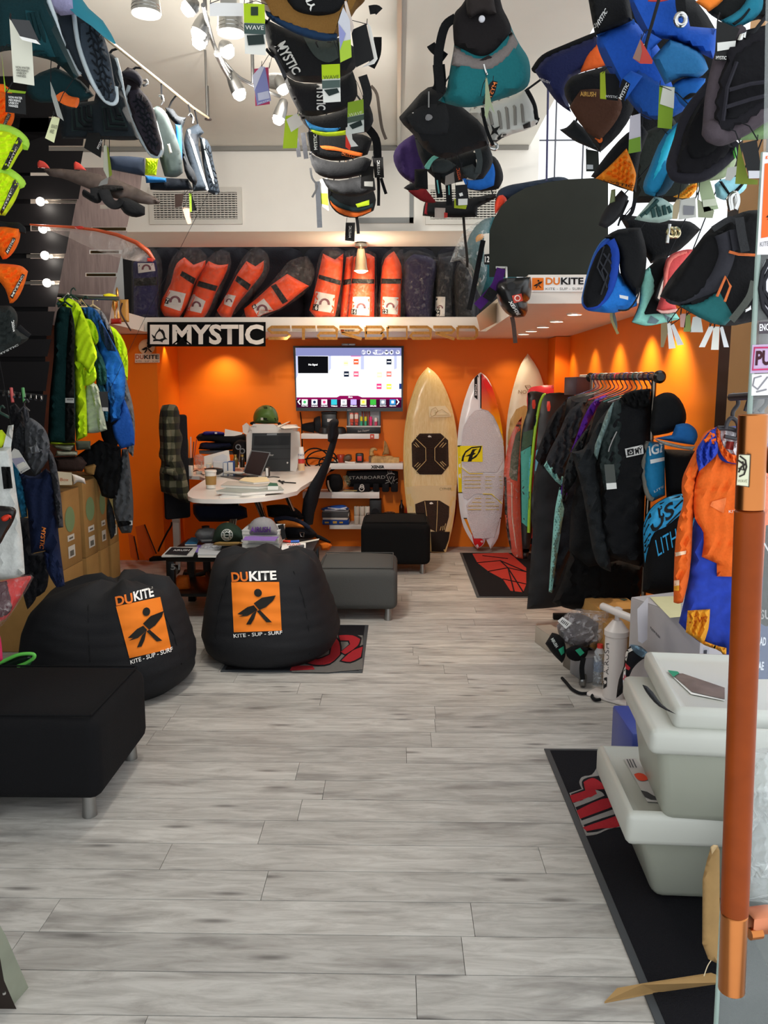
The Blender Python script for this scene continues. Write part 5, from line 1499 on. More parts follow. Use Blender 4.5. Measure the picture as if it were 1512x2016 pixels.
decal('screen', 'J 845,597 995,613 918,805 778,780', cf(sc_, .002), mat('screen_glass', '#2a120c', .4, 0, 5, 0, .1), t)
z = ZD
for i, (q, c_, th, lab) in enumerate((('J 570,980 620,955 980,945 960,965', '#c9c9c6', .012, 'grey white magazine at the bottom of the desk pile'), ('J 540,935 690,890 1090,895 1120,925 760,950', '#9da29a', .02, 'glossy grey green magazine in the desk pile'), ('J 580,885 640,850 1000,858 1060,880 900,898', '#b9b0a4', .018, 'beige magazine near the top of the desk pile'), ('J 980,890 1000,865 1060,868 1070,890', '#1f5a42', .03, 'small dark green booklet at the pile right end'))):
	mag(lab, q, z, c_, th)
	z += th + .001 if i < 2 else 0
t = mag('open cream notebook lying on top of the desk magazines', 'J 735,845 780,820 970,816 1000,852 860,862', z + .019, '#e3d0a4', .014)
t = T('glasses', 'dark folded glasses lying at the desk right', 'glasses', PF(560, 950, ZD))
tubes('frame', [[PF(x, y, ZD + .008) for x, y in px(l)] for l in ('J 1070,850 1120,862 1220,868', 'J 1080,845 1100,862 1110,870')], .005, BLK, t)
inflate('lens', 'J 1085,850 1120,848 1130,862 1100,866', PF(555, 949, ZD + .02).y, pla('#151517', .1), t, .004)
CH = pla('#131316', .5)
t = T('office_chair', 'navy padded chair under the flannel shirt at the desk left', 'chair', (-1.62, 6.1, 0))
box('backrest', (-1.66, 6.0, .93), (.05, .2, .78), fab('#16161a'), t, -.9, .02)
inflate('seat', 'J 345,1045 500,1030 700,1040 800,1080 810,1160 700,1190 400,1195 350,1130', 6.15, fab('#14182c'), t, .2, .2, 10)
lathe('column', [(.03, .08), (.03, .45)], (-1.5, 6.2, 0), CH, t)
for k in range(5):
	a_ = k * 1.2566
	tube('foot', [(-1.5, 6.2, .08), (-1.5 + .26 * math.cos(a_), 6.2 + .26 * math.sin(a_), .05), (-1.5 + .28 * math.cos(a_), 6.2 + .28 * math.sin(a_), .0)], .02, CH, t)
check = bpy.data.materials.new('flannel_check')
check.use_nodes = True
nt = check.node_tree
bs = nt.nodes['Principled BSDF']
bs.inputs['Roughness'].default_value = .95
tc = nt.nodes.new('ShaderNodeTexCoord')
ck = []
for rot in ((1, 0, 0), (0, 0, 1)):
	wv = nt.nodes.new('ShaderNodeTexWave')
	wv.wave_type = 'BANDS'
	wv.bands_direction = 'X' if rot[0] else 'Z'
	wv.inputs['Scale'].default_value = 3.4
	wv.inputs['Distortion'].default_value = .6
	nt.links.new(tc.outputs['Object'], wv.inputs['Vector'])
	gt = nt.nodes.new('ShaderNodeMath')
	gt.operation = 'GREATER_THAN'
	gt.inputs[1].default_value = .5
	nt.links.new(wv.outputs['Fac'], gt.inputs[0])
	ck.append(gt)
ad = nt.nodes.new('ShaderNodeMath')
ad.operation = 'ADD'
nt.links.new(ck[0].outputs[0], ad.inputs[0])
nt.links.new(ck[1].outputs[0], ad.inputs[1])
hf = nt.nodes.new('ShaderNodeMath')
hf.operation = 'MULTIPLY'
hf.inputs[1].default_value = .5
nt.links.new(ad.outputs[0], hf.inputs[0])
cr = nt.nodes.new('ShaderNodeValToRGB')
cr.color_ramp.interpolation = 'CONSTANT'
cr.color_ramp.elements[0].color = rgb('#17150f')
cr.color_ramp.elements[1].position = .8
cr.color_ramp.elements[1].color = rgb('#6a6650')
e_ = cr.color_ramp.elements.new(.3)
e_.color = rgb('#34331f')
nt.links.new(hf.outputs[0], cr.inputs[0])
nt.links.new(cr.outputs[0], bs.inputs['Base Color'])
t = T('flannel_shirt', 'olive and black checked flannel shirt draped over the chair back', 'shirt', P(340, 985, 5.95))
inflate('body', 'J 70,240 85,208 190,202 215,225 235,330 230,400 258,480 245,560 240,640 270,720 300,860 330,1030 290,1035 160,975 75,940 60,780 75,680 55,640 65,560 55,400', 5.9, check, t, .09, .06, 20, n=200, wr=[(.012, 22, 12), (.007, 13, -20)])
inflate('sleeve', 'J 80,780 110,725 170,745 220,800 215,840 190,850 150,800 100,790', 5.78, check, t, .04, .02, 8)
inflate('sleeve', 'J 85,330 130,300 160,420 165,560 150,720 110,740 95,600', 5.82, check, t, .04, .02, 10, wr=(.006, 10, 80))
t = T('office_chair', 'tall black mesh office chair with head rest seen from the side', 'chair', (-.45, 6.0, 0))
YM = 6.2
tube('spine', [P(x, y, YM) for x, y in px('K 500,870 510,980 480,1080 430,1240 370,1380 300,1520 260,1640 235,1760 240,1880')], [.022, .028, .03, .034, .045, .06, .07, .06, .04], fab('#15161a', .7), t, 10, .55, sm=False)
inflate('head_rest', 'K 440,870 470,835 530,835 540,860 520,930 500,1040 460,1068 430,1050 430,960', YM, fab('#17171b'), t, .08, .08, 10)
inflate('seat', 'K -180,1690 0,1680 120,1720 200,1800 180,1830 0,1830 -160,1800', 6.25, fab('#101013'), t, .2, .2, 8)
lathe('column', [(.03, .08), (.03, .42)], (P(585, 1040, 6.3).x, 6.3, 0), CH, t)
for k in range(5):
	a_ = k * 1.2566 + .4
	c_ = (P(585, 1040, 6.3).x, 6.3)
	tube('foot', [(c_[0], c_[1], .09), (c_[0] + .28 * math.cos(a_), c_[1] + .28 * math.sin(a_), .05), (c_[0] + .3 * math.cos(a_), c_[1] + .3 * math.sin(a_), 0)], .02, CH, t)
t = T('backpack', 'black bag with orange lining and buckle behind the coffee table', 'bag', P(580, 1085, 5.85))
inflate('body', 'J 1030,1175 1130,1158 1250,1185 1340,1240 1400,1300 1380,1330 1280,1345 1150,1345 1090,1280', 5.9, fab('#131318'), t, .1, .1)
inflate('orange_lining', 'J 1050,1190 1120,1178 1220,1190 1295,1230 1290,1255 1180,1245 1090,1248', 5.8, fab('#d9782c'), t, .03, .02)
tube('buckle', [P(x, y, 5.76) for x, y in px('J 1255,1290 1290,1288 1285,1325 1262,1322')], .004, STEEL, t, closed=True)
tube('rim', [P(x, y, 5.79) for x, y in px('J 1040,1180 1130,1165 1250,1195 1335,1250')], .016, fab('#1d2130'), t, sm=True)
t = T('orange_item', 'orange padded piece on the floor right of the coffee table', 'pad', P(640, 1085, 6.0))
inflate('pad', 'J 1420,1385 1450,1372 1500,1372 1530,1400 1500,1440 1440,1440', 6.0, fab('#dd6f1e'), t, .05)
inflate('strap', 'J 1360,1300 1420,1310 1520,1370 1510,1380 1400,1340', 5.98, fab('#141416'), t, .02)
for i, (s_, Yv, lab) in enumerate((('G 1090,1295 1140,1320 1180,1520 1165,1530 1110,1500', 6.6, 'left orange folder leaning by the pillar'), ('G 1150,1240 1230,1220 1330,1470 1245,1525 1180,1420', 6.7, 'right orange folder leaning by the pillar'))):
	o = card('folder', s_, Yv, paint('#c9500f'), None, .02, .3)
	top(o, lab, 'folder')
	tubes('edge', [[P(x, y, Yv - .012) for x, y in px(s_)[1:3]]], .005, BLK, o)
o = box2('wall_post', (P(338, 1000, 6.75).x, 6.75, 0), (P(351, 1000, 6.75).x, 6.8, P(340, 1005, 6.75).z), pla('#cfc6bd'), None, .004, loc=P(345, 1080, 6.75))
top(o, 'white plastic post standing on the floor behind the chair', 'post')
box2('crossbar', (P(338, 1000, 6.75).x, 6.745, P(340, 1028, 6.75).z), (P(352, 1000, 6.75).x, 6.749, P(340, 1022, 6.75).z), pla('#bdb4ab'), o)
o = tube('wall_cable', [P(x, y, 6.9) for x, y in px('J 130,960 140,1040 160,1150 200,1240 230,1300')], .006, pla('#5a2a14'), None, sm=True)
top(o, 'brown cable hanging below the flannel shirt', 'cable')
o = tube('wall_cable', [P(x, y, 6.8) for x, y in px('J 50,1450 70,1400 120,1300 160,1230 165,1200')], .008, BLK, None, sm=True)
top(o, 'black cable rising from the floor by the orange folders', 'cable')
o = box('power_strip', PF(312, 1098, .02), (.16, .1, .04), BLK, None, .3, .006)
top(o, 'black power strip on the floor by the orange folders', 'power strip')
# ======================= LEFT SIDE =======================
WOODD = mat('dark_laminate', '#0c090a', .5, 0, 30, .02, .15, .2)
WOODS = woodmat('glossy_walnut', '#6f5f5c', '#85746f', .3, (18, 18, 1.4))
t = T('slat_display', 'tall dark slatted display panel at the left, boards with lit gaps', 'display panel', mid('p -60,800 100,800', 4.3))
rows = [(150, 230, 178), (232, 287, 171), (297, 340, 164), (346, 392, 162.5), (401, 444, 149), (455, 499, 137.5), (509, 552, 126), (561, 604, 117), (613, 661, 108), (668, 702, 101), (712, 770, 98), (777, 860, 93), (868, 960, 86)]
for a, b, x in rows:
	card('board', [(-90, a), (x, a), (x - 8, b), (-90, b)], 4.3, WOODD, t, .03)
card('back_strip', [(-90, 150), (60, 150), (60, 604), (95, 604), (80, 860), (70, 960), (-90, 960)], 4.34, WOODD, t, .02)
card('left_stile', [(-90, 228), (96, 228), (96, 300), (-90, 300)], 4.3, WOODD, t, .03)
for a, b, x0_, x1_ in ((392, 401, 74, 152), (444, 455, 62, 140), (499, 509, 52, 128), (552, 561, 45, 118)):
	card('metal_insert', [(x0_, a + 1), (x1_, a + 1), (x1_ - 2, b - 1), (x0_, b - 1)], 4.32, met('#c7b8a8', .2), t, .01)
for x, y in ((80, 397), (85, 451), (89, 503), (93, 557)):  # glowing discs added where the metal inserts only reflect the ceiling spots
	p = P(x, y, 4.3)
	t2 = T('slot_glint', 'small glowing disc imitating a reflection, ' + {397: 'topmost one in the dark slatted panel', 451: 'second from top in the dark slatted panel', 503: 'third from top in the dark slatted panel', 557: 'lowest one in the dark slatted panel'}[y], 'light', p)
	lathe('bulb', [(0, -.002), (.018, .002), (.02, .01), (.0, .018)], p, emi('#fff6ea', 14), t2, (0, -1, 0), 14, caps=False)  # glowing disc for the glint, not a bulb; its rim is added too
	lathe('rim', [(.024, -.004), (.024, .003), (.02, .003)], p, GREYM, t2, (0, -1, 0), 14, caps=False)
	lamp('POINT', p + Vector((.02, -.06, -.02)), .5, (1, .92, .82), None, .02)  # added lamp that gives each imitated reflection its glow
t = T('slat_display', 'glossy walnut slatted panel behind the dark one, with cream gaps', 'display panel', mid('p 110,640 217,640', 5.2))
for a, b, x0_, x1_ in ((330, 403, 120, 281), (411, 447, 120, 258), (455, 492, 110, 250), (500, 537, 100, 239), (545, 580, 90, 230), (588, 640, 90, 222)):
	card('board', [(x0_, a), (x1_, a), (x1_ - 8, b), (x0_, b)], 5.2, WOODS, t, .03)
for a, b, x1_ in ((403, 411, 197), (447, 455, 180), (492, 500, 176), (537, 545, 168)):
	card('stile', [(100, a), (x1_, a), (x1_, b), (100, b)], 5.2, WOODS, t, .03)
for a, b, x0_, x1_ in ((493.5, 499, 178, 234), (538.5, 544, 170, 228), (448, 454, 182, 248)):
	card('metal_insert', [(x0_, a), (x1_, a), (x1_, b), (x0_, b)], 5.215, met('#d8b27a', .25), t, .008)
lamp('SPOT', (-1.35, 4.7, 3.1), 14, (1, .95, .9), (-1.95, 5.2, 2.2), .04, 60, .7)
t = T('kiteboard', 'dark twin tip kiteboard with red fins and foot straps on the left panel', 'kiteboard', mid('b 430,640 1500,1210', 4.0))
b = inflate('deck', 'b 500,660 560,650 950,680 1150,720 1400,800 1700,940 1820,1010 1835,1040 1790,1060 1500,1030 1200,960 960,860 700,760 560,730', 4.0, mat('board_print', '#4a3f3a', .4, 0, 40, 0, .5), t, .015, .015, 8, n=120)
for s_ in ('b 432,640 430,580 450,555 500,570 545,610 570,650', 'b 850,660 846,590 862,568 910,590 960,640 990,670'):
	inflate('fin', s_, 4.05, pla('#c8443a', .3), t, .006, .006, 6)
inflate('foot_pad', 'b 1070,870 1180,840 1400,850 1420,890 1250,930 1120,920', 3.97, fab('#1b1a1a', .9, 1., 90), t, .03)
tube('foot_strap', [P(x, y, 3.93) for x, y in px('b 1090,880 1100,960 1110,1000 1060,990 960,930')], .026, BLK, t, 8, .5, sm=True)
tube('foot_strap', [P(x, y, 3.93) for x, y in px('b 1190,900 1230,1000 1290,1060 1360,1060 1400,1010')], .03, BLK, t, 8, .5, sm=True)
inflate('heel_pad', 'b 1340,1010 1420,980 1512,1010 1660,1090 1660,1180 1560,1210 1420,1160', 3.95, BLK, t, .04)
t = T('clear_board', 'clear transparent board tip with orange red edge, fixed below the kiteboard', 'board', mid('F 260,190 1300,480', 4.1))
inflate('deck', 'F 260,185 580,190 800,220 1000,270 1180,350 1270,420 1310,490 1240,500 1080,480 900,430 700,350 580,290', 4.1, film('#d9c7bb', .3, .08, .3, 9), t, .012, .012, 8, n=80)
tube('edge', [P(x, y, 4.08) for x, y in px('F 255,182 420,195 620,205 820,228 1000,270 1160,335 1260,410 1310,485')], [.004, .006, .007, .007, .009, .011, .012, .008], pla('#c2512c', .3), t)
tube('bracket', [P(80, 446, 4.1), P(80, 446, 4.31)], .008, STEEL, t)
inflate('red_clip', 'F 630,200 700,195 720,212 660,222', 4.06, pla('#d8382c', .3), t, .01)
inflate('red_clip', 'F 1250,465 1310,470 1300,500 1250,495', 4.06, pla('#d8382c', .3), t, .01)
LIME = fab('#d4f21c', .8, .25, 90)
ORG = fab('#f26a12', .8, .25, 90)
def side_pad(lab, body, rim, rimc, strip, lab_q, m, Y, txt='MYSTIC', tc_='#1c1c1c', lw=None):
	t = T('harness', lab, 'harness', mid(body, Y), None)
	b = inflate('pad', body, Y, m, t, .07, .05, 16, n=150, wr=(.008, 11, 62))
	f = surf(b, .006)
	tube('rim', [f(*q) for q in px(rim)], .016, rimc, t, sm=True)
	if strip:
		decal('strip', strip, f, pla('#161616', .5), t, n=20)
	if lab_q:
		decal('label_patch', lab_q, surf(b, .008), pla('#26221f', .5), t, n=20)
		text(txt, sub(lab_q, .06, .18, .94, .82), surf(b, .011), pap('#e7e3d6' if tc_ == 'w' else '#8d877a'), t, .02)
	tube('hook', [P(-70, px(rim)[0][1] + 20, Y), P(-70, px(rim)[0][1] + 10, Y + .02), (-1.43, 2.62, P(-70, px(rim)[0][1], Y).z)], .006, STEEL, t)
	return t
side_pad('orange ribbed harness at the left edge above the lime ones', 'a -90,1030 60,1040 165,1290 150,1400 100,1480 -90,1480', 'a -60,1035 60,1045 165,1290', ORG, None, 'a 20,1450 90,1290 130,1310 60,1450', ORG, 2.55)
side_pad('upper lime yellow ribbed harness at the left edge', 'b -90,185 60,200 200,250 280,340 275,400 210,500 160,590 100,690 -90,670', 'b -60,200 60,210 190,265 270,345 262,400', fab('#a8d84a'), 'b 215,270 262,330 75,680 15,660', 'b 70,625 188,378 215,395 95,650', LIME, 2.5, tc_='w')
side_pad('lower lime yellow ribbed harness at the left edge', 'b -90,675 60,680 190,760 245,820 200,960 150,1060 60,1190 -90,1180', 'b -60,690 60,692 180,765 240,830', fab('#a8d84a'), 'b 170,760 220,830 20,1180 0,1150', 'b 18,1115 135,850 170,870 45,1140', LIME, 2.5, tc_='w')
side_pad('upper orange harness with black rim at the left edge', 'b -90,1300 220,1330 235,1380 190,1550 80,1680 30,1690 -40,1560 -90,1400', 'b -60,1305 100,1318 220,1335 230,1380', BLK, None, 'b 60,1600 150,1440 182,1455 90,1640', ORG, 2.5, tc_='w')
side_pad('lower orange harness with black rim at the left edge', 'c -90,110 150,120 260,145 320,200 260,400 150,560 110,565 60,400 -90,200', 'c -60,105 150,112 290,135 320,190', BLK, None, 'c 110,490 255,225 288,240 145,515', ORG, 2.5, tc_='w')
t = side_pad('black ribbed harness with white lettering below the orange ones', 'c -90,600 60,590 130,600 200,700 190,850 330,960 310,990 150,1080 -90,1220', 'c 190,850 270,910 330,965', BLK, None, None, fab('#232827'), 2.5)
text('MYSTIC', 'c 150,890 130,775 160,755 172,880', at(2.40), pap('#e8e6e0'), t)
text('MYSTIC', 'c -30,1150 205,1030 215,1048 -20,1170', at(2.42), pap('#9fa09c'), t)
struct(tube('unseen_hook_pole', [(-1.43, 2.62, 0), (-1.43, 2.62, 3.25)], .02, GREYM))  # unseen steel pole that carries the side pad hooks, not a trim
# ---- the left hanging rail ----
t = T('hanging_rail', 'thin pale hanging rail carrying the slate padded harnesses', 'rail', P(300, 160, 3.2))
tube('rail', [P(90, -60, 2.3), P(215, 80, 2.9), P(380, 212, 4.0), P(410, 232, 4.5)], .006, pla('#d8c9a8'), t)
tube('ceiling_stem', [P(408, 231, 4.5), (P(408, 231, 4.5).x, 4.5, 3.25)], .006, GREYM, t)
tube('ceiling_stem', [P(150, 10, 2.6), (P(150, 10, 2.6).x, 2.6, 3.25)], .006, GREYM, t)
SLATE = fab('#39434e', .85, .3, 120)
TEAL = fab('#0d2c31', .9, .3, 120)
EDGE = pla('#b9c6cc', .5)
def padded(lab, body, Y, m, edges=(), pads=(), ribs=(), em=None, th=.05, extra=(), hook=None, grid=None):
	t = T('harness', lab, 'harness', mid(body, Y))
	b = inflate('back_plate', body, Y, m, t, th, th, 12, n=140)
	f = surf(b, .005)
	for s_, mm in pads:
		decal('pad', s_, f, mm, t, True, n=40)
	f2 = surf(b, .008)
	for l in ribs:
		tubes('ribs', [[f2(*q) for q in px(x)] for x in l], .006, TEAL if m is TEAL else fab('#14181c'), t, 5)
	for l in edges:
		tube('edge_binding', [f2(*q) for q in px(l)], .007, em or EDGE, t, sm=True)
	if grid:
		q = px(grid)
		ls = []
		for k in range(1, 9):
			v = k / 9
			g_ = [sub(grid, u, v + .04 * math.sin(u * 9 + k), 1, 1)[0] for u in np.linspace(0, 1, 6)]
			ls.append([f2(*p_) for p_ in g_])
		for u in (.34, .66):
			ls.append([f2(*sub(grid, u + .06 * (-1) ** k, k / 9, 1, 1)[0]) for k in range(10)])
		tubes('quilt_groove', ls, .0028, fab('#151a20'), t, 4)
	if hook:
		tube('hanger_hook', [P(*q, Y) for q in px(hook)], .005, STEEL, t, sm=True)
	return t, b
t, b = padded('dark teal harness with striped pad, nearest on the left rail', 'A -30,-30 100,-30 285,-30 350,180 470,455 440,475 330,372 190,332 60,300 -30,320', 2.35, TEAL, ['A 280,-20 340,120 410,320 472,462'], [('A 150,60 225,70 330,340 190,330', fab('#124048', .8))], [['A 170,80 200,200 245,330', 'A 195,75 225,200 275,335', 'A 215,72 250,190 305,345']])
t, b = padded('large slate harness with white edge and quilted lining, second on the left rail', 'A 280,-30 420,-30 480,90 560,120 600,180 650,320 680,480 698,600 675,625 610,600 540,510 460,420 370,290 320,130', 2.6, fab('#2b343d'), ['A 300,-20 330,90 400,300 470,460', 'A 440,90 470,280 540,470 610,580 660,615 692,598 690,520'], [('A 480,140 560,125 605,190 645,320 675,480 690,585 660,610 600,560 530,430 485,280', SLATE)], grid='A 500,140 590,160 688,600 590,560')
tube('teal_strap', [P(*q, 2.5) for q in px('A 430,0 490,70 580,140 640,210 685,260')], [.03, .026, .022, .014, .003], pla('#1f7f93', .5), t, 8, .35)
tube('pale_roll', [P(*q, 2.5) for q in px('A 330,-20 370,15 440,5')], .035, fab('#a9a7cf'), t, 8)
t, b = padded('dark teal harness with orange loop under the nearest slate one', 'A 180,470 330,400 480,480 560,570 500,600 330,610 200,600 160,540', 2.62, TEAL, [], [], th=.04)
tube('orange_loop', [P(*q, 2.55) for q in px('A 358,565 385,590 420,605 460,612')], .02, fab('#e2682a'), t, 8, .5, sm=True)
t, b = padded('dark harness with two ribbed teal pads, third on left rail', 'A 370,620 560,600 620,300 690,340 720,440 760,640 830,830 800,835 560,828 370,825 355,720', 2.95, fab('#1b2227'), ['A 690,350 720,470 770,660 832,832'], [('A 425,640 545,625 555,770 425,782', fab('#22302f')), ('A 605,632 715,640 765,770 620,785', fab('#22302f'))], [['A 470,640 475,720 500,745 550,745', 'A 500,636 505,705 520,720 550,722', 'A 525,630 530,690 550,695', 'A 440,650 445,765 555,770', 'A 640,640 660,735 745,740', 'A 670,640 690,705 735,710', 'A 692,640 705,680 725,682', 'A 620,645 635,765 760,768']])
t, b = padded('dark brown quilted harness with pale edge, middle of the left rail', 'A 725,440 760,400 810,420 850,480 835,530 900,610 940,760 965,900 940,938 900,925 830,840 770,670 735,530', 3.25, fab('#2a2428'), ['A 745,560 780,690 840,830 905,925 945,928 962,895', 'A 770,510 760,540 745,575'], [('A 765,540 830,530 895,630 930,760 955,890 935,920 890,880 820,760 780,640', fab('#33303a'))], grid='A 775,560 870,570 955,900 885,880', hook='A 850,510 875,500 872,478 855,478')
inflate('collar', 'A 720,430 770,410 830,440 850,490 835,525 790,480 730,460', 3.15, fab('#33313a'), t, .05)
t, b = padded('grey green camouflage harness with lime patch on left rail', 'A 905,645 940,630 980,660 1020,740 1080,920 1088,1030 1050,1055 980,1050 950,945 915,800', 3.5, mat('camouflage', '#4f5b5a', .9, 0, 14, .2, .7), ['A 908,650 935,760 965,880 960,930'], [], em=pla('#d6d8da'), hook='A 960,625 972,600 965,570 945,570')
inflate('label', 'A 995,860 1010,855 1025,910 1008,915', 3.43, pap('#d9d7d2'), t, .004)
inflate('lime_patch', 'A 868,942 942,945 930,1045 862,1042', 3.4, LIME, t, .02, wr=(.006, 4.5, 0))
inflate('lower_panel', 'A 650,930 760,930 860,940 865,1050 760,1030 660,1010', 3.48, mat('camouflage', '#2b3648', .9, 0, 14, .2, .5), t, .03)
t, b = padded('black and bright blue harness behind the camouflage one', 'A 985,640 1030,650 1060,690 1110,700 1085,770 1100,920 1175,1075 1165,1105 1115,1060 1085,930 1060,760 1000,690', 3.7, fab('#2c2f33'), ['A 1092,720 1088,780 1105,920 1180,1080'], [], em=fab('#43474b'))
inflate('blue_panel', 'A 1045,740 1078,745 1085,900 1085,955 1065,930', 3.66, pla('#2f7fd4', .6), t, .012)
inflate('hem', 'A 885,1050 1000,1060 1120,1065 1150,1130 1000,1135 895,1130', 3.75, fab('#151a22'), t, .03)
inflate('hem', 'A 865,1045 900,1050 990,1060 990,1085 870,1090', 3.7, fab('#1e5f97'), t, .02)
t, b = padded('slate harness with white lettering, second from rail end', 'A 1110,770 1180,735 1215,790 1185,820 1200,960 1238,1135 1150,1140 1130,1000 1095,850', 3.9, fab('#333b44'), ['A 1125,775 1160,900 1195,1010 1235,1140'], [('A 1105,790 1180,800 1190,850 1140,870', fab('#3c4046'))], hook='A 1145,735 1150,700 1135,675 1120,690')
text('MYSTIC', 'A 1172,912 1190,965 1176,970 1158,916', surf(b, .01), pap('#e6e6e6'), t)
t, b = padded('slate blue quilted harness at the far end of left rail', 'A 1190,815 1235,835 1270,960 1310,1145 1290,1158 1240,1145 1205,960', 4.05, SLATE, ['A 1210,830 1235,950 1262,1050 1290,1155'], [], grid='A 1205,850 1255,880 1308,1140 1255,1130')
def hang_tag(lab, s, Y, c_, txt=None, tq=None, tc_='#222222', band=None, grp=None, string=None):
	t = T('hang_tag', lab, 'tag', mid(s, Y, False), grp)
	cc = card('card', s, Y, pap(c_), t, .002)
	if band:
		decal('band', band[0], cf(cc, .002), pap(band[1]), cc)
	if txt:
		text(txt, tq, cf(cc, .004), pap(tc_), cc, .01)
	q = px(s)
	qt = min(q, key=lambda a: a[1])
	tube('string', [P(qt[0] + 1, qt[1] + 2, Y - .001), P(qt[0] + 2, qt[1] - 9, Y + .03)], .0012, BLK2, t, 4)
	return t, cc
hang_tag('long white tag reading unibody harness at upper left', 'A 55,105 130,200 190,250 205,510 80,490', 2.2, '#d6d6c6', 'NON-WATER\nABSORBING\nUNIBODY\nHARNESS', 'A 92,392 176,400 182,466 98,456', '#3a3a36')
hang_tag('grey folded tag with white end in front of the long white tag', 'A 60,112 175,122 242,266 132,238', 2.15, '#3f4042', band=('A 112,214 215,238 242,266 132,238', '#e9e9e6'))
hang_tag('black tag reading unibody harness at the left edge', 'A 32,552 150,562 156,682 32,668', 2.2, '#141516', 'NON-WATER\nABSORBING\nUNIBODY\nHARNESS', 'A 50,570 132,578 134,645 52,634', '#e8e8e6', string=1)
hang_tag('lime edged tag behind the black tag at left', 'A 8,300 20,420 35,530 155,545 150,558 28,548', 2.25, '#8fb52a')
hang_tag('cream tag hanging below the teal harness', 'A 312,690 356,705 322,850 268,822', 2.4, '#d9dcae', 'NON-WATER\nHARNESS', 'A 308,738 344,748 330,800 294,790', '#55564a')
hang_tag('narrow grey white tag above the cream one', 'A 298,480 330,560 380,720 340,690 305,570', 2.38, '#9a9c96')
hang_tag('black lettered tag hanging in the middle of left rail', 'A 520,790 590,790 610,830 600,940 500,880', 2.9, '#111212', 'MYSTIC', 'A 575,880 600,830 612,838 588,890', '#e6e6e4')
hang_tag('white and olive folded tag over the kiteboard', 'A 618,860 640,870 668,1040 640,1060 615,1010', 2.9, '#b9bba8', band=('A 636,870 645,880 668,1040 650,1055', '#7c8a2c'))
hang_tag('grey tag end pointing left over the kiteboard', 'A 648,1050 640,1095 585,1108 600,1080', 2.92, '#8f8f8c')
hang_tag('pinkish tag with brown top in front of the left vent', 'A 1085,1235 1130,1240 1140,1330 1118,1335 1100,1290', 4.0, '#e0b8a0')
hang_tag('lime edged black tag beside the pinkish one', 'A 1125,1150 1140,1150 1172,1252 1130,1262', 3.98, '#1a1a1a', band=('A 1125,1150 1140,1150 1142,1260 1130,1262', '#86a82c'))
hang_tag('dark brown tag left of pinkish one by the vent', 'A 1040,1160 1095,1150 1082,1230 1042,1235', 4.0, '#2a1a14')
# ---- garments on the far left rack (Y about 4.9) ----
o = tube('garment_rail', [P(80, 578, 4.95), P(172, 586, 4.95), P(235, 588, 4.95)], .012, GREYM, None)
top(o, 'steel garment rail behind the lime shirts', 'rail')
def cloth(nm, lab, cat, pieces, Y, extra=None, grp=None):
	"""pieces = (part name, outline, material, depth shift, thickness, fold)"""
	t = T(nm, lab, cat, mid(pieces[0][1], Y), grp)
	bs = []
	for p_ in pieces:
		pn, s_, m_, dy, th_ = p_[:5]
		bs.append(inflate(pn, s_, Y + dy, m_, t, th_ * .8, th_ * .8, 5, n=p_[6] if len(p_) > 6 else 170, wr=(p_[5] if len(p_) > 5 else [(.011, 13, 8), (.006, 7, -14)])))
	return t, bs
def hanger(t, x, y, Y, c_='#1f3a33', w=14):
	tube('hanger', [P(x - w, y + 10, Y), P(x, y, Y), P(x + w, y + 10, Y)], .006, pla(c_), t)
	tube('hanger_hook', [P(x, y, Y), P(x, y - 8, Y), P(x + 5, y - 13, Y), P(x + 9, y - 8, Y)], .004, pla(c_), t, 6, sm=True)
limey = fab('#c8f01a', .85, .2, 70)
limed = fab('#b6dd1c', .85, .2, 70)
t, bs = cloth('shirt', 'lime yellow loose shirt behind blue hoodie on the left rack', 'shirt', [('body', 'p 214,640 228,648 250,688 251,750 240,730 228,690 215,665', limey, 0, .03)], 5.2)
t, bs = cloth('wetsuit', 'grey and black wetsuit hanging farthest right on the left rack', 'wetsuit', [('torso', 'p 182,604 200,612 216,640 226,672 226,686 240,740 236,760 250,800 222,900 200,860 190,760', fab('#16171a'), 0, .05), ('shoulder_panel', 'p 182,606 200,612 214,636 222,660 212,650 196,622', fab('#8f9092'), -.06, .02), ('black_panel', 'p 196,624 212,652 226,672 227,684 214,668 200,645', fab('#0e0e10'), -.07, .02), ('sleeve', 'p 243,720 252,760 262,800 266,850 262,900 250,885 244,830', fab('#6d6f72'), .02, .03),
																								('leg', 'p 240,884 252,884 262,980 261,1038 258,1049 240,1050 232,1035 222,985 232,950', fab('#53565a'), -.02, .05), ('cuff', 'p 232,1026 260,1025 260,1033 232,1038', fab('#141416'), -.07, .012), ('leg', 'p 195,866 238,880 238,940 232,978 220,982 200,976 190,945 165,918 150,898', fab('#131416'), -.04, .06), ('leg', 'p 212,978 222,1000 225,1055 218,1062 210,1020', fab('#2d3033'), .0, .03)], 5.1)
card('cuff_logo', 'G 1100,1190 1125,1188 1127,1225 1102,1228', 5.02, pap('#d8d8d6'), t, .003)
hanger(t, 183, 600, 5.08, '#c9b58a')
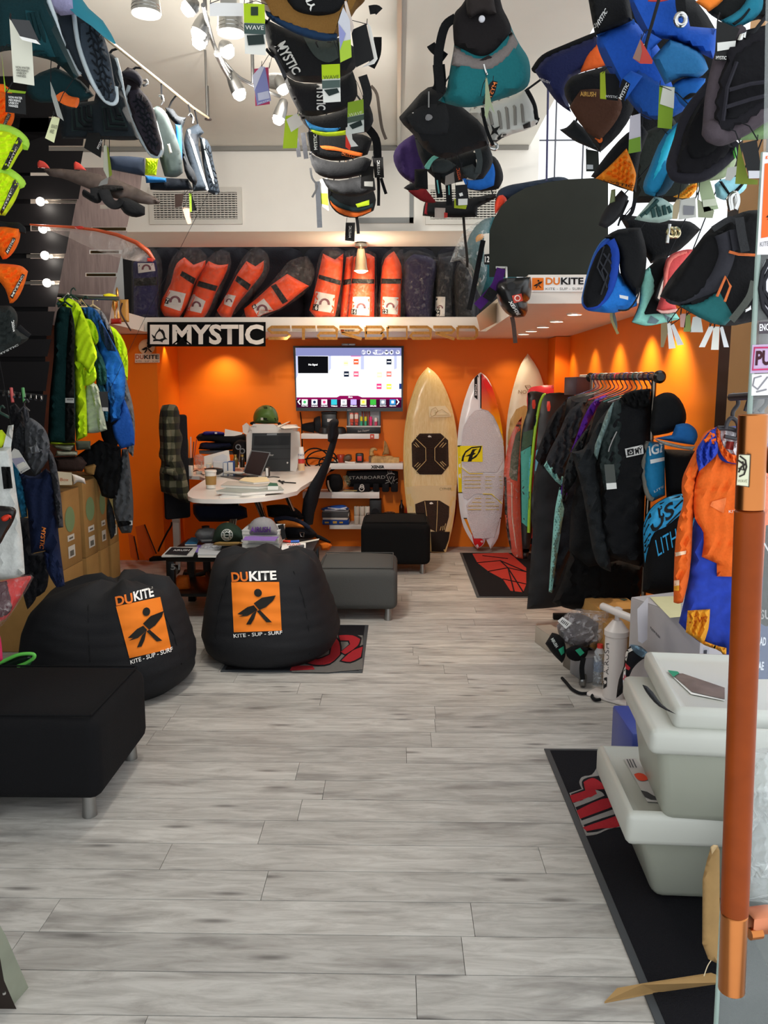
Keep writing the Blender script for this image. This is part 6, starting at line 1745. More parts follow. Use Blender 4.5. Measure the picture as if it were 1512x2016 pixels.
t, bs = cloth('hoodie', 'bright blue hoodie with dark chest panel on the left rack', 'hoodie', [('body', 'p 160,606 175,604 190,611 205,640 216,662 232,692 245,727 246,775 240,826 218,832 210,795 206,745 196,700 186,660 170,630', fab('#1c63b4', .85, .3, 80), 0, .06), ('sleeve', 'p 245,785 258,820 265,858 265,876 238,884 224,856 221,838 234,824 240,796', fab('#1d52a8', .85, .3, 80), -.02, .04, (.004, 9, 20)), ('dark_panel', 'p 192,628 206,645 218,668 229,692 212,690 200,668', fab('#1b2c47'), -.075, .015), ('collar', 'p 160,606 176,604 190,611 200,628 188,640 172,628', fab('#1d4f86'), -.05, .03), ('fold', 'p 208,740 222,760 226,790 222,800 214,790 208,770', fab('#164d86'), -.06, .02)], 4.95)
hanger(t, 164, 596, 4.93)
t, bs = cloth('shirt', 'dark teal long sleeve with lime shoulder on the left rack', 'shirt', [('sleeve', 'p 188,672 194,690 202,704 211,747 208,757 197,760 190,742 182,700', fab('#1e4a48', .85), 0, .035), ('shoulder', 'p 166,627 178,629 192,652 194,672 188,680 178,662 170,645', limed, -.01, .035), ('body', 'p 190,745 205,760 213,780 212,830 200,828 194,780', fab('#24566e'), .02, .03)], 4.88)
t, bs = cloth('shirt', 'pale grey shirt hem below the lime shirts on left rack', 'shirt', [('body', 'p 169,757 182,752 192,760 200,795 211,846 192,852 172,853 166,810', fab('#a9b5a0', .85, .2, 80), 0, .04, (.008, 12, 80)), ('fold', 'p 176,758 190,756 199,790 209,845 195,850 186,800', fab('#b4bfa9', .85, .2, 80), -.035, .02)], 4.85)
t, bs = cloth('shirt', 'lime yellow short sleeve shirt, front of the left rack', 'shirt', [('body', 'p 114,590 130,586 150,594 160,607 170,640 172,690 167,724 166,740 170,790 172,858 150,869 148,840 147,760 142,700 137,640 128,612', limey, 0, .05, [(.012, 16, 15), (.006, 8, -20)]), ('sleeve', 'p 158,610 172,634 182,668 191,705 186,714 184,724 176,735 168,726 160,716 150,712 146,660', limey, -.045, .03, (.006, 14, 30)), ('sleeve', 'p 166,725 176,734 186,720 190,745 180,757 166,760', limed, -.03, .03, (.006, 9, 50))], 4.8)
text('H', 'c 812,765 842,765 840,855 810,855', surf(bs[0], .006), pap('#1b2a1c'), t, .04)
hanger(t, 140, 580, 4.78)
t, bs = cloth('shirt', 'dark teal black shirt, nearest at the left end of rack', 'shirt', [('body', 'p 112,614 120,602 140,606 147,640 146,700 148,780 148,870 112,872 94,868 98,780 106,700', fab('#0f3334', .85, .3, 80), 0, .05, (.009, 13, 0)), ('front_panel', 'p 138,606 146,640 146,720 148,868 128,869 129,760 132,680', fab('#0c0e0f'), -.045, .02)], 4.72)
cc = card('price_tag', 'G 555,145 630,145 630,188 555,185', 4.6, pap('#b8bab6'), t, .002)
decals('barcode', ['G %d,152 %d,152 %d,165 %d,165' % (x, x + 5, x + 5, x) for x in range(570, 620, 9)], cf(cc, .001), pap('#222222'), t)
hanger(t, 128, 594, 4.7)
t, cc = hang_tag('dark grey price tag on the grey shirt of the left rack', 'G 840,92 915,90 925,262 870,258', 4.7, '#3b3b3c', band=('G 868,225 918,225 920,258 872,256', '#d8d8d4'))
for i, (x, y, c_) in enumerate(((124, 585, '#2b4a44'), (134, 578, '#e8e4da'), (145, 582, '#24443e'), (152, 590, '#b59a62'), (160, 590, '#c9b07a'))):
	o = tube('clothes_hanger', [P(x - 12, y + 14, 4.9), P(x, y, 4.9), P(x + 12, y + 14, 4.9), P(x - 12, y + 14, 4.9)], .006, pla(c_), None)
	top(o, ['dark green hanger at the left of bunch', 'white hanger behind the lime shirt', 'dark green hanger beside the white one', 'brass wire hanger by the blue hoodie', 'right brass wire hanger by the blue hoodie'][i], 'hanger')
o = inflate('yellow_clip', 'c 1180,465 1250,450 1330,470 1340,505 1300,525 1180,520', 5.0, pla('#e6d81c'), None, .03)
top(o, 'bright yellow clip on the rail in front of trophies', 'clip')
t = T('trophy', 'clear and gold trophies with red bases on the left ledge', 'trophy', mid('c 1260,805 1400,805', 5.9))
brass = met('#d09a52', .25)
inflate('plaque', 'c 1370,520 1470,520 1480,780 1370,780', 6.0, pla('#d79b4a', .35), t, .02)
for x, y0_, y1_, w_ in ((1320, 800, 520, 28), (1355, 740, 380, 14)):
	a = P(x / 5.815, 500 + y0_ / 5.815, 5.9)
	h = P(x / 5.815, 500 + y1_ / 5.815, 5.9).z - a.z
	r = w_ / 5.815 / FPX * 5.9
	lathe('cup', [(r, 0), (r * .9, h * .1), (r * .3, h * .25), (r * .35, h * .5), (r * 1.1, h * .7), (r * 1.2, h * .9), (r * .2, h)], a, brass, t, (0, 0, 1), 16)
inflate('red_base', 'c 1265,740 1390,735 1390,800 1265,805', 5.88, pla('#b5281c', .3), t, .03)
tube('ribbon', [P(x / 5.815, 500 + y / 5.815, 5.8) for x, y in ((1400, 560), (1380, 660), (1440, 780), (1500, 880))], .006, pla('#3a1a12'), t, sm=True)
# ---- pile and cartons under the rack ----
for i, (s_, c_, lab) in enumerate((('G 410,510 640,530 640,545 430,540', '#b8d42a', 'lime folded garment edge at the top of pile'), ('G 440,545 640,545 600,598 470,570', '#8f9484', 'grey green folded garment in the pile'), ('G 640,510 770,510 770,580 650,590', '#4a4f44', 'olive folded garment at the right of pile'), ('G 480,590 660,595 660,635 470,640', '#c9cbb6', 'pale folded garment low in the pile'), ('G 460,650 690,640 740,700 700,770 480,765', '#3a2c28', 'brown patterned garment under the pale ones'))):
	o = inflate('folded_garment', s_, 4.75, fab(c_), None, .08, .12, 5, n=50)
	top(o, lab, 'clothes', None)
kraft = mat('cardboard', '#a8804a', .85, 0, 16, .05, .12, .2)
kraftd = paint('#7d5f36', .9)
for i, (ya, yb, zt) in enumerate(((4.46, 4.77, .925), (4.83, 5.03, .95), (5.07, 5.21, .96), (5.25, 5.42, .95))):
	xr = -1.91
	for lv, (z0_, z1_) in enumerate(((.002, .478), (.48, zt))):
		t = T('carton', ('lower' if lv == 0 else 'upper') + ' brown carton, ' + ['nearest in the row by the wetsuits', 'second in the row under the garments', 'third in the row under the garments', 'farthest in the row by the orange wall'][i], 'box', (xr - .25, (ya + yb) / 2, z0_))
		box2('carton', (xr - .5, ya, z0_), (xr, yb, z1_), kraft, t, .003)
		box2('flap', (xr - .5, ya + .004, z1_), (xr - .002, yb - .004, z1_ + .004), kraftd, t)
		if lv == 1:
			f = lambda x, y, _x=xr + .002: (lambda d: CAM + d * (_x / d.x))(ray(x, y))
			zc = z0_ + (z1_ - z0_) * .62
			yc = (ya + yb) / 2
			ry = min(.07, (yb - ya) * .36)
			mk('printed_disc', [(xr + .002, yc + ry * math.cos(a_), zc + .075 * math.sin(a_)) for a_ in np.linspace(0, 6.283, 19)[:-1]], [tuple(range(18))], pap('#8a8a58' if i == 3 else '#7c9468'), t, None, False)
			for z_, hh_ in ((z0_ + .05, .07), (z0_ + .15, .035)):
				mk('barcode_label', [(xr + .002, yc - ry * .7, z_), (xr + .002, yc + ry * .7, z_), (xr + .002, yc + ry * .7, z_ + hh_), (xr + .002, yc - ry * .7, z_ + hh_)], [(0, 1, 2, 3)], pap('#d8d4c8'), t, None, False)
				mk('barcode', [(xr + .003, yc - ry * .4, z_ + .01), (xr + .003, yc + ry * .4, z_ + .01), (xr + .003, yc + ry * .4, z_ + hh_ * .6), (xr + .003, yc - ry * .4, z_ + hh_ * .6)], [(0, 1, 2, 3)], pap('#6a675e'), t, None, False)
t = T('shoe_box', 'cream box with red lettering on top of the cartons', 'box', mid('G 480,885 620,885', 4.3))
card('carton', 'G 440,765 610,780 615,885 440,885', 4.25, pap('#e2cfae'), t, .3)
text('t Box', 'G 480,822 585,828 582,852 480,850', at(4.245), pap('#c9724a'), t, .0)
o = inflate('paper_bag', 'G 610,790 650,800 720,830 730,880 660,860 625,885', 4.4, pap('#d8d2cc'), None, .03)
top(o, 'torn white wrapper with print on the cartons', 'wrapper')
o = inflate('kraft_paper', 'G 710,730 800,705 820,720 800,800 760,800 720,780', 5.0, kraft, None, .03)
top(o, 'crumpled kraft paper beside the torn wrapper', 'paper')
# ---- nearer hanging suits (Y about 3.6) ----
t = T('hook_rail', 'black rail with steel prongs holding the wetsuit hangers', 'rail', P(40, 772, 3.9))
tube('rail', [P(-40, 768, 3.9), P(84, 782, 3.9)], .012, BLK, t)
for i in range(9):
	x = -4 + i * 10.6
	tube('prong', [P(x, 768 + i * 1.4, 3.9), P(x + .5, 777 + i * 1.4, 3.86)], .006, STEEL, t, 6)
for (xa_, c_, lab) in ((22, '#b04a4a', 'small red clip hanging from the steel prongs'), (45, '#4a8a52', 'small green clip hanging from the steel prongs')):
	o = tube('peg', [P(xa_, 764, 3.885), P(xa_ + 3, 792, 3.86)], .008, pla(c_), None)
	top(o, lab, 'clip')
t, bs = cloth('trousers', 'black wetsuit legs hanging behind the navy suit', 'wetsuit', [('leg', 'p 36,1018 58,1020 66,1090 90,1085 96,1130 88,1165 60,1180 44,1150', fab('#15161a'), 0, .04), ('leg', 'p 44,1150 60,1120 74,1140 70,1180 54,1200', fab('#1b1b1e'), -.02, .03)], 3.75)
t, bs = cloth('wetsuit', 'narrow teal blue suit edge between the white vest and navy suit', 'wetsuit', [('sleeve', 'p 20,905 38,925 54,1017 42,1020 34,980', fab('#226a8c'), 0, .03)], 3.62)
t, bs = cloth('wetsuit', 'navy wetsuit with grey yoke and orange lettering', 'wetsuit', [('body', 'p 38,930 68,938 90,922 104,936 109,980 114,1040 128,1152 120,1156 110,1155 92,1122 89,1084 61,1090 54,1005', fab('#16213f', .85, .3, 90), 0, .06, (.009, 20, 10), 160), ('leg', 'p 86,1085 112,1088 128,1152 112,1157 92,1122', fab('#1a2649', .85, .3, 90), -.01, .04), ('yoke', 'p 51,826 60,822 78,834 90,848 98,876 94,906 70,936 58,922 51,896 47,856', fab('#4e5054'), -.05, .03), ('chest_star', 'p 56,880 66,878 72,868 76,882 84,886 74,892 60,893', fab('#6f7276'), -.085, .012), ('sleeve', 'p 93,880 104,894 118,960 125,1038 114,1040 104,960 96,912', mat('melange', '#34363b', .9, 0, 160, .4, .7), -.03, .035), ('sleeve', 'p 26,858 40,828 50,842 49,896 38,900 25,888', fab('#2b2d31'), -.02, .04)], 3.6)
text('MYSTIC', 'G 392,1252 372,1432 334,1422 356,1240', surf(bs[0], .006), pap('#f08a3c'), t, .03)
hanger(t, 48, 800, 3.58, '#2a2a2d', 10)
t, bs = cloth('collar_suit', 'black camouflage collar suit hanging left of the navy wetsuit', 'wetsuit', [('body', 'p 18,800 30,794 44,812 50,850 46,880 30,876 20,850', fab('#1a1a1d'), 0, .05), ('collar', 'p 46,800 54,806 58,830 54,856 48,836', fab('#3c3d42'), -.06, .02)], 3.62)
t, bs = cloth('vest', 'white sleeveless vest with black chest panel at the left edge', 'vest', [('body', 'p -40,900 6,880 12,856 16,838 27,836 25,858 22,880 24,906 34,980 44,1060 49,1130 30,1138 -40,1142', fab('#d8dcd8', .85, .2, 90), 0, .05, [(.008, 22, 10), (.005, 10, -10)], 150), ('black_panel', 'p 2,919 20,919 25,961 7,963', fab('#131414'), -.055, .008)], 3.2)
inflate('lime_lining', 'p -40,850 4,846 12,856 4,880 -40,896', 3.24, fab('#c3e02a'), t, .02)
hanger(t, 0, 812, 3.2, '#1d3a30', 18)
t, cc = hang_tag('white and lilac tag with barcode on the grey yoke', 'G 75,640 120,572 160,590 258,745 178,790', 3.45, '#d9d8d4', band=('G 100,660 190,650 215,690 135,735', '#a9a7bf'))
decal('barcode_label', 'G 140,715 200,685 225,720 165,755', cf(cc, .004), pap('#e9e7df'), t)
text('MYSTIC', 'G 172,770 240,732 246,744 178,784', cf(cc, .004), pap('#8a8a92'), t)
t = T('kiteboard', 'black board tip with red emblem at the left edge over the white vest', 'kiteboard', mid('p -40,1000 30,1060', 2.9))
b = inflate('deck', 'G -160,1055 -20,1060 60,1066 120,1078 137,1100 130,1150 100,1220 50,1300 0,1390 -100,1480 -160,1460', 2.9, pla('#120d0e', .35), t, .02, .02, 8)
inflate('emblem', 'G 5,1165 30,1145 70,1135 98,1148 95,1175 80,1165 70,1180 40,1195 15,1190', 2.87, pla('#d8371f'), t, .012)
t = T('kite_bag', 'red and black kite bag in clear plastic at the left edge', 'bag', mid('d -100,1260 250,1260', 2.75))
inflate('bag', 'd -120,850 0,850 90,825 270,795 285,810 200,960 100,1120 40,1190 -120,1250', 2.75, fab('#c8201c', .6), t, .06, .1, 10)
inflate('dark_stripe', 'd -120,860 10,850 60,840 110,1080 60,1150 -120,1200', 2.7, fab('#3a0f1c'), t, .03)
inflate('plastic_wrap', 'd -130,840 0,835 150,800 280,783 302,808 270,880 180,1020 60,1200 -10,1262 -130,1290', 2.75, film('#f6e9e9', .18, .1, .9, 22), t, .1, .11, 10, wr=(.008, 12, 50))
o = inflate('pink_bag', 'd -120,1340 0,1330 14,1400 25,1550 0,1572 -120,1570', 2.8, fab('#d8386a', .6), None, .05)
top(o, 'hot pink bag edge above the green board tip', 'bag')
t = T('kiteboard', 'dark board tip with bright green edge between ottoman and bean bag', 'kiteboard', mid('p -40,1345 60,1345', 3.3))
inflate('deck', 'd -120,1640 0,1590 150,1525 260,1502 310,1512 305,1540 200,1610 100,1700 20,1790 -120,1830', 3.35, pla('#16241a', .25), t, .015, .015, 8)
tube('edge', [P(x, y, 3.33) for x, y in px('d -120,1620 0,1580 150,1512 260,1497 308,1508 300,1540 240,1580 160,1612')], .008, pla('#6fd85a', .4), t, sm=True)
decals('translucent_panel', ['d 160,1615 290,1560 310,1535 270,1600 180,1640', 'd 20,1740 110,1680 140,1690 60,1770'], at(3.325), pla('#2f6a3a', .2), t)
t = T('doorstop_panel', 'worn grey green panel foot at the lower left corner', 'panel', mid('h 0,1150 210,1150', 1.75))
card('face', 'h -150,460 0,460 40,530 215,930 170,1070 135,1110 90,1010 30,870 0,700 -150,400', 1.74, mat('worn_paint', '#8a8f7e', .5, 0, 9, .1, .3), t, .05, .2)
card('underside', 'h -150,700 0,690 30,870 90,1010 135,1110 130,1130 45,1165 -150,1180', 1.76, paint('#231a14', .5), t, .05)
tube('screw', [P(8, 1953, 1.73), P(8.6, 1957, 1.73)], .004, STEEL, t)
# ======================= HANGING HARNESSES, MIDDLE AND RIGHT =======================
def hrow(y, z=2.58):
	return Yz(y, z)
def harness(lab, pieces, Y, straps=(), decs=(), txts=(), tubes_=(), grp=None, hook=None):
	"""pieces: (name, outline, material, depth shift, thickness); decs drape on pieces[i]"""
	t = T('harness', lab, 'harness', mid(pieces[0][1], Y), grp)
	bs = []
	for p_ in pieces:
		bs.append(inflate(p_[0], p_[1], Y + p_[3], p_[2], t, p_[4], p_[4], p_[5] if len(p_) > 5 else 12, n=120, wr=p_[6] if len(p_) > 6 else None))
	for i, s_, m_ in decs:
		decal('panel', s_, surf(bs[i], .004), m_, bs[i], True, n=90)
	for i, s_, q_, c_ in txts:
		text(s_, q_, surf(bs[i], .009), pap(c_), bs[i], .025)
	for i, s_, r_, m_ in tubes_:
		f_ = surf(bs[i], .002)
		tube('edge_binding', [f_(*q) for q in px(s_)], r_, m_, bs[i], sm=True)
	for s_, w_, dy, m_ in straps:
		strap('strap', s_, Y + dy, w_, m_, t)
	if hook:
		tube('hook', [P(*q, Y) for q in px(hook)], .006, STEEL, t, sm=True)
	return t, bs
B1 = fab('#1b1c1e', .85, .3, 150)
B2 = fab('#111214', .85, .3, 150)
B3 = fab('#292a2c', .85, .3, 150)
t = T('hanging_rail', 'steel rail under the ceiling carrying the middle row of harnesses', 'rail', (-.33, 4.0, 2.98))
tube('rail', [(-.36, 1.9, 2.98), (-.34, 6.0, 2.98)], .012, GREYM, t)
for yy in (2.4, 5.9):
	tube('ceiling_stem', [(-.35, yy, 2.98), (-.35, yy, 3.25)], .008, GREYM, t)
harness('black harness with orange rim and lime stitch, farthest and lowest of the middle row', [('shell', 'B 890,1110 1000,1150 1160,1120 1180,1190 1165,1255 1060,1297 960,1275 905,1215', B2, 0, .06), ('orange_rim', 'B 905,1165 960,1225 1080,1255 1155,1232 1150,1258 1060,1292 965,1268 912,1215', fab('#d8692c'), -.055, .015), ('inner_rim', 'B 900,1150 965,1205 1085,1235 1165,1205 1160,1235 1075,1262 960,1235 905,1190', fab('#1b2a2e'), -.085, .015), ('lime_patch', 'B 1058,1215 1140,1190 1140,1220 1070,1236', fab('#a8c028'), -.1, .008)], hrow(430), [('B 1065,1290 1072,1345 1075,1392', 3, -.02, B1)])
harness('grey striped black harness, second lowest of the middle row', [('shell', 'B 860,1060 960,1075 1100,1050 1170,1060 1178,1130 1100,1165 985,1165 900,1130', B3, 0, .06, 12, (.008, 6, 80))], hrow(388), [('B 830,1080 838,1200 845,1355', 5, .1, fab('#3c3f44'))])
harness('plain black harness, third from the bottom of the middle row', [('shell', 'B 780,905 850,945 1000,965 1110,935 1155,955 1135,1030 1010,1062 900,1062 820,1025', B1, 0, .07)], hrow(352), [('B 1165,930 1180,1010 1195,1080 1195,1225', 3, .05, B2), ('B 790,1000 800,1060 830,1110 800,1175', 2, .02, B1), ('B 1210,1060 1225,1110 1240,1155', 3, .05, B2)])
harness('black harness with orange swoosh line in the middle row', [('shell', 'B 765,785 900,800 1100,800 1160,830 1130,920 1000,955 880,950 800,910', B2, 0, .07), ('orange_line', 'B 845,868 900,868 1000,890 1100,912 1095,932 1040,925 960,900 860,885', fab('#d8692c'), -.075, .008)], hrow(318), [('B 705,820 715,880 722,935', 4, .0, fab('#35363a')), ('B 745,790 755,870 765,945', 4.5, .0, fab('#35363a'))], (), [(0, 'MYSTIC', 'B 1060,945 975,925 978,908 1062,928', '#c9692c')])
harness('black harness with blue and lime trim in the middle row', [('shell', 'B 715,675 800,690 900,680 1010,640 1140,620 1165,720 1130,785 1000,805 880,808 780,770', B1, 0, .07), ('blue_band', 'B 758,708 800,740 880,762 970,760 940,785 860,782 790,768', fab('#3f8fd0'), -.07, .012), ('lime_band', 'B 790,770 880,788 1000,775 1000,803 890,812 808,792', fab('#c8de2a'), -.08, .012)], hrow(266), [('B 1150,510 1185,560 1200,660 1215,760 1240,830', 3, .06, fab('#6a5f56')), ('B 1130,760 1180,830 1190,940', 8, .05, B2)])
harness('black harness with upright lettering in the middle row', [('shell', 'B 620,430 700,485 860,492 1040,420 1070,560 1010,640 900,675 800,692 740,682 690,610 650,520', B1, 0, .08)], hrow(228), [('B 1100,450 1130,560 1110,640', 9, .03, B3), ('B 665,505 715,530 718,575 690,590', 2, -.06, B3)], (), [(0, 'MYSTIC', 'B 880,500 880,655 826,655 826,500', '#e6e6e2')])
harness('black harness with slanted lettering and grey window in the middle row', [('shell', 'B 515,110 640,170 760,220 880,245 960,225 1060,290 1060,400 1010,440 940,470 860,492 780,492 700,482 640,440 590,350 540,290', B1, 0, .09)], hrow(163), [('B 1190,220 1185,320 1150,400', 8, .06, B2), ('B 580,330 615,400 640,460', 4, -.03, fab('#4a4b4f')), ('B 525,290 560,330 590,340', 3, 0, B1)], [(0, 'B 748,220 850,245 945,240 962,340 900,372 835,350 790,300', fab('#3f4845'))], [(0, 'MYSTIC', 'B 640,240 735,425 690,448 572,275', '#dcdcd8')])
f_ = None
harness('brown and navy harness with black window, nearest of the middle row', [('shell', 'B 480,-60 1140,-60 1110,10 1060,60 960,215 880,245 760,220 640,170 530,95', fab('#7d5a2b', .85, .3, 150), 0, .1), ('navy_band', 'B 520,60 640,115 800,165 950,200 950,238 880,246 760,221 640,170 530,95', fab('#1b3350'), -.085, .02), ('black_window', 'B 620,-60 1010,-60 965,60 870,92 780,88 690,55', B2, -.1, .02)], hrow(80), [('B 1140,60 1180,55 1200,70', 9, .02, B1)], (), [(2, 'MY', 'B 740,-35 792,68 828,48 775,-45', '#dcdcd8')])
t, cc = hang_tag('tall lime and white product tag beside the brown harness', 'B 392,20 516,25 525,330 400,320', 2.55, '#e6e6df', band=('B 392,20 516,25 520,140 394,135', '#a8c81e'))
decal('dark_band', 'B 394,138 520,142 522,205 396,200', cf(cc, .003), pap('#3f5350'), t)
text('WAVE', 'B 402,150 512,152 512,178 402,176', cf(cc, .005), pap('#e9e9e3'), t, .0)
decal('product_picture', 'B 410,210 510,205 518,262 420,270', cf(cc, .004), pap('#24302e'), t, True)
decal('icon', 'B 435,40 478,40 478,92 435,92', cf(cc, .004), pap('#2a3a2a'), t)
hang_tag('white card sticking out left of the tall lime tag', 'B 190,16 390,18 392,96 190,96', 2.6, '#ececec')
t, cc = hang_tag('lilac and white lettered tag in front of the ceiling lamp', 'B 445,450 495,392 520,400 555,600 472,628', 3.2, '#8f93c9', band=('B 445,450 495,392 515,400 455,545', '#d9d9ec'))
decal('barcode_label', 'B 475,555 540,540 548,585 480,600', cf(cc, .003), pap('#cfd0e6'), t)
text('MYSTIC', 'B 480,612 550,590 553,600 476,622', cf(cc, .004), pap('#eeeef6'), t)
hang_tag('red pink tag behind the lilac lettered tag', 'B 455,410 540,400 548,620 462,632', 3.25, '#c8486a')
t, cc = hang_tag('lime and white tag over the upright lettering', 'B 856,385 965,380 970,605 866,612', 2.75, '#e4e6e0', band=('B 856,385 965,380 967,465 858,472', '#b4d41e'))
decal('dark_band', 'B 858,480 966,475 967,520 860,528', cf(cc, .003), pap('#4f605c'), t)
decal('product_picture', 'B 870,535 950,525 962,550 900,572', cf(cc, .003), pap('#22302e'), t, True)
text('WAVE', 'B 866,450 960,446 960,468 866,472', cf(cc, .005), pap('#5a6a2a'), t, .0)
t, cc = hang_tag('olive and white product tag at the right of the middle row', 'B 1012,610 1105,590 1110,785 1010,802', 3.1, '#c9cec8', band=('B 1012,610 1105,590 1107,675 1010,698', '#86a62c'))
decal('dark_band', 'B 1010,700 1108,680 1108,712 1010,735', cf(cc, .003), pap('#44544a'), t)
text('WAVE', 'B 1018,676 1098,660 1098,680 1018,696', cf(cc, .005), pap('#d9e2b0'), t, .0)
decal('product_picture', 'B 1020,745 1090,715 1100,745 1040,770', cf(cc, .003), pap('#1c2a28'), t, True)
t, cc = hang_tag('large black tag with white back on the right of middle row', 'B 1032,180 1122,140 1168,350 1062,402', 2.5, '#101113')
card('white_back', 'B 1125,130 1150,160 1190,350 1170,380 1090,405 1165,352', 2.52, pap('#e6e4de'), t, .002)
t, cc = hang_tag('slender lilac white tag left of the large black tag', 'B 955,130 985,40 1025,120 1035,340 968,372', 2.45, '#c4c6cf', band=('B 960,250 1030,235 1035,340 968,372', '#9fbe3a'))
decal('lilac_patch', 'B 958,140 1000,200 965,300', cf(cc, .003), pap('#8a8fc0'), t)
hang_tag('red edged white leaflet behind the slender lilac tag', 'B 990,10 1005,5 1050,160 1035,200 1020,150', 2.48, '#dccfc6')
hang_tag('black lettered tag on the left of the blue lime harness', 'B 776,785 840,785 846,912 790,902', 3.6, '#0e0e10', 'MYSTIC', 'B 812,892 808,800 828,800 832,890', '#eeeeea')
hang_tag('lime green paper slip left of the middle row', 'B 642,690 722,680 710,882 625,884', 3.5, '#9fbf24')
hang_tag('small white square tag on the lime paper slip', 'B 645,712 710,672 746,740 675,786', 3.45, '#cfd0c6')
hang_tag('small red and white price slip under the olive tag', 'B 1000,760 1030,745 1040,830 1075,870 1030,875 1000,855', 3.15, '#d8d8d2', band=('B 1000,800 1030,870 1025,895 998,875', '#d8382a'))
hang_tag('black lettered tag low on the right of the middle row', 'B 1158,930 1222,935 1228,1058 1172,1058', 4.4, '#0f0f10', 'MYSTIC', 'B 1188,1040 1186,955 1202,955 1204,1040', '#dcdcd8')
hang_tag('black price tag beside the low lettered tag', 'B 1092,985 1166,990 1166,1132 1090,1122', 4.35, '#121212', band=('B 1110,1080 1162,1080 1162,1112 1110,1108', '#c9c9c2'))
hang_tag('white and lime tag at the lower left of middle row', 'B 846,1068 890,1060 898,1255 855,1225', 4.9, '#e2e4e0', band=('B 846,1150 892,1150 896,1225 850,1212', '#b2d02a'))
hang_tag('black lettered tag, lowest one under the middle row', 'B 1000,1325 1056,1325 1052,1438 995,1432', 5.3, '#0c0c0d', 'MYSTIC', 'B 1018,1415 1020,1345 1034,1345 1032,1415', '#d8d8d4')
# ---- second cluster (right of the middle) ----
PUR = fab('#2a1a44')
t = T('hanging_rail', 'dark steel rail above the second harness cluster', 'rail', (.42, 3.6, 3.05))
tube('rail', [(.36, 2.4, 3.0), (.42, 5.6, 3.0)], .012, GREYM, t)
for yy in (2.7, 5.4):
	tube('ceiling_stem', [(.37 + (yy - 2.7) * .015, yy, 3.0), (.37 + (yy - 2.7) * .015, yy, 3.25)], .008, GREYM, t)
harness('black harness with red lining at the bottom of the second cluster', [('shell', 'C 310,1605 318,1540 335,1490 450,1500 620,1480 850,1440 860,1470 720,1545 715,1612 600,1620 380,1612', B2, 0, .07), ('red_lining', 'C 322,1590 335,1500 350,1510 345,1600', fab('#7a1d24'), -.06, .01)], 4.9)
harness('dark red harness edge at the lower left of the second cluster', [('shell', 'C 168,1400 200,1375 260,1360 350,1430 412,1505 380,1512 290,1490 240,1440', fab('#16171a'), 0, .05), ('red_panel', 'C 200,1420 330,1400 412,1505 380,1510 290,1488', fab('#6e1a1e'), -.045, .012)], 4.6)
harness('black harness with bright blue inside in the second cluster', [('shell', 'C 600,1310 680,1240 800,1150 850,1170 900,1260 908,1340 875,1405 750,1425 640,1405', B2, 0, .07), ('blue_inside', 'C 602,1320 690,1340 760,1330 800,1250 812,1180 840,1230 850,1300 840,1380 740,1415 640,1400', fab('#1e62b8'), -.07, .02)], 4.4)
harness('dark purple ribbed harness at the left of the second cluster', [('shell', 'C 92,1160 130,1080 240,1000 310,1080 335,1200 300,1330 250,1370 180,1330 125,1270', PUR, 0, .08, 14, (.006, 6, 70))], 4.2)
harness('black harness with mint accents in the middle of the second cluster', [('shell', 'C 250,1010 480,1180 640,1130 800,1080 835,1200 760,1330 600,1330 480,1380 350,1280 280,1150', fab('#1d2022'), 0, .09), ('grey_flap', 'C 370,1200 470,1180 560,1230 480,1290 380,1280', fab('#33393a'), -.1, .02), ('mint_tab', 'C 322,1240 380,1165 430,1145 436,1170 390,1200 360,1260 335,1262', fab('#6fb5a5'), -.12, .012), ('black_pocket', 'C 250,1260 345,1255 350,1410 250,1400', B2, -.12, .03), ('flap', 'C 590,1250 680,1220 740,1290 700,1340 620,1310', fab('#3a4041'), -.1, .02)], 3.9, [('C 720,1110 735,1200 720,1290', 6, -.12, fab('#3d4445')), ('C 420,1290 428,1400 440,1470', 6, -.1, B2), ('C 500,1340 505,1430 510,1530', 6, -.1, B2), ('C 418,1340 432,1440', 1.4, -.13, fab('#5fa9a5')), ('C 505,1380 508,1450', 1.2, -.13, fab('#5fa9a5'))], (), (), [(0, 'C 700,1130 720,1230 700,1320 640,1330', .008, STEEL)])
harness('black harness with pointed left wing in the second cluster', [('shell', 'C 136,870 200,800 350,650 480,640 600,790 790,970 805,1080 640,1130 480,1180 350,1130 240,1000 140,890', B1, 0, .09), ('stitched_panel', 'C 190,870 300,790 480,770 510,900 490,1000 380,1000 260,980', fab('#242527'), -.09, .012), ('grey_triangle', 'C 335,895 345,850 385,872', fab('#8a8a8c'), -.12, .004)], 3.55, [('C 356,680 356,800', 1.3, -.11, pap('#9a9a98'))], (), (), [(0, 'C 240,840 238,865 255,878 275,862', .005, STEEL)])
t, bs = harness('white harness with curved grey ribs and black star print', [('shell', 'C 600,795 720,790 850,745 1070,665 1130,780 1150,885 1178,895 1150,932 900,1030 835,1085 800,1050 780,960', mat('white_neoprene', '#cfcfc8', .7, 0, 30, .1, .06), 0, .08)], 3.3, (), (), (), [(0, 'C 1070,670 1110,730 1135,800 1148,885 1170,905', .014, BLK)])
f_ = surf(bs[0], .004)
tubes('rib', [[f_(*q) for q in px(l)] for l in ('C 700,800 750,850 770,960', 'C 760,785 810,840 830,930', 'C 820,765 880,840 895,960', 'C 880,740 935,810 950,960', 'C 940,720 995,800 1000,930', 'C 1000,695 1050,790 1060,910')], .006, pap('#8e8a84'), t, 5)
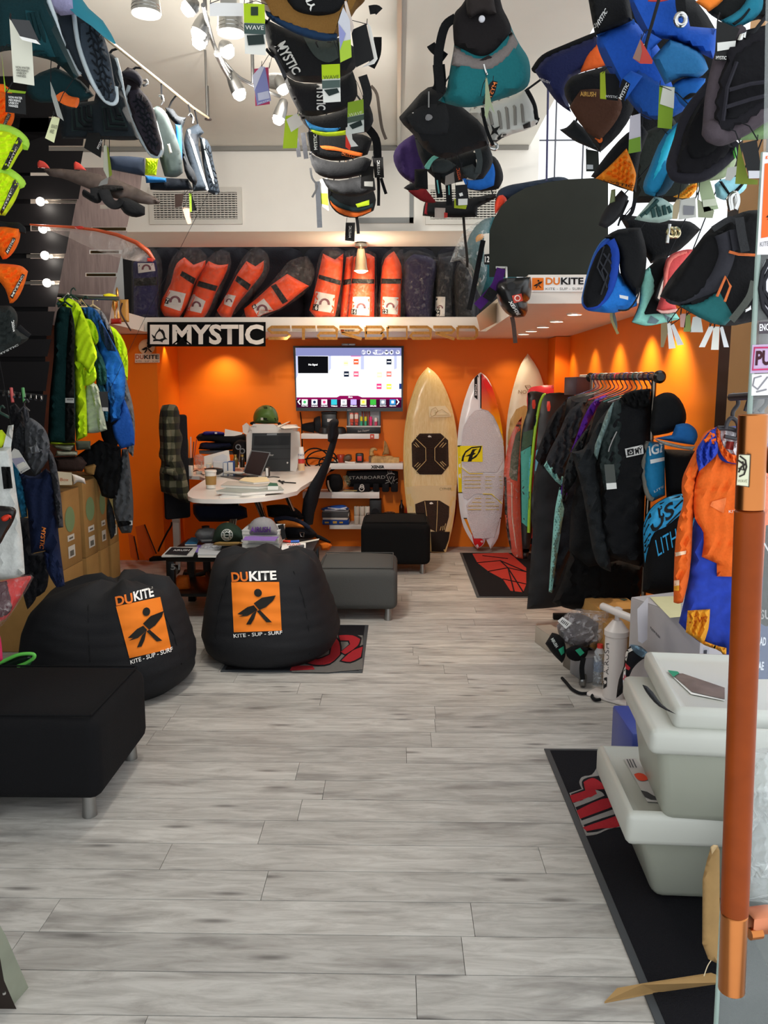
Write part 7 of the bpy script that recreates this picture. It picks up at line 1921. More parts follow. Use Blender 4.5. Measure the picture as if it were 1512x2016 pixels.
decals('star_print', ['C 818,925 845,955 890,935 862,975 880,1010 845,990 815,1010 830,970', 'C 890,1000 935,995 930,1020 905,1025 900,1045 880,1050', 'C 755,1010 790,995 800,1040 775,1035', 'C 1055,930 1110,905 1115,945 1065,960', 'C 830,1045 880,1040 850,1065 825,1065'], surf(bs[0], .008), pap('#141414'), t)
text('P', 'C 898,992 938,990 932,1030 892,1036', surf(bs[0], .009), pap('#cfcfc8'), t)
tube('shackle', [P(*q, 3.2) for q in px('C 815,1100 850,1110 862,1085 840,1068 818,1080')], .007, STEEL, t, sm=True)
strap('strap', 'C 755,800 770,900 800,1000 835,1082', 3.18, 3.4, B2, t)
harness('teal and grey harness with black collar, largest of the second cluster', [('shell', 'C 548,100 600,40 660,-60 880,-60 905,60 950,150 985,240 1035,335 1095,430 1112,530 1092,640 1000,700 850,750 700,796 560,792 425,748 480,690 500,600 520,480 545,330', fab('#1d6a70', .85, .3, 140), 0, .1, 16), ('black_collar', 'C 548,100 600,40 660,-60 880,-60 905,60 950,150 968,222 900,320 830,390 760,418 700,410 620,372 546,338', fab('#1b1819', .9, .3, 140), -.1, .03), ('grey_band', 'C 545,342 620,374 700,412 760,420 830,392 920,320 968,222 1022,322 980,400 900,480 790,535 640,512 524,486', fab('#7b7370', .9, .3, 140), -.09, .015), ('black_flap', 'C 640,-60 830,-60 860,100 800,110 760,95 665,140 640,100', fab('#2a2524'), -.14, .03)], 2.75, [('C 558,130 480,190 440,330 425,480 450,690', 9, -.04, B2), ('C 370,330 400,370 480,430', 9, 0, B2), ('C 430,480 440,620 420,680', 12, .03, B2)], [(0, 'C 730,450 800,410 838,430 815,475 770,495', fab('#26201f'))], (), [(0, 'C 765,480 775,520 790,560', .004, STEEL)])
lathe('button', [(.009, 0), (.009, .005), (.005, .008)], P(750 + 750 / 3.78, 145 / 3.78, 2.52), pla('#c9c9d0'), t, (0, -1, 0), 18)
t, cc = hang_tag('black tag with orange lettering on the teal harness', 'C 810,620 830,600 868,608 850,690 790,785 755,770', 2.5, '#1a1718', 'MYSTIC', 'C 838,610 772,775 800,780 868,618', '#e0783a')
hang_tag('narrow folded tag beside the orange lettered one', 'C 778,575 790,580 820,760 850,850 810,790 790,890 772,860', 2.48, '#8f9a7a')
t, cc = hang_tag('black tag with orange print low in the second cluster', 'C 545,1245 595,1240 610,1350 550,1360', 3.6, '#1a1413', 'MYSTIC', 'C 575,1340 560,1255 585,1250 600,1335', '#c9552c')
hang_tag('grey red tag behind the orange printed black one', 'C 480,1310 560,1270 560,1360 475,1382', 3.65, '#8d857e')
t, cc = hang_tag('black tag with white price label above lime card', 'C 552,1380 640,1372 660,1520 560,1530', 3.5, '#16171a', band=('C 575,1480 645,1478 643,1525 575,1528', '#dcdcd6'))
decal('white_patch', 'C 580,1440 605,1432 612,1455 588,1462', cf(cc, .003), pap('#e6e6e2'), t)
hang_tag('lime card hanging below the white price label', 'C 545,1480 560,1478 640,1530 632,1556 545,1548', 3.52, '#a3b324')
hang_tag('pale grey tag with red end at the bottom of second cluster', 'C 400,1545 480,1548 475,1625 400,1622', 4.6, '#b3a59c', band=('C 470,1580 496,1585 495,1620 470,1622', '#b8322c'))
o = strap('loose_strap', 'C 612,1585 625,1760 640,1900 642,1990', 4.9, 2.6, fab('#2a2522'), None, Y2=4.95)
top(o, 'long dark webbing strap dangling below the second cluster', 'strap')
# ---- right cluster (near, upper right) ----
BLU = fab('#1f56b8', .8, .25, 120)
BLU2 = fab('#1c4f9c', .8, .25, 120)
t = T('hanging_rail', 'steel rail at upper right carrying the blue and black harnesses', 'rail', (1.2, 2.6, 2.75))
tube('rail', [(1.02, 1.7, 2.6), (1.3, 3.5, 2.6)], .012, GREYM, t)
tube('rail', [(.72, 1.9, 2.8), (.78, 3.3, 2.8)], .012, GREYM, t)
tube('ceiling_stem', [(.73, 2.1, 2.8), (.73, 2.1, 3.25)], .008, GREYM, t)
tube('ceiling_stem', [(1.02, 1.72, 2.6), (.94, 1.72, 3.3)], .008, GREYM, t)
tube('wall_bracket', [(1.29, 3.4, 2.6), (1.6, 3.4, 2.6)], .01, GREYM, t)
harness('navy harness with orange patch in the right cluster', [('shell', 'D 5,455 70,370 200,310 400,228 480,300 470,430 280,480 215,560 245,725 160,665 90,575', fab('#1c2148', .85, .3, 120), 0, .09), ('orange_patch', 'D 303,466 340,360 415,278 455,350 478,415 400,442', fab('#dd5f28'), -.085, .015)], 3.1, (), (), [(0, 'AIRUSH', 'D 38,497 108,525 104,542 34,515', '#b9b9c4')], [(0, 'D 5,455 70,375 200,315 400,233', .014, B2)])
harness('black wing shaped harness end under the brown one', [('shell', 'D 168,835 215,820 262,770 350,850 440,985 360,950 260,905', fab('#26282a'), 0, .05)], 3.0)
harness('brown gold lettered harness with black rim in the right cluster', [('shell', 'D 198,575 240,500 285,478 470,428 600,560 650,660 600,800 450,965 430,980 340,850 240,690', B2, 0, .07), ('brown_inside', 'D 232,690 262,640 305,580 440,575 560,630 572,690 520,800 430,905 350,855', fab('#4a2e20', .85, .3, 140), -.075, .015)], 2.85, (), (), [(1, 'AIRUSH', 'D 300,590 405,592 403,624 302,620', '#c99a4a')], [(1, 'D 385,900 410,940 450,985', .008, fab('#d8692c'))])
t, bs = harness('black folded harness with lettering at the top right', [('shell', 'D 345,-60 610,-60 640,130 520,185 398,225 380,140', B2, 0, .08)], 2.5)
text('MYSTIC', 'D 402,148 465,50 478,78 418,180', surf(bs[0], .012), pap('#e2e2e0'), t)
mystic_mark('D 378,150 405,140 412,178 385,188', surf(bs[0], .012), pap('#e2e2e0'), t)
t, bs = harness('bright blue harness with black strap labels, largest of the right cluster', [('shell', 'D 408,240 440,195 500,160 640,130 760,240 850,380 900,560 1000,650 960,720 780,772 720,760 640,680 530,525 440,372', BLU, 0, .09, 16), ('lower_cup', 'D 560,520 680,440 850,545 1000,650 960,720 780,772 720,758 640,672', BLU2, -.075, .03), ('tab', 'D 570,510 630,455 705,490 590,650', fab('#2a66c8'), -.12, .012)], 2.55, (), (), (), [(0, 'D 418,240 470,195 560,162 640,146', .01, BLU2)])
cc = card('strap_label', 'D 540,625 575,505 625,540 585,650', 2.36, pap('#101114'), t, .004)
text('MYSTIC', 'D 548,630 600,530 618,545 568,645', cf(cc), pap('#e9e9e6'), t)
t, bs = harness('upper blue harness with black ring buckle at the top right', [('shell', 'D 605,-60 960,-60 1010,170 1185,185 1165,385 1080,345 880,255 740,235 655,120', fab('#1a4fae', .8, .25, 120), 0, .09), ('teal_cup', 'D 765,375 880,250 1080,340 1128,445 1060,505 960,500 850,545', fab('#2a6ea4', .8, .2, 120), -.05, .07), ('strap_tab', 'D 705,260 735,200 830,255 760,320 770,390 720,390', BLU, -.1, .02), ('lower_tab', 'D 895,550 960,505 1110,505 1100,560 1050,640 985,700 940,660', fab('#2264b4'), -.06, .03), ('red_patch', 'D 738,10 740,-10 880,-10 870,2', fab('#c84a4a'), -.12, .006)], 2.3, [('D 945,-40 950,40 965,110', 10, -.12, B2)])
tube('ring', [P(1050 + (948 + 32 * math.cos(a_)) / 3.2727, (128 + 38 * math.sin(a_)) / 3.2727, 2.14) for a_ in np.linspace(0, 6.283, 17)[:-1]], .006, STEEL, t, 8, closed=True)
inflate('eyelet', 'D 958,640 1010,600 1060,600 1000,640', 2.2, B2, t, .01)
cc = card('strap_label', 'D 680,370 700,270 735,300 715,390', 2.15, pap('#101114'), t, .004)
text('STIC', 'D 690,360 712,280 732,296 710,376', cf(cc), pap('#e9e9e6'), t)
harness('orange and teal harness corner at the upper right edge', [('shell', 'D 1040,-60 1560,-60 1560,160 1450,125 1290,190 1205,135 1125,80', fab('#0f1213'), 0, .06), ('orange_panel', 'D 1045,12 1160,-60 1240,-60 1220,5 1130,75', fab('#e07a2a', .85, .4, 60), -.06, .02), ('teal_panel', 'D 1208,132 1330,60 1395,-40 1480,-40 1475,60 1400,140 1290,188', fab('#1f6f86'), -.06, .02), ('stripe', 'D 1280,150 1340,110 1390,50 1400,60 1350,125 1295,165', fab('#0d1a20'), -.085, .006)], 1.95)
t, bs = harness('dark navy padded harness seen from inside at the right edge', [('shell', 'D 1136,860 1160,600 1200,430 1260,270 1330,210 1420,180 1560,150 1560,700 1350,830 1210,900', fab('#141318'), 0, .06, 12), ('inner_pad', 'D 1210,780 1240,520 1300,330 1420,250 1560,220 1560,620 1400,730 1290,790', fab('#0c0c10'), -.045, .02)], 1.9, (), (), (), [(0, 'D 1560,690 1470,730 1350,810 1220,870 1160,850 1155,800 1180,560 1250,300 1330,215', .022, fab('#4a4248'))])
tubes('panel_seam', [[P(x, y, 1.82) for x, y in px(l)] for l in ('D 1222,780 1250,560 1310,400', 'D 1240,690 1400,640 1560,600', 'D 1260,580 1400,540 1560,520')], .004, fab('#24232a'), t, 5)
inflate('lower_edge', 'D 1200,895 1350,840 1512,752 1560,740 1560,890 1330,905', 1.95, fab('#7d9a6a'), t, .03)
tube('hook', [P(*q, 1.85) for q in px('D 1325,270 1340,235 1360,215 1350,250')], .007, STEEL, t)
t, bs = harness('black padded harness with pale green underside at the right', [('shell', 'D 895,1090 940,950 1000,750 1100,610 1160,550 1172,820 1260,900 1305,950 1150,1105 1000,1145 925,1125', fab('#121115'), 0, .07, 12), ('inner_pad', 'D 985,980 1010,800 1090,680 1150,640 1160,840 1230,920 1120,1020 1010,1030', fab('#0b0b0e'), -.06, .02)], 2.1, (), (), (), [(0, 'D 1150,560 1010,740 950,900 910,1060 940,1120 1040,1125 1150,1085 1300,950', .02, fab('#26252c'))])
inflate('underside', 'D 985,1142 1060,1135 1150,1102 1260,1010 1305,950 1312,1020 1255,1130 1150,1165', 2.15, fab('#9aa886'), t, .04)
inflate('green_tag', 'D 1285,970 1305,945 1310,1010 1295,1025', 2.05, pla('#4aa83a'), t, .004)
harness('turquoise and blue harness fold below the big blue one', [('shell', 'D 706,1205 740,1100 850,860 960,768 985,800 870,1000 905,1110 850,1235 780,1265 720,1245', fab('#1878a4', .7, .25, 120), 0, .08), ('bright_edge', 'D 770,1130 860,880 955,785 985,790 930,880 860,1020 800,1140 740,1200', fab('#2ab4d4', .7, .2, 120), -.07, .02), ('dark_rim', 'D 860,1100 905,1110 930,1130 850,1250 780,1268', fab('#1c3a4c'), -.06, .03)], 2.4)
t, bs = harness('orange ribbed harness with black frame at the lower right cluster', [('shell', 'D 370,1138 470,1000 600,860 700,800 740,860 690,1000 662,1240 560,1210 480,1180', B2, 0, .05), ('orange_rib', 'D 400,1150 500,1060 600,955 650,1080 662,1130 640,1235 560,1200 470,1170', fab('#f28a1c', .8, .2, 90), -.05, .03, 8, (.012, 9.5, 60))], 2.6)
text('MYSTIC', 'D 450,1158 650,1195 645,1212 446,1174', surf(bs[1], .014), pap('#3a2010'), t)
for (lab, s_, Y, c_, kw) in (('lilac and white tag with barcode between orange and brown harness', 'D 622,750 690,730 694,975 612,990', 2.35, '#c4bfc8', dict(band=('D 616,900 690,880 692,975 612,990', '#6f9430'))),
							('green tag with white emblem corner under the blue harness', 'D 812,550 912,562 892,832 800,822', 2.1, '#7a9a2a', dict(band=('D 835,555 910,565 905,700 815,670', '#cfd0c6'))),
							('black tag with barcode label at upper right', 'D 1182,130 1330,185 1240,392 1168,390', 1.85, '#131415', dict(band=('D 1185,275 1305,262 1300,312 1185,330', '#c9cac6'), txt='MYSTIC', tq='D 1178,360 1245,362 1243,384 1176,382', tc_='#d9d9d6')),
							('black lettered tag with lime edge beside the brown harness', 'D 440,470 560,480 545,650 430,638', 2.5, '#121314', dict(band=('D 430,470 462,455 470,640 430,636', '#a6b82c'), txt='MYSTIC', tq='D 468,612 545,618 543,634 466,628', tc_='#d9d9d6')),
							('red black lettered tag on the blue strap label', 'D 640,375 690,250 770,390 765,412 690,410', 2.12, '#b8423a', dict(band=('D 640,375 690,250 700,330 685,400', '#8a6a5e'))),
							('green edged black tag with barcode right of the padded harness', 'D 1335,925 1440,900 1478,1150 1390,1150', 1.8, '#17181a', dict(band=('D 1385,1100 1472,1100 1475,1148 1388,1150', '#bfc0c6'))),
							('olive tag behind the green edged black one', 'D 1325,920 1345,1000 1385,1150 1448,1160 1445,1190 1300,1185', 1.83, '#6e7c2a', {}),
							('grey white folded tag under the padded harness', 'D 1250,1080 1320,1070 1330,1100 1270,1165 1235,1160', 1.9, '#a9a9a4', {}),
							('black tag with price label beside the hanging wire', 'D 338,960 420,975 425,1105 340,1105', 2.9, '#1c211c', dict(band=('D 345,1060 385,1062 385,1090 345,1090', '#a9aeb0')))):
	hang_tag(lab, s_, Y, c_, **kw)
t = T('foil_board', 'large matte dark olive board standing on the right ledge', 'board', mid('p 963,545 1200,545', 4.75))
card('deck', 'g 520,985 520,640 525,520 560,420 640,280 740,180 880,100 1090,45 1300,15 1600,0 1700,10 1700,985', 4.75, mat('matte_board', '#23261f', .7, 0, 8, 0, .2, .3), t, .07, sm=False)
o = inflate('navy_bag', 'g 580,220 610,130 700,80 850,50 1050,15 1200,-10 1300,10 1330,60 1100,90 880,150 700,250', 5.0, fab('#1f2a3a'), None, .08)
top(o, 'navy padded bag peeking out behind the dark board', 'bag')
o = inflate('red_bag', 'g 575,330 580,230 610,180 655,170 690,205 690,260 580,360', 4.9, fab('#c83a22', .6), None, .05)
top(o, 'bright red bag end left of the dark board', 'bag')
o = tube('hanging_wire', [(P(1080, 120, 4.7).x, 4.7, 3.25), P(1079, 175, 4.7), P(1076, 356, 4.8)], .006, fab('#4a4a6a'), None)
top(o, 'thin dark wire hanging in front of the bright glazing', 'wire')
t = T('helmet', 'black helmet with white lettering hanging below the dark board', 'helmet', mid('g 590,1100 900,1380', 4.4))
hb = inflate('shell', 'g 580,1080 600,1030 660,1000 760,990 930,985 925,1200 890,1230 900,1320 870,1375 790,1388 720,1365 650,1300 600,1200', 4.47, pla('#0e0e0f', .3), t, .12, .1, 26, n=150)
f = surf(hb, .004)
text('XENSR', 'g 708,1228 800,1375 832,1355 745,1222', f, pap('#e9e9e6'), t, .02)
decal('red_sticker', 'g 745,1170 840,1148 855,1220 765,1245', f, pap('#c84a3c'), t)
tubes('sticker_ring', [[surf(hb, .006)(860 + (800 + 26 * math.cos(a_)) / 5.04, 350 + (1195 + 26 * math.sin(a_)) / 5.04) for a_ in np.linspace(0, 6.283, 15)]], .003, pap('#f0d8cc'), t, 5)
lathe('vent_hole', [(.022, 0), (.022, .004)], f(860 + 738 / 5.04, 350 + 1075 / 5.04), pla('#020202'), t, (0, -1, 0), 14)
strap('chin_strap', 'g 745,1380 760,1450 772,1560 780,1640', 4.47, 4.2, fab('#4a3a34'), t)
tube('hook', [P(*q, 4.742 if q[1] < 530 else 4.5) for q in px('g 585,890 690,890 692,1000 680,1050')], .006, pap('#d8d8d4'), t)
card('tag', 'g 690,1000 780,995 772,1020 690,1050', 4.25, pap('#3a3a3a'), t, .002)
# ---- lower right buckets ----
t, bs = harness('blue bucket shaped harness with black quilted inside, hanging low right', [('outer', 'E 428,730 440,640 470,520 520,400 575,345 620,345 650,420 650,550 745,685 750,745 620,785 520,780 450,765', fab('#1d6fc4', .7, .3, 120), 0, .09, 12), ('inside', 'E 438,722 452,620 490,500 540,400 590,365 615,430 605,580 570,690 520,745 460,755', fab('#0c0d10'), -.095, .02), ('black_strap_body', 'E 560,345 640,300 770,290 805,420 790,590 745,690 655,560 640,420', B2, -.03, .07)], 2.7, [('E 640,770 700,765 750,700 765,640', 1.6, -.1, B1), ('E 600,780 605,830 640,908', 2.6, .0, fab('#8a7f55')), ('E 610,780 625,840 628,880', 3, .02, fab('#6a6f6a'))], (), (), [(1, 'E 430,725 450,620 490,490 545,390 600,352', .008, fab('#2a4fa8')), (1, 'E 600,352 632,420 636,500 625,600 590,690 530,755 470,768 432,740', .017, fab('#1c3f9a'))])
f = surf(bs[1], .004)
tubes('quilt', [[f(*q) for q in px(l)] for l in ('E 560,400 520,520 560,600', 'E 590,440 545,540 575,640', 'E 530,480 580,560 540,680', 'E 555,440 600,500')], .003, fab('#2e3036'), t, 5)
cc = card('label', 'E 648,680 700,690 698,710 650,698', 2.55, pap('#cfd3d6'), t, .003)
t, bs = harness('mint and black harness between the blue bucket and red one', [('shell', 'E 718,840 760,740 780,560 822,515 900,460 960,470 900,600 870,700 980,790 1000,820 900,845 800,862', fab('#101113'), 0, .07), ('mint_rim', 'E 720,838 765,740 782,560 822,520 850,570 858,650 820,740 800,790 870,780 980,790 1000,822 900,845 800,860', fab('#8fd4c4', .8, .2, 120), -.06, .02)], 2.75)
decals('dark_wave', ['E 830,800 880,830 860,850 810,845', 'E 900,790 960,820 930,838'], surf(bs[1], .004), fab('#6a7f86'), t)
harness('coral red harness half hidden behind the black bucket', [('shell', 'E 862,770 900,640 918,480 960,440 1050,415 1090,420 1000,560 965,700 985,770 890,786', fab('#cf5050', .8, .3, 120), 0, .07), ('bright_rim', 'E 900,660 925,490 960,450 1040,425 1040,445 970,480 940,560 930,660', fab('#e87a70', .8, .2, 120), -.06, .012), ('pale_hem', 'E 865,765 900,770 985,760 985,778 890,788', fab('#e6b0a8'), -.06, .01)], 2.65)
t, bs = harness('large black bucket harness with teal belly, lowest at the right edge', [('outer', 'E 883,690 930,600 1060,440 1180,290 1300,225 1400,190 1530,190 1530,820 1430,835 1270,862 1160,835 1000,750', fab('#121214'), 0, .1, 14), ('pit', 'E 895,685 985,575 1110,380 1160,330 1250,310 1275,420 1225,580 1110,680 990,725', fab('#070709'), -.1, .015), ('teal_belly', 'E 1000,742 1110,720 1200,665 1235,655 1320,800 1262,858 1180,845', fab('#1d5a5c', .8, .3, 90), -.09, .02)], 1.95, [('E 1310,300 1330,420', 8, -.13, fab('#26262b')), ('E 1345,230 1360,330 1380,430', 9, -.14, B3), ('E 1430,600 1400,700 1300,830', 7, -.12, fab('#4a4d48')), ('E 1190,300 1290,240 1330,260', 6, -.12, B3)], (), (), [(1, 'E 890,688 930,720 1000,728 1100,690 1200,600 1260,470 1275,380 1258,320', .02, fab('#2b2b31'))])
tubes('orange_piping', [[P(x, y, 1.82) for x, y in px(l)] for l in ('E 1215,690 1265,575 1293,630 1260,720', 'E 1285,430 1340,445 1450,450')], .003, fab('#c86a3a'), t, 5)
inflate('buckle', 'E 1372,765 1412,740 1415,765 1380,782', 1.8, met('#c9c9c9', .3), t, .01)
tube('ring', [P(x, y, 2.0) for x, y in px('E 1300,190 1290,120 1320,95 1330,140 1315,185')], .008, STEEL, t, sm=True)
harness('white and cyan striped harness below the turquoise one', [('shell', 'E 1200,40 1240,10 1390,-10 1385,60 1320,110 1255,130 1210,110', fab('#9fdcea', .7, .2, 90), 0, .05), ('black_v', 'E 1225,20 1245,20 1295,95 1360,30 1375,35 1300,125', B2, -.05, .012)], 2.3)
tube('hook', [P(x, y, 2.28) for x, y in px('E 1280,110 1290,140 1300,190')], .008, STEEL, t)
t, bs = harness('orange ribbed edge harness at the right below the dark padded one', [('shell', 'E 960,110 1000,90 1070,20 1105,-30 1110,40 1085,85 1050,118', fab('#f2a02c', .8, .2, 90), 0, .03, 8, (.01, 8, 60))], 2.45)
t, bs = harness('pale mint striped harness panel under the turquoise fold', [('shell', 'E 735,242 790,180 850,110 900,120 965,165 965,235 880,262', fab('#a9c2b8', .8, .2, 90), 0, .05)], 2.45)
f = surf(bs[0], .004)
tubes('stripe', [[f(*q) for q in px(l)] for l in ('E 770,225 860,150 880,200', 'E 800,210 870,130', 'E 840,180 850,230', 'E 870,170 885,225', 'E 905,160 915,215', 'E 930,165 945,205')], .006, fab('#33504e'), t, 5)
harness('dark grey strap bundle hanging left of the blue bucket', [('shell', 'E 525,275 545,220 590,150 660,70 700,110 680,180 620,260 570,295', fab('#2a2a2c'), 0, .05), ('olive_tab', 'E 590,150 600,70 625,65 625,140', fab('#7a8460'), -.04, .012)], 2.6, [('E 700,130 660,220 640,280', 2, -.03, B2), ('E 740,120 720,200 680,240', 4, .03, B1)])
for i, (s_, c_) in enumerate((('E 890,850 925,840 930,900 905,985 888,985', '#8a7a5a'), ('E 925,840 945,845 975,990 935,995', '#e6e4e0'), ('E 945,850 965,850 1022,970 985,975', '#d8dadb'), ('E 1000,790 1035,790 1030,870 1002,868', '#d8a8a0'), ('E 1035,795 1060,795 1065,895 1020,895', '#8a9a5a'), ('E 1075,810 1120,800 1135,898 1060,898', '#dfe3de'), ('E 1170,860 1200,865 1145,985 1110,985', '#f2f2ee'), ('E 1195,865 1230,865 1225,1000 1180,1000', '#f0f0e6'), ('E 1230,865 1250,865 1285,985 1255,985', '#eceef0'))):
	hang_tag(['folded tan tag, leftmost under the mint harness', 'white tag, middle one under the mint harness', 'pale tag slanting right under the mint harness', 'pinkish tag under the coral harness', 'olive tag under the coral harness', 'white green tag right of the olive one under the coral harness', 'white tag slanting left under the black bucket harness', 'white tag hanging straight under the black bucket harness', 'white tag slanting right under the black bucket harness'][i], s_, 2.2 if i < 3 else 2.05, c_)
for i, (s_, c_, b_) in enumerate((('E 960,160 985,120 1010,125 985,240 955,240', '#b8a888', None), ('E 1000,130 1090,110 1095,230 990,245', '#cfcfc9', ('E 1020,160 1085,165 1080,215 1020,215', '#8a8a90')), ('E 1100,20 1170,0 1225,180 1140,200', '#a8b894', ('E 1130,130 1210,120 1215,160 1135,170', '#d0d6c0')), ('E 1100,120 1200,190 1190,235 1105,230', '#9aa084', None))):
	hang_tag(['tan folded tag in the bunch below the turquoise harness', 'white grey tag in the bunch below the turquoise harness', 'grey green lettered tag with barcode at the lower right', 'olive grey tag below the grey green lettered tag'][i], s_, 2.2, c_, band=b_)
o = T('ring_hooks', 'pair of chrome ring hooks between the tags at lower right', 'hook', mid('E 920,290 1000,380', 2.4))
for x in (950, 975):
	tube('ring', [P(1000 + (x + 22 * math.cos(a_)) / 2.953, 350 + (318 + 26 * math.sin(a_)) / 2.953, 2.4 + .01 * (x > 960)) for a_ in np.linspace(0, 6.283, 17)[:-1]], .005, met('#d8c8a0', .2), o, 6, closed=True)
tube('stem', [P(1000 + 940 / 2.953, 350 + 270 / 2.953, 2.4), P(1000 + 925 / 2.953, 350 + 380 / 2.953, 2.4)], .005, STEEL, o)
# ======================= RIGHT SIDE =======================
# ---- kiteboards standing left of the garment rack ----
CORAL = mat('orange_board', '#c8482c', .35, 0, 12, 0, .25)
def kb(lab, s, Y, m, decs=(), edge=None, film_=False):
	t = T('kiteboard', lab, 'kiteboard', mid(s, Y))
	b = inflate('deck', s, Y, m, t, .02, .02, 8, ay=-.04, n=130)
	for s_, m_ in decs:
		decal('print_area', s_, surf(b, .004), m_, t, n=60)
	if edge:
		f = surf(b, .004)
		tube('edge', [f(*q) for q in px(edge[0])], edge[1], edge[2], t, sm=True)
	if film_:
		inflate('plastic_wrap', s, Y, film('#f6e6e0', .14, .1, 1, 20), t, .035, .03, 8, ay=-.04, wr=(.004, 9, 80))
	return t, b
kb('red topped kiteboard, rearmost of the standing row', 'L 1150,600 1148,420 1170,375 1220,358 1440,358 1490,380 1500,430 1480,1700 1150,1750', 7.32, pla('#c82a36', .35), [('L 1365,332 1420,330 1420,352 1365,352', pla('#a81f2a'))])
t, b = kb('orange kiteboard in clear wrap, leftmost of the standing row', 'L 1100,620 1060,680 1000,800 970,920 945,1080 945,1300 960,1560 1000,1780 1040,1850 1110,1868 1090,1500 1085,1200 1085,900', 7.12, CORAL, [('L 1085,690 1040,800 1005,960 990,1140 1005,1170 1060,1190 1075,960 1095,760', fab('#4d5a4a')), ('L 945,1150 965,1150 975,1500 1010,1780 1000,1790 960,1600 942,1300', fab('#2a2422'))], None, True)
tubes('white_trim', [[surf(b, .006)(*q) for q in px('L 1010,1200 1015,1500 1060,1850')]], .006, pap('#d8b8a8'), t)
t, b = kb('black kiteboard with lime edge and turquoise print, middle of the row', 'L 1150,560 1150,420 1180,402 1260,408 1330,425 1290,500 1230,800 1190,1240 1190,1640 1150,1868 1110,1868 1090,1500 1088,900 1110,700', 7.02, pla('#141416', .4), [('L 1112,760 1200,735 1185,870 1095,925', fab('#3f5a48', .6)), ('L 1092,930 1180,880 1160,1600 1100,1550', fab('#4aa39a', .5)), ('L 1165,980 1182,960 1172,1330 1150,1340', fab('#62bccb', .5))], ('L 1340,420 1290,440 1262,500 1240,600 1215,760 1190,1000 1172,1240 1165,1450 1160,1640', .014, pla('#a4d83a', .4)))
f = surf(b, .005)
decal('red_emblem', 'L 1192,480 1215,475 1222,520 1215,555 1195,555 1188,520', f, pla('#d8402c'), t)
decals('edge_band', ['L 1222,620 1246,620 1232,705 1210,705', 'L 1160,1280 1190,1280 1188,1440 1158,1440'], surf(b, .012), pla('#1f2c44'), t)
t, b = kb('black kiteboard with red emblem, rightmost of the standing row', 'L 1270,520 1300,440 1340,418 1560,425 1600,700 1560,1300 1250,1700 1200,1640 1200,1200 1235,800', 6.9, pla('#121214', .4), [('L 1225,920 1262,900 1250,1100 1215,1100', fab('#5a9ab8', .5))])
decal('red_emblem', 'L 1322,490 1345,488 1352,535 1345,575 1325,577 1318,535', surf(b, .005), pla('#d8402c'), t)
# ---- garment rack ----
t = T('garment_rack', 'black topped garment rack with dark garments along the orange wall', 'clothes rack', (1.27, 4.4, 0))
ra, rb = P(1163, 743, 5.25), P(1296, 742, 4.0)
tube('bar', [ra, rb], .018, pla('#15110f', .3), t, 12)
lathe('end_knob', [(.018, -.01), (.03, 0), (.032, .02), (.02, .035)], rb, pla('#15110f', .3), t, rb - ra, 16)
lathe('end_knob', [(.018, -.01), (.03, 0), (.02, .03)], ra, pla('#15110f', .3), t, ra - rb, 16)
for q in (Vector((P(1287, 760, 4.1).x, 4.1, 0)), Vector((ra.x, 5.2, 0))):
	tube('post', [(q.x, q.y, .03), (q.x, q.y, ra.z - .005)], .013, met('#8d8478', .3), t, 10)
	box('foot', (q.x - .02, q.y, .02), (.36, .04, .04), BLK, t, 0, .005)
HC = ['#3d4a78', '#8a3040', '#2f6a6a', '#9a9aa0', '#55303a', '#3a3f70', '#b03a4a', '#2a2a2c']
for i in range(14):
	k = i / 13
	p = ra.lerp(rb, .08 + .84 * k)
	o = tube('clothes_hanger', [p + Vector(v) for v in ((.012, .0, -.02), (.02, 0, 0), (.012, 0, .02), (-.012, 0, .02), (-.02, 0, .0), (-.004, 0, -.03), (-.004, 0, -.07), (-.16, .02, -.13))], .0035, pla(HC[i % 8]), None, 6, sm=True)
	top(o, 'coloured clothes hanger on the rack bar among the dark garments', 'hanger', 'hangers on the rack bar')
G1, G2, G3, G4 = (fab(c, .9, .4, 110) for c in ('#1c1d20', '#26272b', '#141517', '#1f2224'))
SF = [(.012, 17, 10), (.007, 9, -12)]
cloth('poncho', 'black kelp patterned poncho, farthest left on the rack', 'poncho', [('body', 'N 400,290 480,225 640,200 640,1500 420,1780 330,1800 140,1812 150,1700 190,1100 195,850 230,700 300,420', mat('patterned_towel', '#1d1e21', .9, 0, 9, .3, .8), 0, .08, SF, 180), ('sleeve', 'N 440,240 400,290 320,400 240,580 203,690 245,745 330,620 420,400', G1, -.07, .04)], 5.0)
t, bs = cloth('poncho', 'dark grey towelling poncho with mint dotted trim', 'poncho', [('body', 'N 470,250 640,210 640,900 420,1500 330,1700 300,1690 330,1300 400,900', G2, 0, .07, SF, 160), ('sleeve', 'N 600,240 460,330 380,500 285,690 275,745 400,885 412,830 480,630 560,420', G2, -.08, .05), ('mint_cuff', 'N 290,705 412,828 402,895 355,860 266,745', mat('mint_dots', '#7fb5ae', .9, 0, 60, .2, .3), -.1, .02), ('mint_trim', 'N 385,900 418,960 398,1200 360,1460 328,1690 304,1680 330,1300 352,1060', mat('mint_dots', '#7fb5ae', .9, 0, 60, .2, .3), -.09, .02)], 4.75)
for i in (2, 3):
	f = surf(bs[i], .004)
	V, F, d, a = tri(px(['N 290,705 412,828 402,895 355,860 266,745', 'N 385,900 418,960 398,1200 360,1460 328,1690 304,1680 330,1300 352,1060'][i - 2]), step=5.2)
	decals('dot', [[(x + .9 * math.cos(a_), y + .9 * math.sin(a_)) for a_ in (0, 1.57, 3.14, 4.71)] for (x, y), dd in zip(V, d) if dd > 1.2], f, pap('#22332f'), t, False, 2)
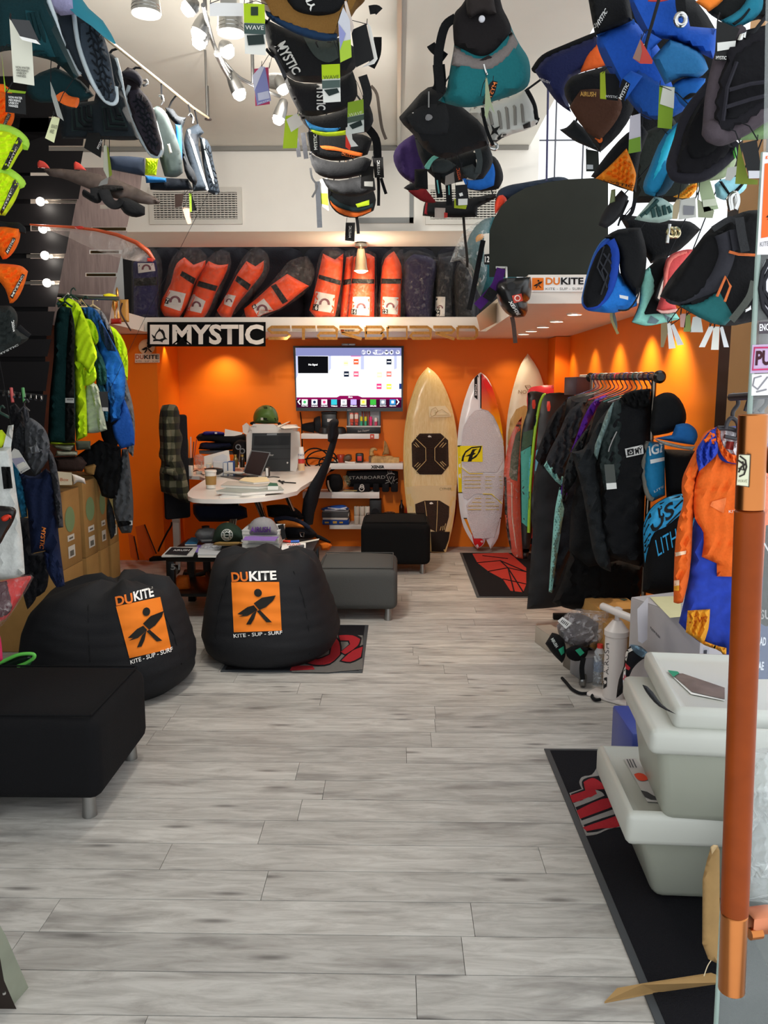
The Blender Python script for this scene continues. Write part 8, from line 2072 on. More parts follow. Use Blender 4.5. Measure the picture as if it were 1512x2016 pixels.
cloth('shirt', 'purple sleeved rash shirt between the dark jackets', 'shirt', [('sleeve', 'N 745,215 650,250 570,370 520,500 465,645 500,640 540,560 620,400 700,265', fab('#45147a'), 0, .03), ('hem', 'N 400,885 440,800 440,960 395,975', fab('#45147a'), .1, .02)], 4.55)
cloth('jacket', 'plain black jacket hanging behind the front jacket', 'jacket', [('body', 'N 700,260 830,220 860,600 820,1450 600,1500 455,1380 470,1100 500,900 560,640 620,460', G3, 0, .08, SF, 160), ('sleeve', 'N 620,430 560,620 500,860 430,960 430,1100 400,980 470,640 560,500', G4, -.03, .04)], 4.4)
t, bs = cloth('jacket', 'black and grey jacket with white label, nearest on the rack', 'jacket', [('body', 'N 840,235 900,200 1000,185 1060,190 1062,560 1022,900 1010,1500 830,1450 700,1400 690,1000 720,450 780,290', G3, 0, .1, SF, 180), ('side_panel', 'N 770,290 840,240 845,600 820,850 720,930 680,700 700,520', fab('#2b3534', .7), -.075, .02), ('sleeve', 'N 780,280 720,350 660,430 560,620 470,640 545,900 600,1200 650,1440 690,1500 768,1535 760,1440 715,1200 690,960 660,740 730,560', G4, -.04, .06, SF, 140), ('shiny_panel', 'N 790,260 740,340 690,480 640,650 665,700 700,560 760,400', fab('#6d8583', .5), -.1, .02), ('collar', 'N 838,240 870,205 1000,175 1062,170 1060,290 960,320 880,290', fab('#0b0c0d'), -.09, .03)], 4.1)
f = surf(bs[0], .012)
decal('label', 'N 870,618 1004,588 1010,655 882,684', f, pap('#dcdcd8'), t, n=30)
f = surf(bs[0], .016)
decal('emblem_square', 'N 885,625 935,615 940,662 892,670', f, pap('#16161a'), t)
mystic_mark('N 892,628 930,621 934,656 898,663', surf(bs[0], .02), pap('#dcdcd8'), t)
text('MY', 'N 945,616 1000,604 1004,650 950,660', f, pap('#16161a'), t, .03)
tube('zip', [P(x, y, 3.97) for x, y in px('N 810,490 780,550 755,610 748,640')], .004, GREYM, t)
hang_tag('dark grey hang tag with white end on the front jacket', 'N 716,735 790,733 810,915 735,922', 3.9, '#4a4f4b', band=('N 732,875 806,870 810,915 735,922', '#dfe2dd'))
cloth('wetsuit', 'black garments hanging low under the front jacket', 'wetsuit', [('legs', 'N 470,1350 700,1420 1010,1480 1000,1650 960,1790 600,1830 420,1800 330,1760 420,1560', fab('#0b0b0c'), 0, .08, SF)], 4.5)
o = box('shoe_box', P(1144, 760, 5.6), (.16, .2, .12), pla('#3a2f3a'), None, .2, .004)
top(o, 'dark small box on the boards behind the rack', 'box')
o = box('shoe_box', P(1160, 758, 5.6), (.06, .2, .14), pap('#c9c2b6'), None, .2, .004)
top(o, 'pale box end left of the rack bar', 'box')
# ---- bags right of the rack ----
harness('black harness draped on the rack end above the blue cup', [('shell', 'N 1085,240 1160,200 1240,212 1320,330 1318,430 1260,480 1085,522 1064,490 1070,350', fab('#131517'), 0, .09)], 4.0)
harness('blue and black harness cup with grey rim right of the rack', [('blue_cup', 'N 1090,540 1220,515 1250,440 1330,428 1395,470 1412,530 1385,590 1280,575', fab('#1d5c9a'), 0, .07), ('grey_rim', 'N 1085,540 1200,572 1380,600 1400,590 1375,632 1260,612 1130,575', fab('#8d8a84'), -.05, .03)], 3.85)
t = T('board_bag', 'upright blue board bag with white lettering right of the rack', 'bag', mid('N 1020,600 1170,1000', 4.05))
b = inflate('body', 'N 1022,620 1045,560 1165,572 1170,965 1075,1012 1030,960', 4.05, fab('#1a78a8', .6), t, .06)
tube('grey_edge', [surf(b, .005)(*q) for q in px('N 1045,565 1022,640 1012,800 1030,960 1075,1012')], .014, fab('#77756c'), t, sm=True)
text('IGE', 'N 1042,600 1168,566 1168,640 1055,672', surf(b, .006), pap('#dfe6e6'), t, .03)
decals('white_bar', ['N 1058,700 1165,680 1165,706 1062,730'], surf(b, .006), pap('#dfe6e6'), t)
text('LITE', 'N 1085,930 1160,890 1162,905 1090,946', surf(b, .006), pap('#b8c8d0'), t)
o = inflate('black_bag', 'N 1160,620 1390,632 1400,960 1180,985', 4.1, fab('#0d0d0f'), None, .08)
top(o, 'black padded bag behind the blue lettered bag', 'bag')
t = T('wing_bag', 'black bag with bright blue printed top and blue lettering', 'bag', mid('N 1010,1100 1400,1700', 3.95))
b = inflate('body', 'N 1005,1200 1040,1090 1120,1010 1300,948 1480,1000 1480,1700 1240,1730 1000,1680 1010,1480', 3.95, fab('#0e0f11'), t, .13, sm=True, n=160)
f = surf(b, .006)
decal('blue_top', 'N 1012,1180 1050,1085 1125,1012 1300,952 1420,980 1360,1060 1270,1120 1170,1200 1090,1240 1040,1370 1020,1470 1010,1330', f, mat('hatched_print', '#2a9ad4', .7, 0, 34, 0, .55), t, True, n=200)
f2 = surf(b, .012)
text('US', 'N 1040,1120 1230,1000 1240,1110 1075,1260', f2, pap('#101317'), t, .02)
tubes('hatching', [[f2(*q) for q in px(l)] for l in ('N 1130,1030 1280,970', 'N 1140,1045 1160,1120', 'N 1015,1200 1060,1100', 'N 1015,1260 1050,1180', 'N 1018,1320 1060,1250', 'N 1018,1390 1050,1330', 'N 1120,1060 1130,1130', 'N 1240,1060 1300,1000', 'N 1180,1190 1290,1080')], .004, pap('#101317'), t, 4)
text('LITHIUM', 'N 1095,1300 1390,1130 1400,1250 1118,1420', f2, pap('#35a4dc'), t, -.005)
# ---- jersey on its hanger ----
JO, JB, JY = fab('#e2641f', .8, .2, 110), mat('printed_knit', '#1c3aa8', .8, 0, 26, .2, .5), fab('#e8a02a', .8, .2, 110)
t, bs = cloth('jersey', 'orange and blue long sleeve jersey hanging behind the copper handle', 'jersey', [('body', 'e 480,228 520,222 660,222 900,240 860,1850 640,1860 560,1950 520,1880 400,1830 300,1760 210,1665 270,1400 310,1000 330,870 330,700 340,560 350,400', JB, 0, .05, [(.007, 22, 8), (.004, 11, -10)], 260), ('chest_panel', 'e 360,552 495,418 520,470 640,500 900,500 860,1330 490,1325 490,1230 378,1180 392,1005 330,900 325,700', JO, -.05, .025, [(.007, 22, 8), (.004, 11, -10)], 260), ('sleeve', 'e 480,228 400,270 330,400 280,500 238,600 232,700 245,760 205,920 180,1150 172,1515 205,1525 240,1515 272,1400 300,1200 312,960 330,760 350,560', JO, -.03, .04, [(.008, 14, 10)], 140), ('shoulder_patch', 'e 478,236 440,255 385,320 340,400 358,552 430,490 498,412 490,320', JB, -.085, .012), ('collar', 'e 490,228 478,300 510,400 570,480 645,495 660,440 590,420 530,350 515,280 520,235', JO, -.07, .012), ('hem', 'e 275,1575 440,1565 430,1700 400,1800 480,1830 560,1850 560,1950 520,1880 400,1830 330,1780 262,1735', JY, -.05, .02), ('lining', 'e 515,240 660,235 660,440 590,420 530,350', pap('#d8d4d8'), -.06, .006)], 2.7)
f = surf(bs[2], .004)
decals('cuff_stripe', ['e 180,1150 265,1135 262,1160 178,1180', 'e 176,1355 215,1350 213,1390 175,1395'], f, pap('#ecc8a8'), t)
decal('cuff_stripe', 'e 175,1395 214,1390 212,1430 174,1430', f, JY, t)
tubes('triangle_print', [[surf(bs[5], .004)(*q) for q in px(l)] for l in ('e 290,1600 320,1580 340,1615 300,1630 290,1600', 'e 350,1625 380,1625 365,1660 350,1625', 'e 390,1625 420,1620 405,1660 390,1625', 'e 290,1660 340,1650 320,1690 290,1660')], .0018, fab('#b8481a'), t, 4)
tubes('shoulder_marks', [[surf(bs[3], .004)(*q) for q in px(l)] for l in ('e 370,340 430,300 450,270', 'e 400,330 470,280', 'e 430,330 475,320 460,350')], .006, JO, t, 5)
decals('chest_print', ['e 455,775 560,745 555,790 540,860 500,840 440,805'], surf(bs[1], .004), fab('#ea7a42'), t)
text('KITE', 'e 578,838 650,836 650,856 578,858', surf(bs[1], .005), pap('#e8e0d8'), t, .0)
decal('neck_label', 'e 562,330 618,335 610,398 550,385', surf(bs[6], .006), pap('#8a2c24'), t)
tube('hanger', [P(x, y, 2.62) for x, y in px('e 495,235 555,235 600,240 660,260')], .008, pla('#2d2a30'), t, 8)
tube('hanger_loop', [P(x, y, 2.6) for x, y in px('e 555,240 570,185 600,160 640,190 650,260 640,310 590,305 545,295')], .007, pla('#2d2a30'), t, 8, sm=True)
tube('hanger_hook', [P(x, y, 2.62) for x, y in px('e 605,160 610,110 645,60 640,10 615,-10 590,10')], .007, pla('#2d2a30'), t, 8, sm=True)
o = tube('hanging_rail', [P(1438, 782, 2.6), P(1530, 776, 2.4)], .012, pla('#2a2226'), None)
top(o, 'dark rail at the right carrying the jersey hanger', 'rail')
for i, q in enumerate(('e 700,110 715,60 730,20 745,-10', 'e 745,110 770,60 790,10 800,-10', 'e 800,110 850,60 860,10')):
	o = tube('clothes_hanger', [P(x, y, 2.55) for x, y in px(q)], .007, pla('#2d2a30'), None, 8, sm=True)
	top(o, ['dark hanger hook just right of the jersey hanger', 'middle dark hanger hook above the copper handle', 'dark hanger hook nearest the right picture edge'][i], 'hanger')
# ---- goods on the floor ----
t = T('hand_pump', 'white stirrup pump with lettering standing on the floor', 'pump', PF(1205, 1390))
pb = PF(1208, 1378)
lathe('barrel', [(.054, .02), (.054, .03), (.053, .325), (.058, .33), (.058, .355), (.05, .365), (.024, .4), (.02, .405)], pb, pla('#d9d2ce', .35), t, (0, 0, 1), 32)
bm = bmesh.new()
bbox_bm(bm, pb + Vector((0, 0, .011)), (.25, .1, .02), -.75, .009, 2)
from_bm('foot_plate', bm, pla('#d9d2ce', .35), t, 40)
lathe('piston_rod', [(.012, .4), (.012, .425), (.022, .435), (.024, .46), (.012, .468)], pb, pla('#d9d2ce', .35), t, (0, 0, 1), 16)
ha, hb_ = P(1185, 1193, 3.84), P(1247, 1219, 3.66)
lathe('handle', [(.016, 0), (.0185, .004), (.0185, (hb_ - ha).length - .004), (.016, (hb_ - ha).length)], ha, pla('#d9d2ce', .35), t, hb_ - ha, 20)
lathe('handle_bore', [(.012, 0), (.012, .001)], hb_, pla('#8a8480'), t, hb_ - ha, 14)
bl = bpy.data.objects['barrel.%03d' % max(int(o.name.split('.')[1]) for o in bpy.data.objects if o.name.startswith('barrel.'))]
text('AIRUSH', 'O 570,690 575,505 602,505 598,690', surf(bl, .003), pap('#1a1a1c'), t, -.01)
decals('emblem', ['O 566,710 590,705 588,760 568,775', ], surf(bl, .003), pap('#1a1a1c'), t)
decals('emblem_ring', ['O ' + ' '.join('%.0f,%.0f' % (578 + 8 * math.cos(a_), 735 + 12 * math.sin(a_)) for a_ in np.linspace(0, 6.283, 11)[:-1])], surf(bl, .005), pap('#d9d2ce'), t)
o = tube('pump_hose', [PF(x, y, .012) for x, y in px('O 322,710 350,740 380,775 430,800 480,800 520,790 500,820 520,840 550,838')], .008, BLK, None, sm=True)
top(o, 'thin black hose lying on the floor beside the pump', 'hose')
cyl_item('water_bottle', 'clear water bottle with red cap behind the pump', 'bottle', 1178, 1268, 1352, 24, 4.0, [('bottle', 0, .8, 1, .95, film('#dfe8f0', .35, .08, .3, 30)), ('neck', .8, .92, .95, .45, film('#dfe8f0', .35, .08, 0)), ('cap', .9, 1, .5, .48, pla('#c8322c')), ('label_band', .35, .6, .98, .98, film('#8aa0c0', .4, .2, 0))], 0)
def carton(lab, c, s, m, rz, nm='carton', flap=True):
	t = T(nm, lab, 'box', c)
	box('carton', (c[0], c[1], c[2] + s[2] / 2 + .001), s, m, t, rz, .003)
	R2 = Matrix.Rotation(rz, 3, 'Z')
	for k in (-1, 1) if flap else ():
		p = Vector(c) + R2 @ Vector((0, k * s[1] * .25, s[2] + .003))
		box('flap', p, (s[0] * .99, s[1] * .492, .003), m, t, rz)
	return t
p = PF(1078, 1284)
carton('pale small carton at the left end of the floor boxes', (p.x + .03, p.y + .1, 0), (.1, .2, .1), pap('#a89f93'), .25)
for i, (x, y, lab) in enumerate(((1122, 1312, 'dark small box under the black caps'), (1130, 1332, 'second dark small box under the black caps'), (1150, 1346, 'grey small box beside the water bottle'))):
	p = PF(x, y)
	carton(lab, (p.x + .04, p.y + .1, 0), (.09 if i < 2 else .12, .16, .13), pap(['#5f5a54', '#6a645c', '#8f8f92'][i]), .3)
p = PF(1232, 1290)
t = carton('brown kraft carton with dark stamp behind the pump', (1.18, 4.35, 0), (.24, .3, .34), kraft, .1)
decal('stamp', 'O 665,240 690,236 715,242 690,250', lambda x, y: PF(x, y, .3465), pap('#3f4a3c'), t)
carton('second brown kraft carton right behind the pump', (1.16, 3.98, 0), (.2, .25, .32), kraft, .1)
p = P(1315, 1218, 3.2)
W1 = mat('white_carton', '#b7b2b3', .85, 0, 14, .05, .06)
t = carton('large white carton with open flap right of the pump', (p.x + .22, 3.42, 0), (.42, .42, p.z), W1, .42)
cw = surf(next(c for c in t.children if c.name.startswith('carton')), .003)
text('FLOW RUSH', 'O 848,402 905,462 905,478 848,418', cw, pap('#4a4a50'), t)
card('open_flap', 'O 770,300 835,228 830,480 800,505 775,490', 3.3, W1, t, .005, .3)
decal('yellow_sheet', 'O 845,228 985,222 1030,260 1030,345 965,352', lambda x, y: PF(x, y, p.z + .008), pap('#d6d0a2'), t)
cc = card('shipping_label', 'O 1160,530 1200,525 1195,665 1155,655', 2.9, pap('#dcdad8'), t, .003)
decals('handling_mark', ['O 1166,545 1185,543 1184,570 1165,572', 'O 1166,585 1185,583 1184,610 1165,612', 'O 1166,622 1185,620 1184,648 1165,648'], cf(cc, .001), pap('#55555a'), t)
t = T('cap_bag', 'grey cap in a clear plastic bag with barcode on the floor boxes', 'cap', mid('O 290,520 600,300', 4.1))
inflate('cap', 'O 292,395 380,320 470,340 560,400 540,480 440,522 340,500 300,440', 4.15, fab('#4a4446'), t, .08)
b = inflate('plastic_bag', 'O 286,390 385,300 480,306 600,320 598,420 560,500 425,528 340,512 300,440', 4.12, film('#e9e6ea', .3, .1, 1, 16), t, .1, .06, 8, wr=(.008, 14, 50))
cc = card('barcode_label', 'O 295,370 325,346 380,385 345,418', 3.98, pap('#e9e9e6'), t, .002)
decals('barcode', ['O %d,%d %d,%d %d,%d %d,%d' % (x, y, x + 4, y + 2, x - 8, y + 18, x - 12, y + 16) for x, y in ((325, 362), (333, 367), (341, 372), (350, 377), (358, 383))], cf(cc, .001), pap('#222222'), t)
t = T('cap', 'black white lettered cap lying on its side beside the bagged cap', 'cap', mid('O 225,500 340,620', 4.05))
b = inflate('crown', 'O 222,505 262,440 300,450 335,490 342,580 322,622 270,570', 4.05, fab('#131315'), t, .07)
text('AIRUSH', 'O 268,465 300,520 285,532 254,480', surf(b, .004), pap('#cfd6d2'), t, .02)
decal('green_badge', 'O 300,540 332,520 336,560 318,575', surf(b, .004), pap('#2aa07a'), t)
inflate('brim', 'O 345,540 400,515 480,535 460,590 400,610 350,580', 4.0, fab('#0f0f11'), t, .02)
decal('green_badge', 'O 400,545 430,530 455,560 430,580', at(3.975), pap('#2aa07a'), t)
t = T('castor', 'small grey castor wheel on a black bracket near the bottle', 'wheel', PF(1147, 1352))
p = PF(1147, 1352)
lathe('wheel', [(.012, -.014), (.03, -.014), (.034, -.008), (.034, .008), (.03, .014), (.012, .014)], p + Vector((0, 0, .036)), GREYM, t, (.9, -.4, 0), 20)
strap('bracket', 'O 450,590 440,650 445,720', p.y - .05, 5, B2, t)
t = T('graphic_pack', 'black white and red graphic pack standing beside the pump', 'pack', mid('O 660,800 840,520', 3.3))
b = inflate('body', 'O 700,560 730,515 790,520 850,580 800,600 740,660 690,790 645,830 660,720 690,640', 3.35, fab('#19181a'), t, .06)
f = surf(b, .004)
decals('white_print', ['O 705,545 735,530 745,545 715,560 705,610 698,600', 'O 690,660 700,640 700,700 685,760'], f, pap('#d9d6d2'), t, True)
decals('red_print', ['O 700,620 730,650 720,665 695,650', 'O 690,690 705,700 695,730'], f, pap('#b82c34'), t, True)
inflate('clear_wrap', 'O 725,510 775,515 850,575 800,590 745,550', 3.28, film('#8fb4c8', .4, .1, 1, 20), t, .02)
# ---- plastic storage totes ----
TOTE = mat('frosted_plastic', '#9c9f92', .35, 0, 6, 0, .06, .5)
TOTE.node_tree.nodes['Principled BSDF'].inputs['Subsurface Weight'].default_value = .25
TOTE.node_tree.nodes['Principled BSDF'].inputs['Subsurface Radius'].default_value = (.04, .04, .03)
LID = mat('milky_plastic', '#bdbfb7', .35, 0, 6, 0, .04, .5)
def tote(lab, x0, y0, sx, sy, z0, h, rz, shift=(0, 0, 0), tilt=0, tp=.86, low=False):
	cx, cy = x0 + sx / 2, y0 + sy / 2
	t = T('storage_tote', lab, 'storage box', (cx, cy, z0))
	box('body', (cx, cy, z0 + h / 2 + .001), (sx * .93, sy * .93, h), TOTE, t, rz, .03, 3, tp)
	if not low:
		box('rim', (cx, cy, z0 + h - .035), (sx, sy, .075), LID, t, rz, .022, 3)
	R3 = Matrix.Rotation(rz, 3, 'Z') @ Matrix.Rotation(tilt, 3, 'X')
	c = Vector((cx, cy, z0 + h + (-.02 if low else .03))) + Vector(shift)
	bm = bmesh.new()
	k = 1.04 if low else .98
	bbox_bm(bm, (0, 0, 0), (sx * k, sy * k, .1 if low else .065), 0, .02, 3)
	tf = [fc for fc in bm.faces if fc.normal.z > .9 and fc.calc_area() > .01]
	bmesh.ops.inset_region(bm, faces=tf, thickness=.035)
	for fc in tf:
		for v in fc.verts:
			v.co.z -= .02
	bmesh.ops.transform(bm, matrix=Matrix.Translation(c) @ R3.to_4x4(), verts=bm.verts)
	from_bm('lid', bm, LID, t, 40)
	for q in (-1, 1):
		box('clip', Vector((cx, cy, z0 + h - .01)) + Matrix.Rotation(rz, 3, 'Z') @ Vector((sx * .12, q * (sy * .52 + .002), 0)), (sx * .3, .014, .07), LID, t, rz, .005)
	return t, c + R3 @ Vector((0, 0, (.05 if low else .0325) - .02)), R3
t1, c1_, R1 = tote('frosted storage tote with papers on its lid, at the bottom by the mat', .67, 2.12, .56, .44, .0095, .285, -.05, (0, 0, 0), 0, .7, True)
def lidtop(c, R):
	n = R @ Vector((0, 0, 1))
	o_ = c + n * .001
	def f(x, y):
		d = ray(x, y)
		return CAM + d * ((o_ - CAM).dot(n) / d.dot(n))
	return f
f = lidtop(c1_, R1)
fl_ = lambda e: (lambda x, y: f(x, y) + Vector((0, 0, e)))
decal('paper_insert', 'O 690,1195 760,1190 900,1400 1050,1430 1000,1460 830,1450 770,1340', fl_(.002), pap('#b4b1ae'), t1, n=20)
decal('red_dot', 'O 750,1290 775,1282 810,1290 838,1318 810,1330 770,1320', fl_(.004), pap('#d8482c'), t1, True)
decals('text_block', ['O 790,1385 830,1395 870,1420 1000,1450 850,1440 815,1425'], fl_(.004), pap('#3a3a3c'), t1)
decals('print_lines', ['O 705,1200 712,1200 735,1250 728,1250', 'O 720,1200 727,1200 750,1250 743,1250', 'O 738,1200 745,1200 768,1250 761,1250'], fl_(.004), pap('#4a4a4c'), t1)
t2, c2_, R2 = tote('frosted storage tote with photo sheet on its tilted lid, on top of the other', .705, 2.05, .56, .44, .305, .285, -.1, (.06, .01, .008), .06)
f = lidtop(c2_, R2)
fl_ = lambda e: (lambda x, y: f(x, y) + Vector((0, 0, e)))
decal('photo_sheet', 'O 945,672 1290,770 1290,850 1090,810', fl_(.002), pap('#dcdcd8'), t2, n=20)
decal('photo', 'O 970,690 1040,690 1290,775 1290,845 1095,800', fl_(.004), mat('printed_photo', '#6a5f58', .5, 0, 18, 0, .7), t2, n=20)
decal('green_corner', 'O 950,674 1010,682 1020,692 985,715', fl_(.006), pap('#2f8a6a'), t2)
o = inflate('dark_garment', 'O 800,750 830,760 920,870 1000,925 900,880 820,790', 2.02, fab('#2a2a2c'), None, .02)
top(o, 'dark cloth squeezed out under the upper tote lid', 'cloth')
o = box('blue_crate', (1.12, 2.78, .17), (.62, .26, .32), pla('#3a4a9a', .4), None, 0, .01)
top(o, 'blue crate edge standing behind the storage totes', 'crate')
# ---- cut cardboard, door and handle at the lower right ----
KR = mat('cardboard', '#9a7a4c', .85, 0, 16, .1, .2)
t = T('cut_carton', 'torn brown carton with its flap spread on the floor at lower right', 'box', PF(1390, 1940))
pts = [PF(x, y, z_) for x, y, z_ in ((1190, 1972, .006), (1215, 1945, .03), (1270, 1935, .05), (1400, 1915, .06), (1440, 1930, .05), (1300, 1950, .012))]
mk('flap', pts + [p_ - Vector((0, 0, .005)) for p_ in pts], [(0, 1, 2, 5), (5, 2, 3, 4), (11, 8, 7, 6), (10, 9, 8, 11), (0, 1, 7, 6), (1, 2, 8, 7), (2, 3, 9, 8), (3, 4, 10, 9), (4, 5, 11, 10), (5, 0, 6, 11)], KR, t)
inflate('side_wall', 'R 890,770 935,760 950,800 950,1600 870,1560 828,1450 830,1000 860,870', 1.62, KR, t, .008, .008, 3, sm=False)
inflate('torn_edge', 'R 885,775 905,760 938,765 915,800 895,830', 1.61, pap('#c9ad82'), t, .006)
strap('string', 'R 890,1570 865,1610 840,1680', 1.6, 1, pap('#c9b898'), t, .001)
t = T('pull_handle', 'tall copper door pull with rust brown middle grip', 'door handle', P(1440, 1950, 1.15))
ax_ = (P(1440, 1950, 1.15), P(1483, 815, 1.15))
d_ = ax_[1] - ax_[0]
L_ = d_.length
cop = met('#b5713f', .28)
for nm, a_, b_, r_, m_ in (('copper_end', 0, .148, .0198, cop), ('grip', .148, .848, .0204, mat('rust_lacquer', '#80380f', .42, 0, 20, .02, .25, .12)), ('copper_end', .848, 1, .0198, cop)):
	lathe(nm, [(r_ - .002, L_ * a_), (r_, L_ * a_ + .002), (r_, L_ * b_ - .002), (r_ - .002, L_ * b_)], ax_[0], m_, t, d_, 32)
for yy in (1835, 905):
	q = P(1440 + (1950 - yy) * .038, yy, 1.15)
	box('standoff', q + Vector((.055, .03, 0)), (.05, .034, .032), met('#c07a5a', .35), t, .2, .006)
	lathe('bolt', [(.009, 0), (.009, .02)], q + Vector((.03, .012, -.012)), cop, t, (1, .2, 0), 12)
cc = card('sticker', 'e 652,425 740,428 728,670 636,655', 1.128, pap('#c9c9ae'), t, .0008)
decals('sticker_border', ['e 650,425 740,428 739,434 650,431', 'e 640,652 728,664 728,670 638,656', 'e 734,428 740,428 728,670 722,670'], cf(cc, .0005), pap('#4a3c30'), t)
tubes('sticker_print', [[cf(cc, .0008)(*q) for q in px(l)] for l in ('e 660,440 700,470 708,520 690,575 655,590', 'e 645,470 690,500', 'e 650,530 690,545 680,480', 'e 650,560 670,520 700,500')], .0012, pap('#2a241e'), t, 5)
text('WAVE', 'e 645,612 715,612 712,636 642,634', cf(cc, .0006), pap('#8a8a72'), t, .0)
d1 = T('door_1', 'clear glass shop door with stickers at the right edge', 'door', P(1440, 2016, 1.22))
d1['kind'] = 'structure'
card('glass_leaf', [(1508, -40), (1503, 300), (1478, 770), (1440, 1500), (1413, 1950), (1405, 2100), (2100, 2100), (2100, -40)], 1.215, film('#e8f0ee', .1, .03, 0), d1, .01)
gt_ = tube('glass_edge', [P(1503, 300, 1.214), P(1478, 770, 1.214), P(1413, 1950, 1.214), P(1405, 2100, 1.214)], .004, film('#9fb5ac', .6, .1, 0), d1)
Yd = 1.21
cc = card('poster', 'f 492,0 700,0 700,810 445,812', Yd, pap('#dcd9dc'), d1, .001)
decal('orange_square', 'f 506,90 700,60 700,640 476,680', cf(cc, .0008), pap('#e0642a'), d1)
text('DUKITE', 'f 515,30 800,-10 800,40 512,52', cf(cc, .0012), pap('#e0642a'), d1, .02)
surfer_mark('f 500,300 760,240 760,620 490,640', cf(cc, .0014), pap('#2a1a14'), d1)
text('KITE', 'f 470,712 540,704 538,740 468,748', cf(cc, .0008), pap('#6a6a6e'), d1, .0)
cc = card('round_sticker', 'f 540,830 700,800 700,1380 560,1330 490,1240 465,1080 480,940', Yd, pap('#e6e4ec'), d1, .001, sm=True)
tubes('sticker_swirl', [[cf(cc, .001)(*q) for q in px(l)] for l in ('f 540,850 490,950 470,1080 495,1230 560,1320', 'f 545,930 500,1020 500,1100 560,1180', 'f 480,1110 520,1190 560,1240')], .0035, pap('#1a1a20'), d1, 5)
cc = card('sticker', 'f 460,1345 700,1335 700,1430 458,1440', Yd, pap('#4a444a'), d1, .001)
text('ENC', 'f 465,1362 540,1358 540,1412 465,1418', cf(cc, .0006), pap('#e8e6ea'), d1)
cc = card('pull_sign', 'f 408,1528 700,1515 700,1740 392,1752', Yd, pap('#b9a2c2'), d1, .001)
tubes('sign_border', [[cf(cc, .0006)(*q) for q in px('f 690,1545 425,1550 410,1725 690,1712')]], .0014, pap('#c8386a'), d1, 5)
text('PU', 'f 438,1575 560,1568 555,1688 430,1692', cf(cc, .0006), pap('#3a1420'), d1, .04)
cc = card('sticker', 'f 405,1760 700,1750 700,1920 400,1930', Yd, pap('#e9e6e6'), d1, .001)
tubes('sticker_swirl', [[cf(cc, .0006)(*q) for q in px('f 480,1775 425,1790 412,1850 450,1880 490,1830 530,1780')], [cf(cc, .0006)(*q) for q in px('f 440,1900 520,1880')]], .0012, pap('#8a8a90'), d1, 5)
t = T('street_sign', 'dark blue sign plate with white letters behind the glass door', 'sign', mid('e 800,1680 900,2010', 1.6))
cc = card('plate', 'e 812,1670 845,1690 1000,1700 1000,2080 785,2080 795,1700', 1.6, pla('#1f3566', .4), t, .006)
text('AD', 'e 808,1770 854,1772 850,1834 804,1832', cf(cc, .001), pap('#c9d0dc'), t, .03)
text('AE', 'e 796,1950 838,1952 834,2014 792,2012', cf(cc, .001), pap('#c9d0dc'), t, .03)
t = T('bag', 'black bag with white letter S behind the glass door', 'bag', mid('e 820,1650 900,1690', 1.75))
b = inflate('body', 'e 850,950 1050,900 1050,1720 812,1690 830,1300', 1.75, fab('#101013'), t, .05, .05)
text('SU', 'e 808,1570 890,1570 890,1640 806,1640', surf(b, .006), pap('#d8d8dc'), t, .02)
strap('white_line', 'e 838,1080 866,1130 900,1180', 1.68, 1.6, pap('#c9c9cc'), t)
o = inflate('wrapped_goods', 'R 1180,100 1400,40 1400,1180 1135,1150 1150,700', 1.5, film('#dfe6e6', .55, .12, 1, 12), None, .06, .06, wr=[(.012, 22, 60), (.006, 11, -30)])
top(o, 'crinkled clear plastic wrapped bundle behind the door handle', 'bundle')
o = box('dark_crate', (1.1, 1.95, .22), (.28, .3, .4), pla('#5a5c54', .5), None, -.1, .02)
top(o, 'grey crate under the plastic wrapped bundle', 'crate')
harness('black harness seen edge on behind the blue ones in the right cluster', [('shell', 'D 560,-60 960,-60 1180,200 1250,420 1150,560 980,760 900,980 700,900 620,700 560,300', B2, 0, .06)], 3.3)
harness('black harness bundle hanging behind the tags above the coral one', [('shell', 'E 640,210 760,225 980,250 1060,255 1120,300 1000,420 830,500 780,420 690,300', B2, 0, .07)], 2.9)
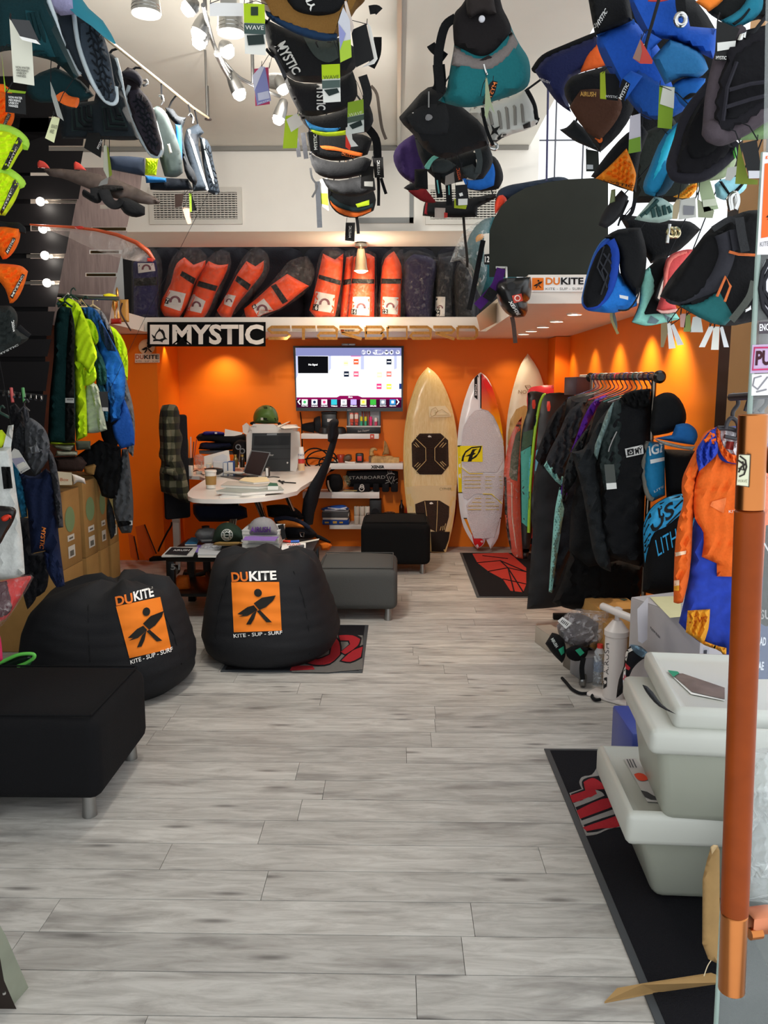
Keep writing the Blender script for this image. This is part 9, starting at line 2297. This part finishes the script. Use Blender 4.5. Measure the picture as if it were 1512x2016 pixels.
harness('olive black harness behind the orange ribbed one at lower right', [('shell', 'D 660,880 900,760 980,900 1000,1160 1010,1300 640,1309', fab('#232723'), 0, .06)], 2.95)
# ======================= THREADS AND LOOPS THAT HOLD THINGS UP =======================
hz = []
for o in list(bpy.data.objects):
	if o.type == 'EMPTY' and o.get('category') == 'harness':
		ch = [c for c in o.children if c.type == 'MESH']
		vs = [v.co + W[o.name] for c in ch[:3] for v in c.data.vertices]
		main = max(ch, key=lambda c: c.name.split('.')[0] in ('shell', 'back_plate', 'pad', 'outer', 'blue_cup'))
		surf(main)
		hz.append((o, _bvh[main.name][0], vs))
rails = [o for o in bpy.data.objects if o.name.startswith('hanging_rail') and o.type == 'EMPTY']
segs = []
for r_ in rails:
	for c in r_.children:
		if c.name.startswith('rail'):
			vv = [v.co + W[r_.name] for v in c.data.vertices]
			for a in range(0, len(vv) - 8, 8):
				p0, p1 = sum(vv[a:a + 8], Vector()) / 8, sum(vv[a + 8:a + 16], Vector()) / max(1, len(vv[a + 8:a + 16]))
				for k in range(25):
					segs.append(p0.lerp(p1, k / 24))
for o, tr, vs in hz:
	tp = max(vs, key=lambda v: v.z)
	if P(-70, 300, 2.5).x > tp.x or tp.y > 5.9 or tp.z < 1.72 or not segs:
		continue
	r = min(segs, key=lambda s_: (s_ - tp).length + 3 * max(0, tp.z - s_.z))
	if (r - tp).length < 2.2:
		tube('hanging_loop', [tp - Vector((0, 0, .02)), tp.lerp(r, .5), r], .004 if tp.z > 2.2 else .002, BLK2, o, 6)
for o in list(bpy.data.objects):
	if o.type == 'EMPTY' and o.get('category') == 'tag' and o.name.startswith('hang_tag'):
		st = [c for c in o.children if c.name.startswith('string')]
		if not st:
			continue
		a = st[0].data.vertices[0].co + W[o.name]
		best = min(((t_[1].find_nearest(a), t_[0]) for t_ in hz), key=lambda q: q[0][3] if q[0][3] is not None else 9)
		p = best[0][0]
		if p is not None and best[0][3] < 1.6:
			tube('string', [a, a.lerp(p, .5) + Vector((0, 0, .01)), p], .0012, BLK2, o, 4)
